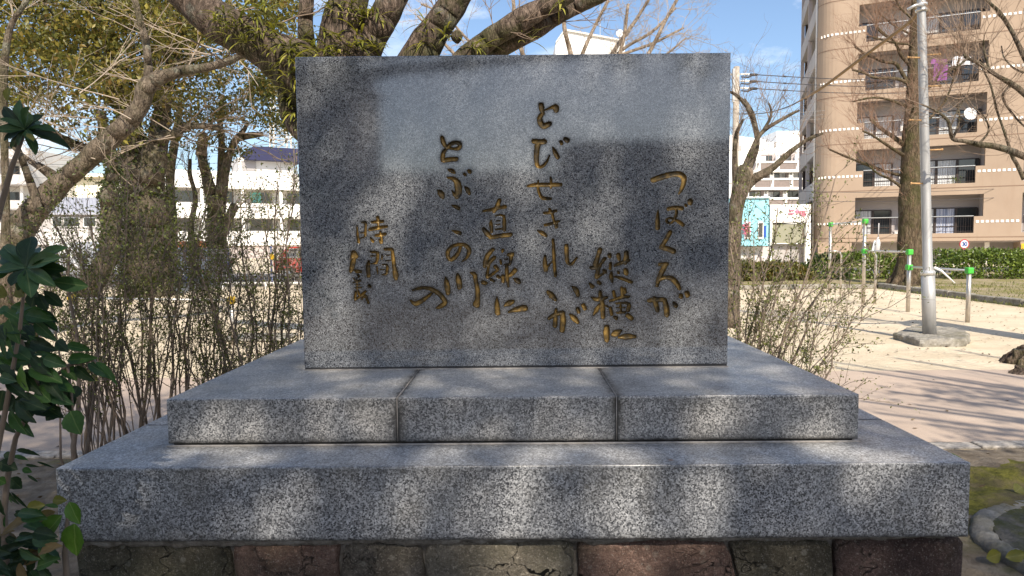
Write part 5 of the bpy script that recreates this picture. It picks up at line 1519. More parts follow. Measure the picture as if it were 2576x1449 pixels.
tb.tube([Vector((fx(0, 1300, 1.97).x, 1.95, 0)), fx(60, 1100, 1.95), fx(40, 800, 1.95), fx(80, 400, 1.93), P(40, 1100, 1.88), P(100, 980, 1.80), P(170, 920, 1.78), P(235, 905, 1.78), P(262, 930, 1.77)], [.012, .010, .009, .008, .007, .006, .005, .004, .002], 7, .1)
tb.tube([P(100, 980, 1.80), P(60, 880, 1.78), P(40, 800, 1.78), P(70, 770, 1.77)], [.006, .005, .004, .003], 6)
tb.tube([P(170, 920, 1.78), P(180, 990, 1.78), P(185, 1050, 1.78)], [.004, .003, .002], 6)
tb.build('stem', M['twig_dark'], ss, smooth=True)

# fallen leaves one can pick out by the concrete disc
def fallen(label, x, y, L, w, ang, mat, z=.06):
    root = thing('fallen_leaf', label, 'leaf', tuple(G(x, y, z)), 'fallen leaves around the monument')
    p = G(x, y, z)
    d = Vector((math.cos(ang), math.sin(ang), .12))
    o = put_leaf(root, 'serrated', mat, p - d * L / 2, p + d * L / 2, w, 0, np.random.default_rng(int(x)))
    return root
rr_ = np.random.default_rng(3)
fallen('yellow-green fallen leaf with a torn tip, left one on the concrete disc', 2502, 1398, .105, .05, .3, 'big_yellow')
fallen('pale green fallen leaf at the picture edge on the concrete disc', 2560, 1398, .12, .045, .05, 'big_yellow', .075)
fallen('green fallen leaf lying by the kerb behind the moss', 2386, 1152, .16, .06, -.4, 'big_mid', .05)
fallen('light fallen leaf on the right side of the moss', 2564, 1230, .12, .06, .6, 'big_yellow', .05)
fallen('pale fallen leaf on the soil beside the left end of the lower step', 90, 1275, .10, .06, .25, 'big_yellow', .03)
# a few tufts of moss-green grass along the far bed edge
def tufts(n, xr, yr, h, z0, rg):
    C = np.stack([rg.uniform(*xr, n), rg.uniform(*yr, n), np.full(n, z0)], 1)
    V, Fc = leaf_quads(C, h, rg, .16, -2.6, 0)
    return setp(np_obj('grass', V, Fc, [M['leaf_bud']]), kind='stuff')
tufts(5000, (11.8, 24), (10, 22), .10, .12, rg)
tufts(900, (11.45, 11.75), (9.5, 22), .09, 0.0, rg)
# ================================================================== APARTMENT BLOCK (right)
UX = Vector((.915, -.403, 0)).normalized()
UN = Vector((UX.y, -UX.x, 0))                    # out of the facade, towards the park
AO = Vector((21.9, 43.5, 0))
AF = (AO, UX, UN, Vector((0, 0, 1)))
apt = thing('apartment_block', 'tan apartment block with stepped balcony openings and rows of white tiles', 'building', tuple(AO))
ST, B0 = 2.95, 1.40
NST = 8
UA, UB = -.36, 6.42
LA, LB = .05, 5.97
WT = .28                                         # facade wall thickness
def A(u, n, z): return AO + UX * u + UN * n + Vector((0, 0, z))
def fbox(mb, u0, u1, n0, n1, z0, z1, m=0): mb.box((u0, n0, z0), (u1, n1, z1), m, AF)
fac = MB()
U0, U1, U2, U3 = -1.55, 8.25, 9.0, 15.2          # wall pieces: left of bay 1, between bays, bay 2 end
for k in range(NST):
    z = B0 + k * ST
    for (ua, ub, la, lb) in ((UA, UB, LA, LB), (8.30, 14.6, 8.30, 14.3)):
        fbox(fac, la if ua < 8 else ua, ub if ua > 8 else lb, -WT, 0, z, z + .47)          # sill wall under the railing
        fbox(fac, ua, ub, -WT, 0, z + 2.93 - .30 + .12, z + ST)  # head beam
        if ua < 8:
            fbox(fac, ua - .0, la, -WT, 0, z, z + 1.45)          # stepped sides
            fbox(fac, lb, ub, -WT, 0, z, z + 1.45)
    fbox(fac, U0, UA, -WT, 0, z, z + ST)
    fbox(fac, UB, 8.30, -WT, 0, z, z + ST)
    fbox(fac, 14.6, 16.5, -WT, 0, z, z + ST)
zt = B0 + NST * ST
fbox(fac, U0, 16.5, -WT, 0, zt, zt + 1.0)
# rounded corner at the left end
CR = 1.15
cpts = []
for i in range(9):
    a = math.pi / 2 * i / 8
    cpts.append((U0 - CR * math.sin(a), -CR + CR * math.cos(a)))
for i in range(8):
    (u0, n0), (u1, n1) = cpts[i], cpts[i + 1]
    fac.add([A(u0, n0, B0), A(u1, n1, B0), A(u1, n1, zt + 1), A(u0, n0, zt + 1)], [(0, 1, 2, 3)])
    fac.add([A(u0, n0, B0), A(u1, n1, B0), A(U0, -CR, B0)], [(0, 1, 2)])
apw = fac.build('facade', M['tan'], apt)
# thin string courses
bnd = MB()
for k in range(NST):
    z = B0 + k * ST
    fbox(bnd, U0, 16.5, 0.0, .012, z + .20, z + .245)
    for i in range(8):
        (u0, n0), (u1, n1) = cpts[i], cpts[i + 1]
        e = 1.01
        bnd.add([A(U0 + (u0 - U0) * e, -CR + (n0 + CR) * e, z + .20), A(U0 + (u1 - U0) * e, -CR + (n1 + CR) * e, z + .20), A(U0 + (u1 - U0) * e, -CR + (n1 + CR) * e, z + .245), A(U0 + (u0 - U0) * e, -CR + (n0 + CR) * e, z + .245)], [(0, 1, 2, 3)])
bnd.build('string_course', M['tan_dark'], apt)
# back walls, soffits, slabs
inn = MB()
for k in range(NST):
    z = B0 + k * ST
    fbox(inn, U0, 16.4, -1.62, -1.5, z + .05, z + ST - .12)
inn.build('back_wall', M['soffit'], apt)
slb = MB()
for k in range(NST + 1):
    z = B0 + k * ST
    fbox(slb, U0, 16.4, -9.0, -WT - .003, z - .10, z + .05)
slb.build('floor_slab', M['soffit'], apt)
for u in (UA - .12, UB + .04, 8.18, 14.62):
    sdw = MB()
    for k in range(NST):
        z = B0 + k * ST
        fbox(sdw, u, u + .08, -1.5, -WT - .003, z + .05, z + ST - .10)
    sdw.build('side_wall', M['soffit'], apt)
# ground floor set back under the overhang
gf = MB()
fbox(gf, U0, 16.4, -3.2, -3.0, 0, B0 - .10)
fbox(gf, U0 - .9, -.5, -1.0, -.05, 0, B0 - .003)
fbox(gf, 8.3, 8.75, -3.0, -.05, 0, B0 - .003)
gf.build('ground_floor_wall', M['tan'], apt)
pc = MB(); fbox(pc, 6.75, 6.98, -1.2, -1.0, 0, B0 - .10); pc.build('white_post', M['white'], apt)
# white tiles, each one a piece
tm = MB(); tm.box((-.075, -.012, -.07), (.075, .012, .07)); tile_me = tm.mesh('tile', M['tile'], bevel=.004)
ang = math.atan2(UX.y, UX.x)
def tile(u, n, z, a=ang):
    p = A(u, n, z) - AO
    link('tile', tile_me, apt, Matrix.Translation(p) @ Matrix.Rotation(a, 4, 'Z'))
for k in range(NST - 1):
    z = B0 + k * ST + 1.14
    for i in range(9): tile(LB + .17 + i * .245, .012, z)
    for i in range(7): tile(LA - .14 - i * .245, .012, z)
    for i in range(5):
        a = (i + .3) * .235 / CR
        tile(U0 - CR * math.sin(a) * 1.008, -CR + CR * math.cos(a) * 1.008, z, ang + a)
# windows, railings, heaters
def window(u0, u1, z, h, panes, curt):
    w = MB()
    t_ = .05
    fbox(w, u0, u1, -1.50, -1.42, z + h - t_, z + h); fbox(w, u0, u1, -1.50, -1.42, z, z + t_)
    for i in range(panes + 1):
        u = u0 + (u1 - u0) * i / panes
        wd = .045 if i in (0, panes) else .07
        fbox(w, u - wd, u + wd, -1.50, -1.41, z + t_, z + h - t_)
    fbox(w, u0, u1, -1.49, -1.43, z + .80, z + .85)
    f = w.build('window', M['brown_frame'], apt)
    for i in range(panes):
        a, b = u0 + (u1 - u0) * i / panes + .05, u0 + (u1 - u0) * (i + 1) / panes - .05
        p = MB(); fbox(p, a, b, -1.495, -1.47, z + .05, z + h - .05)
        c = curt[i % len(curt)]
        if c:
            # curtain hanging in folds behind clear glass
            q = MB(); nf = 26
            for j in range(nf):
                s0, s1 = j / nf, (j + 1) / nf
                q.quad(A(a + (b - a) * s0, -1.462 + .018 * math.sin(j * 1.9), z + .06), A(a + (b - a) * s1, -1.462 + .018 * math.sin((j + 1) * 1.9), z + .06), A(a + (b - a) * s1, -1.462 + .018 * math.sin((j + 1) * 1.9), z + h - .06), A(a + (b - a) * s0, -1.462 + .018 * math.sin(j * 1.9), z + h - .06))
            q.build('curtain', M[c], f)
        else:
            p.build('pane', M['glass'], f)
curts = [(['curtain', None], ['curtain', 'curtain_blue', None]), ([None, 'curtain'], ['curtain', 'curtain', None]), (['curtain', 'curtain'], [None, 'curtain', None]), ([None, None], [None, None, None]), ([None, 'curtain'], ['curtain', None, None])]
rg = np.random.default_rng(91)
for k in range(NST):
    z = B0 + k * ST
    c = curts[k % 5]
    window(-.30, 1.75, z + .06, 1.95, 2, c[0])
    window(3.05, 6.38, z + .06, 1.98, 3, c[1])
    window(8.9, 11.5, z + .06, 1.95, 2, c[0])
    window(12.0, 14.5, z + .06, 1.95, 2, c[1])
    for (a, b) in ((LA + .02, LB - .02), (8.40, 14.28)):
        r = MB()
        fbox(r, a, b, -.10, -.05, z + 1.42, z + 1.46)
        fbox(r, a, b, -.09, -.06, z + .56, z + .585)
        n = int((b - a) / .125)
        for i in range(n + 1):
            u = a + (b - a) * i / n
            w = .024 if i % 12 == 0 else .010
            fbox(r, u - w / 2, u + w / 2, -.085, -.065, z + .47, z + 1.42)
        r.build('balcony_railing', M['brown_frame'], apt)
        tr = MB(); fbox(tr, a, b, -.115, -.035, z + 1.46, z + 1.50); tr.build('handrail', M['rail_steel'], apt)
    if k < 6:
        h = MB(); fbox(h, 2.15, 2.62, -1.50, -1.27, z + .98, z + 1.62); fbox(h, 2.24, 2.53, -1.27, -1.262, z + 1.50, z + 1.53)
        fbox(h, 2.30, 2.36, -1.50, -1.42, z + .25, z + .98); fbox(h, 2.42, 2.47, -1.50, -1.42, z + .40, z + .98)
        fbox(h, 1.98, 2.16, -1.50, -1.40, z + .1, z + .62); fbox(h, 2.62, 2.80, -1.50, -1.40, z + .1, z + .55)
        h.build('water_heater', M['white'], apt)
# shaded gallery side, seen almost edge-on
gd = Vector((3.95, 12.0, 0)).normalized()
g0 = A(U0 - CR, -CR - .02, 0)
gn = Vector((-gd.y, gd.x, 0))
GF = (g0, gd, gn, Vector((0, 0, 1)))
gw = MB()
gw.box((0, -1.6, 0), (13, -1.45, zt + 1), 0, GF)
gw.build('gallery_back_wall', M['brown_frame'], apt)
gp = MB()
for k in range(NST + 1):
    z = B0 + k * ST
    gp.box((0.1, -.16, z - .12), (13, 0, z + 1.05), 0, GF)
    gp.box((0.1, -1.45, z - .12), (13, -.16, z + .02), 0, GF)
gp.build('gallery_parapet', M['greywall'], apt)
gc = MB()
for u in (0.0, 6.4, 12.8): gc.box((u, -.22, 0), (u + .22, .03, zt + 1), 0, GF)
gc.build('gallery_column', M['pinkwall'], apt)
gc = MB(); gc.box((12.6, -1.6, 0), (12.8, -.25, zt + 1), 0, GF); gc.build('gallery_end_wall', M['brown_frame'], apt)
pp = MB(); pp.tube([g0 + Vector((-.08, -.05, 0)), g0 + Vector((-.08, -.05, zt))], .06, 8); pp.build('drain_pipe', M['offwhite'], apt, True)
core = MB(); fbox(core, U0 + .2, 16.3, -9.0, -1.63, 0, zt + .9); core.build('building_core', M['greywall'], apt)

# things on the balconies
def cloth(label, name, cat, u, z, w, h, mat, group=None):
    root = thing(name, label, cat, tuple(A(u, -.02, z)), group)
    nx, ny = 10, 8
    V, Fq = [], []
    for j in range(ny + 1):
        for i in range(nx + 1):
            s, t_ = i / nx, j / ny
            V.append(A(u + w * (s - .5) * (1 - .25 * t_ * (s - .5)), .02 + .05 * math.sin(s * 9 + t_) * t_ + .03 * t_, z - h * t_ + .06 * math.sin(s * 5) * (1 - t_)))
    for j in range(ny):
        for i in range(nx):
            a = j * (nx + 1) + i
            Fq.append((a, a + 1, a + nx + 2, a + nx + 1))
    np_obj('cloth', np.array([tuple(v) for v in V]), np.array(Fq), [M[mat]], root, True)
    return root
zk = lambda k: B0 + k * ST
cloth('purple cloth drying over a balcony railing of the tan block', 'laundry', 'laundry', 4.05, zk(3) + 1.62, .72, .95, 'purple')
cloth('purple cloth hung higher behind the railing, tilted', 'laundry', 'laundry', 3.95, zk(3) + 1.95, .8, .28, 'purple')
cloth('white washing on the balcony beside the purple cloth', 'laundry', 'laundry', 5.1, zk(3) + 1.95, .9, .5, 'cloth')
cloth('white shirt drying at the right edge of the picture', 'laundry', 'laundry', 8.72, zk(0) + 1.75, .5, .7, 'cloth')
sd = thing('satellite_dish', 'white satellite dish clamped to a balcony railing of the tan block', 'satellite dish', tuple(A(5.55, .2, zk(2) + 1.5)))
d_ = MB()
n = 20; c0 = A(5.55, .32, zk(2) + 1.50); nrm = (UN + Vector((.25, 0, .25))).normalized(); e1 = nrm.cross(Vector((0, 0, 1))).normalized(); e2 = e1.cross(nrm)
V = [c0 - nrm * .06]; Fq = []
for (r, dz) in ((.15, -.05), (.26, -.015), (.34, .03)):
    for i in range(n):
        a = 2 * math.pi * i / n
        V.append(c0 + e1 * math.cos(a) * r + e2 * math.sin(a) * r * 1.1 + nrm * dz)
for i in range(n):
    j = (i + 1) % n
    Fq.append((0, 1 + i, 1 + j))
    for q in range(2): Fq.append((1 + q * n + i, 1 + (q + 1) * n + i, 1 + (q + 1) * n + j, 1 + q * n + j))
d_.add(V, Fq); d_.build('dish', M['white_paint'], sd, True)
a_ = MB(); a_.tube([c0 - nrm * .05, c0 - nrm * .25, A(5.55, -.05, zk(2) + 1.45)], .02, 6); a_.tube([c0 - e2 * .3, c0 + nrm * .36 - e2 * .05], .012, 6); a_.build('arm', M['galv'], sd)
pl_ = thing('potted_plant', 'small green plant on a balcony of the tan block, behind the lamp post', 'plant', tuple(A(5.0, -.4, zk(1) + .05)))
C = np.array([tuple(A(5.0 + rg.normal() * .16, -.35 + rg.normal() * .05, zk(1) + .72 + rg.uniform(-.12, .18))) for _ in range(60)])
V, Fc = leaf_quads(C, .14, rg, .3); np_obj('leaves', V, Fc, [M['leaf_hedge']], pl_)
pb = MB(); pb.tube([A(5.0, -.35, zk(1) + .05), A(5.0, -.35, zk(1) + .5)], [.12, .16], 10); pb.build('pot', M['brown_panel'], pl_)

# yellow board under the right bay
yb = thing('notice_board', 'yellow board with dark characters low at the right edge of the tan block', 'sign', tuple(A(8.35, .05, .5)))
q = MB(); fbox(q, 8.32, 10.1, .02, .06, .42, 1.22); q.build('board', M['sign_yellow'], yb)
tx = MB()
def bar(u0, z0, u1, z1, w=.035):
    a, b = A(u0, .062, z0), A(u1, .062, z1)
    d = (b - a).normalized(); s = d.cross(UN).normalized() * w / 2
    tx.prism([a - s, a + s, b + s, b - s], Vector((0, 0, 0)), UN * .004)
for (x0, z0, x1, z1) in [(.08,1.12,.36,1.12),(.12,1.05,.32,1.05),(.12,.96,.32,.96),(.12,1.05,.12,.96),(.32,1.05,.32,.96),(.22,1.15,.22,.86),(.08,.90,.36,.90),
    (.44,1.14,.62,1.14),(.44,1.06,.62,1.06),(.44,1.14,.44,.98),(.44,.98,.64,.98),(.53,1.14,.53,.98),(.64,.98,.62,.86),(.48,.92,.47,.86),(.55,.92,.55,.87),(.70,1.1,.84,1.12),(.77,1.16,.77,.88),(.70,1.0,.84,1.0),
    (.08,.76,.14,.50),(.20,.72,.36,.72),(.28,.78,.28,.52),(.22,.56,.34,.54),(.44,.74,.46,.52),(.52,.70,.66,.70),(.60,.76,.60,.52),(.54,.56,.66,.53),(.72,.70,.84,.66),(.76,.78,.72,.52)]:
    bar(8.36 + x0, z0, 8.36 + x1, z1)
tx.build('lettering', M['black'], yb)

# ================================================================== WHITE STEPPED APARTMENTS behind, right of the slab
D8 = 105
wb = thing('stepped_apartments', 'white stepped apartment building with brown balcony panels behind the cyan house', 'building', tuple(Vector((P(1940, 600, D8).x, D8, 0))))
def PX(x): return P(x, 600, D8).x
def PZ(y, x=1940): return P(x, y, D8).z
xl, xr = PX(1800), PX(2060)
w = MB()
w.box((xl, D8 + 2.2, 0), (xr, D8 + 14, PZ(352)))
w.add([Vector((PX(1790), D8 + 2.1, PZ(325))), Vector((PX(1935), D8 + 2.1, PZ(346))), Vector((PX(1935), D8 + 2.1, PZ(372))), Vector((PX(1790), D8 + 2.1, PZ(372))),
       Vector((PX(1790), D8 + 14, PZ(325))), Vector((PX(1935), D8 + 14, PZ(346))), Vector((PX(1935), D8 + 14, PZ(372))), Vector((PX(1790), D8 + 14, PZ(372)))], [(0, 1, 2, 3), (4, 7, 6, 5), (0, 4, 5, 1), (1, 5, 6, 2), (2, 6, 7, 3), (3, 7, 4, 0)])
w.box((PX(1968), D8 + 3, PZ(356)), (PX(2060), D8 + 14, PZ(322)))
w.build('wall', M['white'], wb)
rows_ = [(405, 427), (448, 471), (497, 516), (545, 562)]
for i, (yt, ybm) in enumerate(rows_):
    off = .9 * (3 - i) * 0 + (0, .0, -.0, 0)[i]
    x0 = PX(1905 - i * 16)
    p = MB(); p.box((x0, D8 + .1, PZ(ybm)), (xr, D8 + .25, PZ(yt + 5))); p.build('balcony_panel', M['brown_panel'], wb)
    p = MB(); p.box((x0 - .3, D8 - .02, PZ(yt + 5)), (xr, D8 + .3, PZ(yt))); p.box((x0 - .3, D8, PZ(ybm + 6)), (xr, D8 + 2.2, PZ(ybm))); p.build('balcony_edge', M['white'], wb)
    p = MB(); p.box((x0, D8 + 2.0, PZ(ybm)), (xr, D8 + 2.2, PZ(ybm - 46))); p.build('recess_wall', M['pinkwall'], wb)
    for k in range(3):
        xa = PX(1920 - i * 14 + k * 48)
        f = MB(); f.box((xa, D8 + 1.9, PZ(yt + 4)), (xa + 1.9, D8 + 2.0, PZ(yt - 18))); fo = f.build('window', M['brown_frame'], wb)
        for h in (0, 1):
            g = MB(); g.box((xa + .08 + h * .92, D8 + 1.86, PZ(yt + 3)), (xa + .90 + h * .92, D8 + 1.9, PZ(yt - 16.5))); g.build('pane', M['glass' if (i + k + h) % 3 else 'curtain'], fo)
    for k in range(4):
        xa = PX(1902 - i * 14 + k * 48)
        f = MB()
        pts = [Vector((xa, D8 - .05, PZ(ybm + 5))), Vector((xa, D8 - .05, PZ(yt - 6))), Vector((xa + .9, D8 + 2.0, PZ(yt - 24))), Vector((xa + 1.3, D8 + 2.0, PZ(yt - 24))), Vector((xa + .5, D8 - .05, PZ(yt - 6))), Vector((xa + .5, D8 - .05, PZ(ybm + 5)))]
        f.prism(pts, Vector((0, 0, 0)), Vector((0, .5, 0))); f.build('fin', M['white'], wb)
for (x, y) in ((1957, 352), (1868, 360)):
    f = MB(); f.box((PX(x), D8 + 2.05, PZ(y + 12)), (PX(x + 6), D8 + 2.12, PZ(y))); f.build('vent_window', M['greywall'], wb)

# ---------- cyan house and white shop front
D9 = 44
def Q(x, y, D=D9): return P(x, y, D)
def qbox(mb, x0, y0, x1, y1, D, dep, z0=None):
    a, b = P(x0, y1, D), P(x1, y0, D)
    mb.box((a.x, D, a.z if z0 is None else z0), (b.x, D + dep, b.z))
cy = thing('cyan_house', 'bright cyan house with two narrow windows right of the slab', 'building', tuple(Vector((Q(1895, 620).x, D9, 0))))
m = MB(); qbox(m, 1800, 497, 1934, 620, D9, 8, 1.2); m.build('wall', M['cyan'], cy)
m = MB(); qbox(m, 1798, 494, 1936, 499, D9 - .15, 8.2); m.build('parapet_cap', M['white'], cy)
for (x0, x1) in ((1873, 1886), (1907, 1919)):
    m = MB(); qbox(m, x0, 558, x1 + 2, 601, D9 - .1, .12); f = m.build('window', M['white'], cy)
    m = MB(); qbox(m, x0 + 2, 561, x1, 596, D9 - .13, .05); m.build('pane', M['glass'], f)
m = MB(); qbox(m, 1922, 590 - 22, 1928, 597, D9 - .1, .12); m.build('blue_shutter', M['sign_blue'], cy)
m = MB(); qbox(m, 1800, 620, 1934, 665, D9 + .8, 6, 0.0); m.build('ground_floor', M['pinkwall'], cy)
m = MB()
for x in (1838, 1862, 1888, 1914): qbox(m, x, 640, x + 18, 664, D9 + .65, .1)
m.build('garage_shutter', M['palegrey'], cy)
fl = thing('flower_basket', 'pink flowers on the window of the cyan house', 'flowers', tuple(Q(1879, 575, D9 - .2)))
C = np.array([tuple(Q(1877 + rg.normal() * 4, 575 + rg.normal() * 10, D9 - .25 + rg.normal() * .05)) for _ in range(80)])
V, Fc = leaf_quads(C, .16, rg, .7); np_obj('petals', V, Fc, [M['pink']], fl)
shp = thing('shop_building', 'white shop front with pink lettering and an olive shutter beside the tan block', 'building', tuple(Vector((Q(1980, 620, D9 + 1).x, D9 + 1, 0))))
m = MB(); qbox(m, 1937, 514, 2040, 560, D9 + 1, 8); m.build('sign_wall', M['white'], shp)
m = MB(); qbox(m, 1940, 563, 2030, 612, D9 + 1.15, 7); m.build('shutter', M['olive_panel'], shp)
m = MB(); qbox(m, 1937, 560, 1943, 665, D9 + .9, .25, 0); m.build('pillar', M['white'], shp); m = MB(); qbox(m, 2026, 560, 2040, 665, D9 + .9, .25, 0); m.build('pillar', M['white'], shp)
m = MB(); qbox(m, 1943, 614, 2040, 668, D9 + 1.6, 6, 0); m.build('ground_floor', M['greywall'], shp)
lm = MB()
for (x, y, s) in ((1990, 533, 0), (2006, 532, 1), (2021, 536, 2)):
    for st_ in ([[(-5, -3), (5, -4)], [(-6, 3), (0, 5), (6, 3)]], [[(-5, 0), (0, -2), (5, 1), (4, 4)], [(0, -5), (-1, 5)]], [[(-5, -4), (4, -4), (-4, 1), (4, 1), (5, 4), (0, 6), (-3, 4)], [(-6, 5), (-6, -2)]])[s]:
        lm.tube([Q(x + a * 1.15, y + b * 1.15, D9 + .97) for a, b in st_], .055, 5)
lm.build('lettering', M['pink'], shp)
# white gable house over the top edge of the slab
D10 = 62
wh = thing('white_house', 'white house with a sloping roofline just above the top edge of the slab', 'building', tuple(Vector((P(1490, 600, D10).x, D10, 0))))
m = MB()
prof_ = [P(1398, 110, D10), P(1420, 78, D10), P(1572, 106, D10), P(1572, 120, D10)]
a0, a1 = P(1398, 600, D10), P(1572, 600, D10)
m.prism([Vector((a1.x, D10, 0)), Vector((a0.x, D10, 0)), Vector((prof_[0].x, D10, prof_[0].z)), Vector((prof_[1].x, D10, prof_[1].z)), Vector((prof_[2].x, D10, prof_[2].z))], Vector((0, 0, 0)), Vector((0, 9, 0)))
m.build('wall', M['white'], wh)
m = MB()
for (p, q_) in ((prof_[0], prof_[1]), (prof_[1], prof_[2])):
    m.prism([p + Vector((0, -.2, 0)), q_ + Vector((0, -.2, 0)), q_ + Vector((0, -.2, .14)), p + Vector((0, -.2, .14))], Vector((0, 0, 0)), Vector((0, 9.4, 0)))
m.build('roof_edge', M['offwhite'], wh)
m = MB(); p = P(1517, 100, D10); m.tube([Vector((p.x, D10 + 2, p.z - 1)), Vector((p.x, D10 + 2, p.z + 5))], .035, 6); m.build('antenna_mast', M['rail_steel'], wh)
m = MB(); p = P(1559, 84, D10 - .3); m.tube([p + Vector((0, -.04, 0)), p, p + Vector((.02, .05, 0))], [.30, .33, .30], 16); m.tube([p, p + Vector((0, .1, -.9))], .03, 6); m.build('roof_dish', M['white_paint'], wh)

# ================================================================== LEFT: long white building
LO, LD = Vector((-41.5, 73.6, 0)), Vector((.859, .513, 0)).normalized()
LN = Vector((LD.y, -LD.x, 0))
LF = (LO, LD, LN, Vector((0, 0, 1)))
lb = thing('long_white_building', 'long white building with bands of balconies behind the mesh fence', 'building', tuple(LO))
def lbox(mb, u0, u1, n0, n1, z0, z1): mb.box((u0, n0, z0), (u1, n1, z1), 0, LF)
LL = 62
for (z0, z1) in ((1.5, 3.15), (4.65, 6.35), (8.0, 9.9)):
    m = MB(); lbox(m, 0, LL, -.2, 0, z0, z1); m.build('balcony_band', M['white'], lb)
    m = MB(); lbox(m, 0, LL, -1.8, -.2, z0 - .02, z0 + .16); m.build('floor_slab', M['offwhite'], lb)
m = MB(); lbox(m, 0, LL, -12, -1.8, 0, 9.7); m.build('main_wall', M['offwhite'], lb)
m = MB(); lbox(m, 0, LL, -12, -.1, 9.72, 9.86); m.build('roof', M['palegrey'], lb)
m = MB(); lbox(m, 0, LL, -.5, -.25, 0, 1.48); m.build('lower_wall', M['pinkwall'], lb)
for zi, z in enumerate((3.2, 6.4)):
    u = .6
    while u < LL - 4:
        m = MB(); lbox(m, u, u + 2.6, -1.8, -1.70, z + .05, z + 1.40); f = m.build('window', M['palegrey'], lb)
        kind = 'teal' if (abs(u - 14.2) < 1.6 and zi == 1) else ('glass')
        for h in (0, 1):
            m = MB(); lbox(m, u + .08 + h * 1.24, u + 1.28 + h * 1.24, -1.70, -1.66, z + .12, z + 1.34); m.build('pane', M[kind if h == 0 else 'glass'], f)
        m = MB(); lbox(m, u + 3.1, u + 3.4, -.24, -.04, z - .05, z + 1.5); m.build('pillar', M['white'], lb)
        u += 4.3
# blue-roofed penthouse and lattice mast on it
ph = thing('roof_penthouse', 'white rooftop hut with a blue sloped roof on the long white building', 'roof hut', tuple(LO + LD * 14.5 + Vector((0, 0, 9.9))))
m = MB(); lbox(m, 12.6, 19, -8, -3, 9.87, 11.9); m.build('wall', M['offwhite'], ph)
m = MB(); lbox(m, 13.0, 14.6, -3.0, -2.95, 10.4, 11.5); m.build('louvre', M['greywall'], ph)
m = MB(); pz = lambda u, n, z: LO + LD * u + LN * n + Vector((0, 0, z))
m.prism([pz(13.2, -2.0, 11.6), pz(14.2, -2.0, 13.2), pz(20, -2.0, 13.2), pz(20, -2.0, 11.6)], Vector((0, 0, 0)), LN * -6); m.build('roof', M['blue_roof'], ph)
lm_ = thing('lattice_mast', 'pale lattice mast left of the slab above the long white building', 'mast', tuple(pz(18, -6, 11)))
m = MB()
for (a, b) in ((0, 0), (2.2, 0), (0, -2.2), (2.2, -2.2)):
    m.tube([pz(16.9 + a, -4 + b, 12.5), pz(17.2 + a * .75, -4.2 + b * .75, 21)], .11, 5)
for k in range(5):
    z = 13 + k * 1.7
    for n_ in (-4, -6.2):
        m.tube([pz(16.9, n_, z), pz(19.1, n_, z)], .06, 4); m.tube([pz(16.9, n_, z), pz(19.1, n_, z + 1.7)], .05, 4); m.tube([pz(19.1, n_, z), pz(16.9, n_, z + 1.7)], .05, 4)
m.build('lattice', M['lattice'], lm_)

# low grey building with a metal roof, cream hall and the curved balcony block at the far left
def flat_building(name, label, x0, x1, ytop, D, dep, mat):
    a, b = P(x0, ytop, D), P(x1, ytop, D)
    root = thing(name, label, 'building', ((a.x + b.x) / 2, D, 0))
    m = MB(); m.box((a.x, D, 0), (b.x, D + dep, (a.z + b.z) / 2)); m.build('wall', M[mat], root)
    return root
hb = flat_building('cream_hall', 'cream hall with a flat eave between the balcony block and the ivy tree', 40, 330, 446, 88, 12, 'cream')
m = MB(); qbox(m, 30, 436, 340, 447, 87, 13); m.build('eave', M['cream'], hb)
m = MB(); qbox(m, 110, 505, 330, 530, 87.9, .1); m.build('window_band', M['greywall'], hb)
gb_ = flat_building('grey_house', 'grey house with a ribbed metal roof behind the leaning tree', 60, 296, 536, 60, 9, 'greywall')
m = MB()
e = [P(52, 540, 59.6), P(300, 540, 59.6), P(278, 500, 64), P(84, 500, 64)]
m.prism([e[0], e[1], e[2], e[3]], Vector((0, 0, 0)), Vector((0, 0, .12)))
for i in range(26):
    t_ = (i + .5) / 26
    a, b = e[0].lerp(e[1], t_), e[3].lerp(e[2], t_)
    m.tube([a + Vector((0, 0, .14)), b + Vector((0, 0, .14))], .045, 4)
m.build('roof', M['grey_roof'], gb_)
for (x0, x1) in ((131, 155), (160, 199), (210, 240)):
    m = MB(); qbox(m, x0, 546, x1, 572, 59.9, .12); f = m.build('window', M['white'], gb_)
    n_ = 2
    for h in range(n_):
        xa = x0 + 1.5 + h * (x1 - x0 - 1.5) / n_
        m = MB(); qbox(m, xa, 548, xa + (x1 - x0) / n_ - 2.2, 569, 59.86, .05); m.build('pane', M['glass'], f)
m = MB(); qbox(m, 62, 575, 296, 616, 59.7, .3); m.build('wall_panel', M['palegrey'], gb_)
m = MB(); qbox(m, 136, 578, 152, 650, 59.5, .3); m.build('pillar', M['white'], gb_)
cb = thing('balcony_block', 'pale apartment block with curved balconies at the far left', 'building', tuple(Vector((P(0, 600, 78).x, 78, 0))))
m = MB(); qbox(m, -120, 372, 66, 660, 79.5, 9, 0); m.build('wall', M['offwhite'], cb)
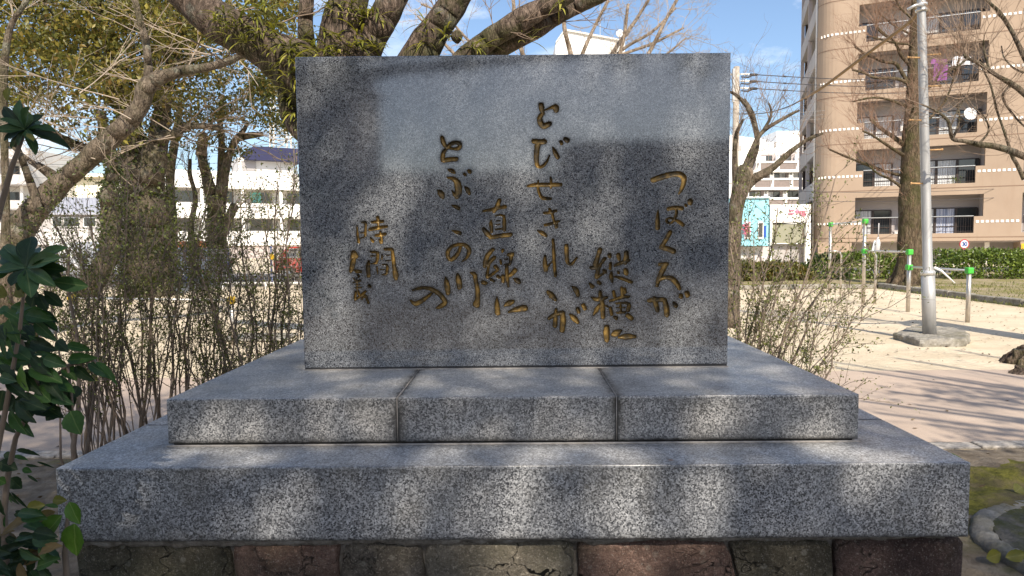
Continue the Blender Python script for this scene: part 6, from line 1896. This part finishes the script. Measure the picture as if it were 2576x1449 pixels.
for i, (yt, yb_) in enumerate(((378, 402), (440, 466), (505, 528), (560, 590))):
    m = MB(); nseg = 14
    for s in range(nseg):
        x0, x1 = -120 + 192 * s / nseg, -120 + 192 * (s + 1) / nseg
        bow = lambda x: 78 + 1.2 * ((x + 20) / 95) ** 2 - 1.0
        a, b = P(x0, yb_, bow(x0)), P(x1, yb_, bow(x1))
        za = P(x0, yt, 78).z
        m.prism([a, b, Vector((b.x, b.y, za)), Vector((a.x, a.y, za))], Vector((0, 0, 0)), Vector((0, .2, 0)))
        m.prism([a, b, Vector((b.x, 79.5, a.z)), Vector((a.x, 79.5, a.z))], Vector((0, 0, 0)), Vector((0, 0, .15)))
    m.build('balcony', M['palegrey'], cb)
    m = MB()
    for x in (-60, 10, 52): qbox(m, x, yt - 40, x + 3, yt, 78.4, .15)
    m.build('post', M['white'], cb)
    m = MB()
    for x in (-50, 16): qbox(m, x, yt - 22, x + 30, yt - 2, 79.4, .12)
    f = m.build('window', M['glass'], cb)

# ================================================================== MESH FENCE AND CARS
DFN = 27.0
fence = thing('mesh_fence', 'pale wire mesh fence on blue posts in front of the long white building', 'fence', (-14, DFN, 0))
fx0, fx1 = P(90, 650, DFN).x, P(1300, 650, DFN).x
xs = [P(x, 650, DFN).x for x in (465, 573)]
stp = xs[1] - xs[0]
posts = [xs[0] + k * stp for k in range(-5, 9)]
pm = MB(); pm.box((-.035, -.035, 0), (.035, .035, 1.50)); pm.box((-.04, -.04, 1.50), (.04, .04, 1.52)); pm_me = pm.mesh('post', M['blue_post'])
pn = Segs()
for i in range(int(stp / .05) + 1): pn.line([(i * .05, 0, .10), (i * .05, 0, 1.45)], .0045, .0045)
for z in (.12, .40, .75, 1.10, 1.30, 1.43): pn.line([(0, 0, z), (stp, 0, z)], .006, .006)
V, Fc = pn.arrays(4); pn_me = np_mesh('mesh_panel', V, Fc, [M['mesh_wire']])
for x in posts:
    link('post', pm_me, fence, Matrix.Translation((x + 14, .05, 0)))
    link('mesh_panel', pn_me, fence, Matrix.Translation((x + 14, 0, 0)))
ks = MB(); ks.box((posts[0], DFN - .1, 0), (posts[-1] + stp, DFN + .1, .10)); ks.build('base_kerb', M['kerb'], fence)
lr = thing('low_rail', 'thin pale rail running low in front of the mesh fence', 'rail', (-10, 24.5, 0))
m = MB(); a, b = P(560, 712, 24.5), P(1100, 712, 24.5)
m.tube([a, b], .035, 8)
for i in range(6):
    p = a.lerp(b, i / 5); m.tube([Vector((p.x, p.y, 0)), p], .03, 8)
m.build('rail_tube', M['white'], lr, True)

def car(label, x, y, rot, body, kind='hatch', group='cars parked behind the mesh fence'):
    root = thing('parked_car', label, 'car', (x, y, 0), group)
    root.rotation_euler.z = rot
    BASE[root.name] = Vector((0, 0, 0))
    L, W = (3.5, 1.48)
    if kind == 'van': low = [(-1.7, .32), (-1.72, .75), (-1.66, 1.0), (1.68, 1.0), (1.72, .7), (1.70, .32)]; up = [(-1.62, 1.0), (-1.50, 1.78), (1.15, 1.80), (1.58, 1.0)]
    else: low = [(-1.7, .32), (-1.74, .62), (-1.62, .90), (-.2, .95), (1.15, .92), (1.66, .74), (1.74, .5), (1.70, .32)]; up = [(-1.55, .92), (-1.18, 1.48), (.35, 1.50), (1.12, .92)]
    b = MB()
    def loft(prof, w0, w1, ztop):
        V = []
        for s in (-1, 1):
            for (px_, pz_) in prof:
                t_ = min(1, max(0, (pz_ - .9) / max(.01, ztop - .9)))
                V.append((px_, s * (w0 + (w1 - w0) * t_) / 2, pz_))
        n = len(prof)
        return V, [tuple(range(n - 1, -1, -1)), tuple(range(n, 2 * n))] + [(i, (i + 1) % n, n + (i + 1) % n, n + i) for i in range(n)]
    b.add(*loft(low, W, W, 9)); b.add(*loft(up, W - .02, W * .80, 1.6))
    b.build('body', M[body], root, bevel=.045, segs=2)
    g = MB()
    zt_, zb_ = (1.66, 1.06) if kind == 'van' else (1.40, .98)
    xs_ = ((-1.45, -.5), (-.42, .42), (.5, 1.2)) if kind == 'van' else ((-1.15, -.32), (-.25, .60))
    for s in (-1, 1):
        for (xa, xb) in xs_:
            k0, k1 = (W - .02) / 2 + .004, W * .82 / 2 + .012
            f = lambda z: k0 + (k1 - k0) * (z - .9) / .65
            sh = .28 if xb > .55 else 0
            w_ = MB(); w_.quad((xa, s * f(zb_), zb_), (xb + sh * .6, s * f(zb_), zb_), (xb - sh * .6, s * f(zt_), zt_), (xa + (.12 if xa < -1 else 0), s * f(zt_), zt_))
            w_.build('side_window', M['glass'], root)
    w_ = MB(); (ua, za), (ub, zb2) = up[-2], up[-1]
    w_.quad((ub + .01, -W * .44, za * .05 + zb2 * .95 + .05), (ub + .01, W * .44, za * .05 + zb2 * .95 + .05), (ua + .05, W * .37, za - .06), (ua + .05, -W * .37, za - .06)); w_.build('windscreen', M['glass'], root)
    w_ = MB(); (ua, za), (ub, zb2) = up[1], up[0]
    w_.quad((ub - .015, -W * .43, zb2 + .08), (ub - .015, W * .43, zb2 + .08), (ua - .03, W * .37, za - .06), (ua - .03, -W * .37, za - .06)); w_.build('rear_window', M['glass'], root)
    wm = MB(); wm.tube([(0, -.09, 0), (0, -.08, 0), (0, .08, 0), (0, .09, 0)], [.25, .28, .28, .25], 18); wme = wm.mesh('wheel', M['rubber'])
    hm = MB(); hm.tube([(0, -.095, 0), (0, .095, 0)], .17, 14); hme = hm.mesh('rim', M['silver_paint'])
    for xw in (-1.08, 1.10):
        for s in (-1, 1):
            wo_ = link('wheel', wme, root, Matrix.Translation((xw, s * (W / 2 - .07), .28)))
            link('rim', hme, wo_)
    for s in (-1, 1):
        h = MB(); h.box((1.62, s * .52 - .14, .60), (1.73, s * .52 + .14, .74)); h.build('headlight', M['white_paint'], root, bevel=.02)
        h = MB(); h.box((-1.76, s * .60 - .09, .66), (-1.66, s * .60 + .09, .90)); h.build('tail_light', M['red'], root, bevel=.02)
    return root
car('orange van parked behind the mesh fence, left of the slab', P(468, 660, 33.5).x, 33.5, .05, 'orange', 'van')
car('pale silver car in front of the orange van behind the fence', P(470, 660, 31.3).x, 31.4, math.pi + .03, 'silver_paint')
car('white van behind the mesh fence near the dark leaves', P(228, 660, 32.5).x, 32.5, .02, 'white_paint', 'van')
car('red car partly hidden by the left edge of the slab', P(796, 660, 31.8).x, 31.8, .0, 'red')
yf = thing('warning_plate', 'small yellow plate hanging on the mesh fence', 'sign', tuple(P(686, 645, DFN - .06)))
m = MB(); c = P(684, 645, DFN - .05)
m.prism([c + Vector((-.12, 0, 0)), c + Vector((0, 0, -.15)), c + Vector((.12, 0, 0)), c + Vector((0, 0, .15))], Vector((0, 0, 0)), Vector((0, .015, 0))); m.build('plate', M['sign_yellow'], yf)

# ---------- low exercise bar with yellow caps, left
D11 = 11.0
lbx = thing('low_bar', 'low steel bar with yellow caps on the sand behind the left shrubs', 'exercise bar', (P(583, 860, D11).x, D11, 0))
xr_, xl_ = P(583, 755, D11), P(180, 751, D11)
for p in (xr_, xl_):
    m = MB(); m.tube([Vector((p.x, p.y, 0)), Vector((p.x, p.y, p.z - .03))], .034, 12); m.build('post', M['steel'], lbx, True)
    m = MB(); m.box((p.x - .05, p.y - .05, p.z - .06), (p.x + .05, p.y + .05, p.z + .06)); m.build('cap', M['yellow_cap'], lbx, bevel=.02, segs=2)
m = MB(); m.tube([xl_, xr_], .019, 10); m.build('bar', M['rail_steel'], lbx, True)
m = MB(); p = P(640, 845, 11.6); m.box((p.x - .5, 11.3, 0), (p.x + .6, 12.1, .05)); o = m.build('paving_slab', M['concrete'], bevel=.02)
setp(o, 'flat concrete slab on the sand behind the low yellow-capped bar', 'slab')

# ================================================================== LAMP POST ON ITS FOOTING
gb0 = G(2340, 842, .10)
pole = thing('lamp_post', 'grey steel lamp post on a rough concrete footing in the sand', 'lamp post', (gb0.x, gb0.y, 0))
px0 = gb0
fp = [G(2246, 853), G(2315, 873), G(2432, 872), G(2440, 858), G(2400, 838), G(2300, 836)]
tp = [G(2250, 846, .13), G(2318, 862, .13), G(2425, 862, .13), G(2432, 852, .12), G(2398, 834, .12), G(2302, 832, .12)]
lump('footing', 'concrete', pole, fp, .115, 1.3, .022, 90)
def pole_at(y): return P(2338 + (2318 - 2338) * (840 - y) / 810 * 1.0, y, gb0.y)
zs = [pole_at(y) for y in (842, 760, 690)]
m = MB(); m.tube(zs, [.097, .096, .094], 20); m.build('lower_shaft', M['galv'], pole, True)
top_dir = (pole_at(30) - pole_at(690)); top = pole_at(30) + top_dir * .35
m = MB(); m.tube([pole_at(688), pole_at(680), pole_at(400), pole_at(30), top], [.088, .069, .066, .058, .054], 18); m.build('upper_shaft', M['galv'], pole, True)
m = MB(); m.tube([pole_at(692), pole_at(684), pole_at(679)], [.100, .102, .080], 20); m.build('collar', M['rail_steel'], pole, True)
m = MB(); p = pole_at(676); m.tube([p + Vector((.07, -.05, .02)), p + Vector((.16, -.08, -.03)), p + Vector((.36, -.10, -.22))], [.022, .016, .010], 8); m.build('strap', M['white'], pole, True)
m = MB()
for y in (26, 12): m.tube([pole_at(y + 3), pole_at(y - 3)], .082, 18)
p = pole_at(20); m.tube([p + Vector((-.02, -.09, .02)), p + Vector((-.16, -.12, 0)), p + Vector((-.26, -.1, -.05))], .022, 8); m.build('clamp', M['rail_steel'], pole, True)
for (y, s) in ((139, 1), (146, -1), (218, 1), (303, -1), (378, 1), (462, -1)):
    p = pole_at(y); m = MB()
    m.tube([p + Vector((s * .05, -.02, 0)), p + Vector((s * .24, -.03, .005))], .012, 8); m.tube([p + Vector((s * .235, -.03, .005)), p + Vector((s * .25, -.03, .005))], .020, 8)
    m.build('step_bolt', M['bolt'], pole, True)
m = MB(); m.tube([top, top + Vector((-.5, -.2, .35)), top + Vector((-1.4, -.5, .5))], [.05, .04, .035], 10); m.build('lamp_arm', M['galv'], pole, True)
m = MB(); q0 = top + Vector((-1.4, -.5, .5)); m.tube([q0, q0 + Vector((-.1, -.03, 0)), q0 + Vector((-.5, -.18, -.02)), q0 + Vector((-.6, -.2, -.03))], [.05, .12, .13, .05], 12); m.build('lamp_head', M['galv'], pole, True)
# the brown cable sagging from it to the utility pole
cab = []
for (x, y, D) in ((2312, 30, 11.9), (2280, 62, 12.3), (2186, 132, 13.6), (2080, 212, 15.2), (2031, 243, 16.4), (1988, 266, 18), (1950, 279, 20), (1910, 286, 22.5), (1866, 287, 25.5)): cab.append(P(x, y, D))
A_s = smooth_path([tuple(p) for p in cab], 5)
m = MB(); m.tube([Vector(p) for p in A_s[:24]], [.030] * 18 + [.028, .024, .021, .018, .017, .016], 8); cobj = MB()
cable = thing('sagging_cable', 'brown sheathed cable sagging left from the top of the lamp post', 'cable', tuple(cab[0]))
m.build('sheath', M['sheath'], cable, True)
m = MB(); m.tube([Vector(p) for p in A_s[23:]], .016, 6); m.build('wire', M['wire'], cable, True)

# ---------- concrete utility pole with three insulated lines
DU = 27.0
up_ = thing('utility_pole', 'concrete utility pole with insulators just right of the slab', 'utility pole', (P(1851, 700, DU).x, DU, 0))
m = MB(); pt = P(1853, 168, DU); m.tube([Vector((pt.x - .02, DU, 0)), Vector((pt.x, DU, pt.z))], [.15, .11], 14); m.build('pole_shaft', M['wood_pole'], up_, True)
m = MB(); m.box((pt.x - .45, DU - .05, pt.z - .32), (pt.x + .12, DU + .02, pt.z - .26)); m.box((pt.x - .45, DU - .05, pt.z - 1.0), (pt.x + .12, DU + .02, pt.z - .94)); m.box((pt.x - .19, DU - .16, pt.z - 1.35), (pt.x - .10, DU - .05, pt.z - .1)); m.build('crossarm', M['galv'], up_)
for i, (yl, x2, y2) in enumerate(((187, 2180, 189), (204, 2180, 207), (222, 2180, 224))):
    a = P(1862, yl, DU)
    ins = MB()
    ins.tube([a + Vector((0, 0, 0)), a + Vector((.10, 0, 0)), a + Vector((.14, 0, 0)), a + Vector((.22, 0, 0)), a + Vector((.26, 0, 0)), a + Vector((.34, 0, -.01))], [.02, .045, .025, .055, .025, .05], 10); ins.build('insulator', M['white'], up_, True)
    ins = MB(); ins.tube([a + Vector((.34, 0, -.01)), a + Vector((.45, 0, -.02)), a + Vector((.62, 0, -.02)), a + Vector((.68, 0, -.02))], [.03, .055, .05, .02], 10); ins.tube([a + Vector((.02, -.02, -.10)), a + Vector((.3, -.02, -.12)), a + Vector((.5, -.02, -.04))], [.02, .035, .02], 8); ins.build('dead_end_clamp', M['black'], up_, True)
    line = thing('power_line', ['upper', 'middle', 'lowest'][i] + ' of the three thick lines from the utility pole', 'power line', tuple(a), 'thick lines at the utility pole')
    m = MB(); b = P(2420, y2 + 1, 38); pts_ = [(a + Vector((.6, 0, -.02))).lerp(b, t_ / 10) - Vector((0, 0, .20 * math.sin(math.pi * t_ / 10))) for t_ in range(11)]; m.tube(pts_, .017, 6); m.tube([pts_[1].lerp(pts_[2], .0), pts_[1].lerp(pts_[2], .08)], .035, 8); m.build('line_wire', M['wire'], line)
for i, (y0, y1) in enumerate(((278, 278), (287, 288), (297, 298))):
    line = thing('thin_line', 'thin grey overhead wire, %s of three below the thick lines' % ['top', 'middle', 'bottom'][i], 'wire', tuple(P(1860, y0, DU)), 'thin wires below the thick lines')
    m = MB(); a, b = P(1860, y0, DU), P(2075, y1, 38); m.tube([a.lerp(b, t_ / 6) - Vector((0, 0, .1 * math.sin(math.pi * t_ / 6))) for t_ in range(7)], .009, 5); m.build('line_wire', M['galv'], line)
for i, (x0, y0, x1, y1, D) in enumerate(((430, 322, 760, 340, 46), (430, 352, 760, 366, 46), (430, 374, 760, 384, 46), (60, 412, 760, 398, 44), (60, 446, 760, 440, 44), (1860, 476, 2600, 470, 39), (1860, 500, 2600, 492, 39))):
    lab = ['uppermost overhead wire across the gap beside the forked tree', 'second overhead wire across the gap beside the forked tree', 'third overhead wire across the gap beside the forked tree', 'overhead wire just above the roof of the long white building', 'overhead wire crossing the top band of the long white building', 'upper thin wire crossing in front of the tan block', 'lower thin wire crossing in front of the tan block'][i]
    line = thing('overhead_wire', lab, 'wire', tuple(P(x0, y0, D)), 'overhead wires')
    m = MB(); a, b = P(x0, y0, D), P(x1, y1, D + 2); m.tube([a.lerp(b, t_ / 8) - Vector((0, 0, .25 * math.sin(math.pi * t_ / 8))) for t_ in range(9)], .013, 5); m.build('line_wire', M['wire'], line)

# ================================================================== PULL-UP BARS
g1, g2, g3, g4 = G(2171.4, 764), G(2283.7, 785), G(2433.8, 811), G(2086, 738)
pb_ = thing('pull_up_bars', 'row of stainless pull-up bars with green corner caps on the sand', 'exercise bars', tuple(g2))
H1, H2, H3 = 2.02, 1.30, .98
def post(g, h):
    m = MB(); m.tube([Vector((g.x, g.y, -.05)), Vector((g.x, g.y, h))], .041, 14); m.build('post', M['steel'], pb_, True)
for g, h in ((g1, H1), (g2, H2), (g3, H3), (g4, H1)): post(g, h)
for g, zs_ in ((g1, (H1, H2 - .01)), (g2, (H2, H3 - .01)), (g3, (H3,)), (g4, (H1,))):
    for z in zs_:
        m = MB(); m.box((g.x - .058, g.y - .062, z - .06), (g.x + .058, g.y + .062, z + .06)); m.build('corner_cap', M['green_cap'], pb_, bevel=.02, segs=2)
for (a, b, z) in ((g4, g1, H1), (g1, g2, H2), (g2, g3, H3)):
    m = MB(); m.tube([Vector((a.x, a.y, z)), Vector((b.x, b.y, z))], .021, 10); m.build('bar', M['rail_steel'], pb_, True)
for g, x2, ys in ((g1, 2202, 632), (g4, 2115, 631)):
    zb_ = P(2200, ys, g.y).z
    gx = P(x2, 700, g.y).x
    m = MB(); m.tube([Vector((g.x, g.y, zb_)), Vector((gx - .14, g.y, zb_)), Vector((gx - .05, g.y, zb_ - .03)), Vector((gx, g.y, zb_ - .12)), Vector((gx, g.y, .6)), Vector((gx, g.y, -.05))], .032, 10); m.build('bent_rail', M['steel'], pb_, True)

# ================================================================== ROAD SIGNS behind the hedge
DS = 34.0
rs_ = thing('road_sign', 'round 30 speed limit sign above a no-parking disc on one post', 'road sign', (P(2428, 680, DS).x, DS, 0))
c1, c2 = P(2426, 614, DS), P(2427.5, 637, DS)
r1 = px(12.2, DS)
m = MB(); m.tube([Vector((c1.x + .03, DS + .05, 0)), Vector((c1.x + .03, DS + .05, c1.z + .1))], .035, 10); m.build('post', M['offwhite'], rs_, True)
def disc(c, r, y, mat, name, par, th=.012):
    m = MB(); m.tube([Vector((c.x, y + th, c.z)), Vector((c.x, y, c.z))], r, 32); return m.build(name, M[mat], par)
d1 = disc(c1, r1, DS, 'sign_red', 'speed_disc', rs_); disc(c1, r1 * .78, DS - .005, 'white_paint', 'disc_face', d1, .006)
def strokes(par, c, y, sets, r, mat, s):
    m = MB()
    for st_ in sets:
        for a, b in zip(st_[:-1], st_[1:]):
            A1, B1 = Vector((c.x + a[0] * s, y, c.z + a[1] * s)), Vector((c.x + b[0] * s, y, c.z + b[1] * s))
            d = (B1 - A1).normalized(); n_ = Vector((-d.z, 0, d.x)) * r
            A1 -= d * r * .5; B1 += d * r * .5
            m.prism([A1 + n_, A1 - n_, B1 - n_, B1 + n_], Vector((0, 0, 0)), Vector((0, -.003, 0)))
    return m.build('lettering', M[mat], par)
three = [(-.62, .38), (-.42, .5), (-.18, .42), (-.16, .18), (-.38, .04), (-.14, -.12), (-.14, -.36), (-.4, -.5), (-.64, -.38)]
zero = [(.38, .5), (.16, .34), (.12, 0), (.16, -.34), (.38, -.5), (.6, -.34), (.64, 0), (.6, .34), (.38, .5)]
strokes(d1, c1, DS - .006, [three, zero], r1 * .095, 'sign_blue', r1 * .72)
d2 = disc(c2, r1, DS, 'sign_red', 'no_parking_disc', rs_); disc(c2, r1 * .80, DS - .005, 'sign_blue', 'disc_face', d2, .006)
strokes(d2, c2, DS - .006, [[(-.55, .55), (.55, -.55)]], r1 * .10, 'sign_red', r1)
lp_ = thing('leaning_post', 'white leaning post with a grey oval plate behind the hedge', 'post', (P(2192, 660, 30).x, 30, 0))
m = MB(); a, b = P(2190, 662, 30), P(2203, 606, 30); g_ = Vector((a.x - .06, 30, .05)); m.tube([g_, a, b], [.075, .075, .07], 12); m.build('post_shaft', M['white'], lp_, True)
m = MB(); c = P(2206, 617, 29.95); m.tube([c + Vector((-.03, -.03, -.42)), c + Vector((-.01, 0, -.2)), c + Vector((.02, 0, .1)), c + Vector((.05, 0, .36))], [.03, .12, .13, .02], 12); m.tube([c + Vector((.05, 0, .3)), c + Vector((.06, 0, .95))], .02, 6); m.build('plate', M['palegrey'], lp_, True)

# ================================================================== BEHIND THE CAMERA: what shades the monument and shows in its polish
def block_building(label, x0, x1, y, dep, h, mat):
    root = thing('background_house', label, 'building', ((x0 + x1) / 2, y, 0))
    m = MB(); m.box((x0, y - dep, 0), (x1, y, h)); m.build('wall', M[mat], root)
    m = MB(); m.box((x0 - .3, y - dep - .3, h), (x1 + .3, y + .3, h + .25)); m.build('roof', M['grey_roof'], root)
    k = int((x1 - x0) / 3)
    for f in range(int(h / 3)):
        for i in range(k):
            m = MB(); xa = x0 + (i + .5) * (x1 - x0) / k - .7; m.box((xa, y, f * 3 + .9), (xa + 1.4, y + .05, f * 3 + 2.1)); m.build('window', M['glass'], root)
block_building('dark four-storey house reflected left in the slab', -30, -9.5, -35, 10, 12.0, 'brown_panel')
block_building('low dark house reflected in the middle of the slab', -9.2, 3.2, -36, 9, 5.6, 'brown_panel')
block_building('dark two-storey house reflected right in the slab', 3.4, 28, -35, 10, 7.2, 'brown_panel')
# gaps in that crown: the sun reaches these spots of the monument through it
HOLES = [(P(x, y, D3), r) for (x, y, r) in ((835, 760, .09), (825, 860, .11), (990, 480, .08), (970, 600, .07), (1520, 570, .085), (1765, 230, .06), (1760, 340, .07), (1730, 420, .06), (1745, 770, .07), (1720, 860, .10), (1340, 590, .05), (1110, 470, .055), (1240, 880, .10), (1500, 885, .08), (800, 190, .06), (900, 560, .05))]
HOLES += [(P(x, y, D2), r) for (x, y, r) in ((820, 1050, .08), (960, 1060, .055), (1230, 1060, .06), (1800, 1040, .08), (1420, 1070, .05), (560, 1060, .05), (2080, 1070, .05))]
HOLES += [(P(x, y, D1), r) for (x, y, r) in ((690, 1260, .075), (560, 1220, .05), (1290, 1290, .085), (1560, 1240, .085), (1580, 1320, .085), (1760, 1280, .075), (1030, 1270, .055), (2150, 1270, .06), (1330, 1420, .09), (1600, 1425, .10), (330, 1300, .05))]
HOLES += [(G(x, y, Z3), r) for (x, y, r) in ((860, 960, .09), (1000, 960, .07), (640, 985, .07), (1700, 960, .07), (1480, 970, .06), (2000, 975, .06), (1900, 930, .09))]
HOLES += [(G(x, y, Z2), r) for (x, y, r) in ((620, 1135, .10), (480, 1120, .08), (1100, 1148, .07), (1600, 1145, .08), (2100, 1130, .10), (2250, 1150, .08), (1350, 1148, .07))]
HP = np.array([tuple(p) for p, r in HOLES]); HR = np.array([r for p, r in HOLES]); TS = np.array(tuple(to_sun))
def thin(C, rg):
    keep = np.ones(len(C), bool)
    for p, r in zip(HP, HR):
        v = C - p
        dist = np.linalg.norm(v - np.outer(v @ TS, TS), axis=1)
        keep &= ~((dist < r * 1.25) & (rg.uniform(size=len(C)) < .93))
    return C[keep]
def shade_tree(label, x, y, h, clumps, rg, n_leaf, size):
    root = thing('shade_tree', label, 'tree', (x, y, 0))
    tb = MB()
    tb.tube([(x, y, -.05), (x, y, .5), (x + .1, y + .1, 2.2), (x + .2, y + .3, h * .55)], [.42, .32, .27, .22], 14, .1)
    C = []
    for (cx_, cy_, cz_, r) in clumps:
        tb.tube([(x + .15, y + .2, h * .42), ((x + cx_) / 2, (y + cy_) / 2, (h * .42 + cz_) / 2 + .5), (cx_, cy_, cz_)], [.14, .09, .03], 8, .1)
        for _ in range(int(n_leaf * r * r)):
            q = rnd_dir(rg) * r * rg.uniform(.2, 1) ** .5
            m_ = int(rg.integers(12, 26))
            C.append(np.array((cx_, cy_, cz_)) + q * np.array([1, 1, .6]) + rg.normal(size=(m_, 3)) * .21)
    tb.build('trunk', M['bark_dark'], root, True)
    V, Fc = leaf_quads(thin(np.concatenate(C) - 0, rg), size, rg, .5, .2, .5)
    np_obj('crown', V, Fc, [M['leaf_ever2']], root)
rg = np.random.default_rng(101)
def proj(gx, gy, hh):                            # where a crown must stand to shade the point (gx, gy) on the ground
    k = hh / math.tan(SUN_EL)
    return (gx + SUN_AZ.x * k, gy + SUN_AZ.y * k, hh)
SHADE = [(-.8, 1.6, 8.6, 1.7), (.9, 1.7, 9.4, 1.6), (-2.4, 3.0, 9.0, 1.8), (-4.4, 3.6, 9.4, 1.8), (-3.2, 6.0, 8.8, 1.5), (-6.0, 6.2, 9.4, 1.8), (-.2, 4.3, 9.6, 1.6), (1.0, 4.2, 8.4, 1.2), (2.6, 2.7, 9.4, 1.4), (-1.6, 5.0, 10.0, 1.3), (-8.2, 4.6, 9.0, 2.0), (3.6, 3.4, 10.0, 1.1), (-5.6, 1.8, 9.2, 1.8), (2.4, .6, 8.6, 1.4), (-2.6, .4, 8.6, 1.6), (0, .2, 10, 1.6), (4.6, 1.9, 9.2, 1.2)]
shade_tree('evergreen tree standing behind the camera, shading the monument', -6.5, -6.5, 11, [(*proj(a, b, h), r) for (a, b, h, r) in SHADE], rg, 95, .11)
FR = [(-4.6, -6.2, 4.9, .55), (-3.4, -6.8, 4.7, .6), (-2.2, -6.2, 5.3, .45), (-.9, -6.6, 5.1, .6), (.8, -6.3, 5.35, .4), (1.9, -6.5, 5.0, .5), (3.2, -6.2, 4.95, .55), (-5.8, -6.4, 4.0, .7)]
shade_tree('evergreen tree behind the camera with low hanging sprays, seen in the polish', -7.5, -8.5, 9, FR, rg, 50, .13)
# bare tree behind the camera on the right: its branches streak the path
bs_ = thing('bare_shade_tree', 'bare tree behind the camera whose branches streak the path with shade', 'tree', (9.5, -3.5, 0))
tb = MB(); S = Segs()
tb.tube([(9.5, -3.5, 0), (9.4, -3.4, 2), (9.2, -3.2, 4.2), (9.0, -3.0, 5.5)], [.24, .19, .15, .11], 12, .1)
for (gx, gy, hh) in [(*G(x, y)[:2], h) for (x, y, h) in ((2230, 985, 6.2), (2160, 1010, 6.6), (2330, 1070, 6.4), (2200, 1040, 7.0), (2060, 905, 7.6), (2250, 900, 7.4), (2400, 880, 7.8), (2100, 925, 7.2), (2380, 950, 6.8), (2300, 1020, 6.0))]:
    e_ = Vector(proj(gx, gy, hh)); s_ = Vector((9.15, -3.15, 4.4))
    mid = s_.lerp(e_, .5) + Vector((0, 0, .5))
    pts_ = [Vector(p) for p in smooth_path([tuple(s_), tuple(mid), tuple(e_)], 6)]
    rad_ = list(np.linspace(.10, .03, len(pts_)))
    tb.tube(pts_, rad_, 8, .1)
    for (p, d, r) in along(pts_, rad_, rg, 4, .4, 1): twigs(S, p, d + rnd_dir(rg) * .8, rg.uniform(.7, 1.4), .011, 1, rg, kids=(2, 4))
tb.build('trunk', M['bark_grey'], bs_, True); S.build('twigs', M['twig'], bs_, 3)
C = []
for (gx, gy, hh) in [(*G(x, y)[:2], h) for (x, y, h) in ((2440, 985, 6.4), (2530, 1010, 6.2), (2560, 1108, 6.0))]:
    c = np.array(proj(gx, gy, hh)); C.append(c + rg.normal(size=(190, 3)) * np.array([.40, .16, .16]))
V, Fc = leaf_quads(np.concatenate(C), .12, rg, .5); np_obj('leaves', V, Fc, [M['leaf_ever2']], bs_)
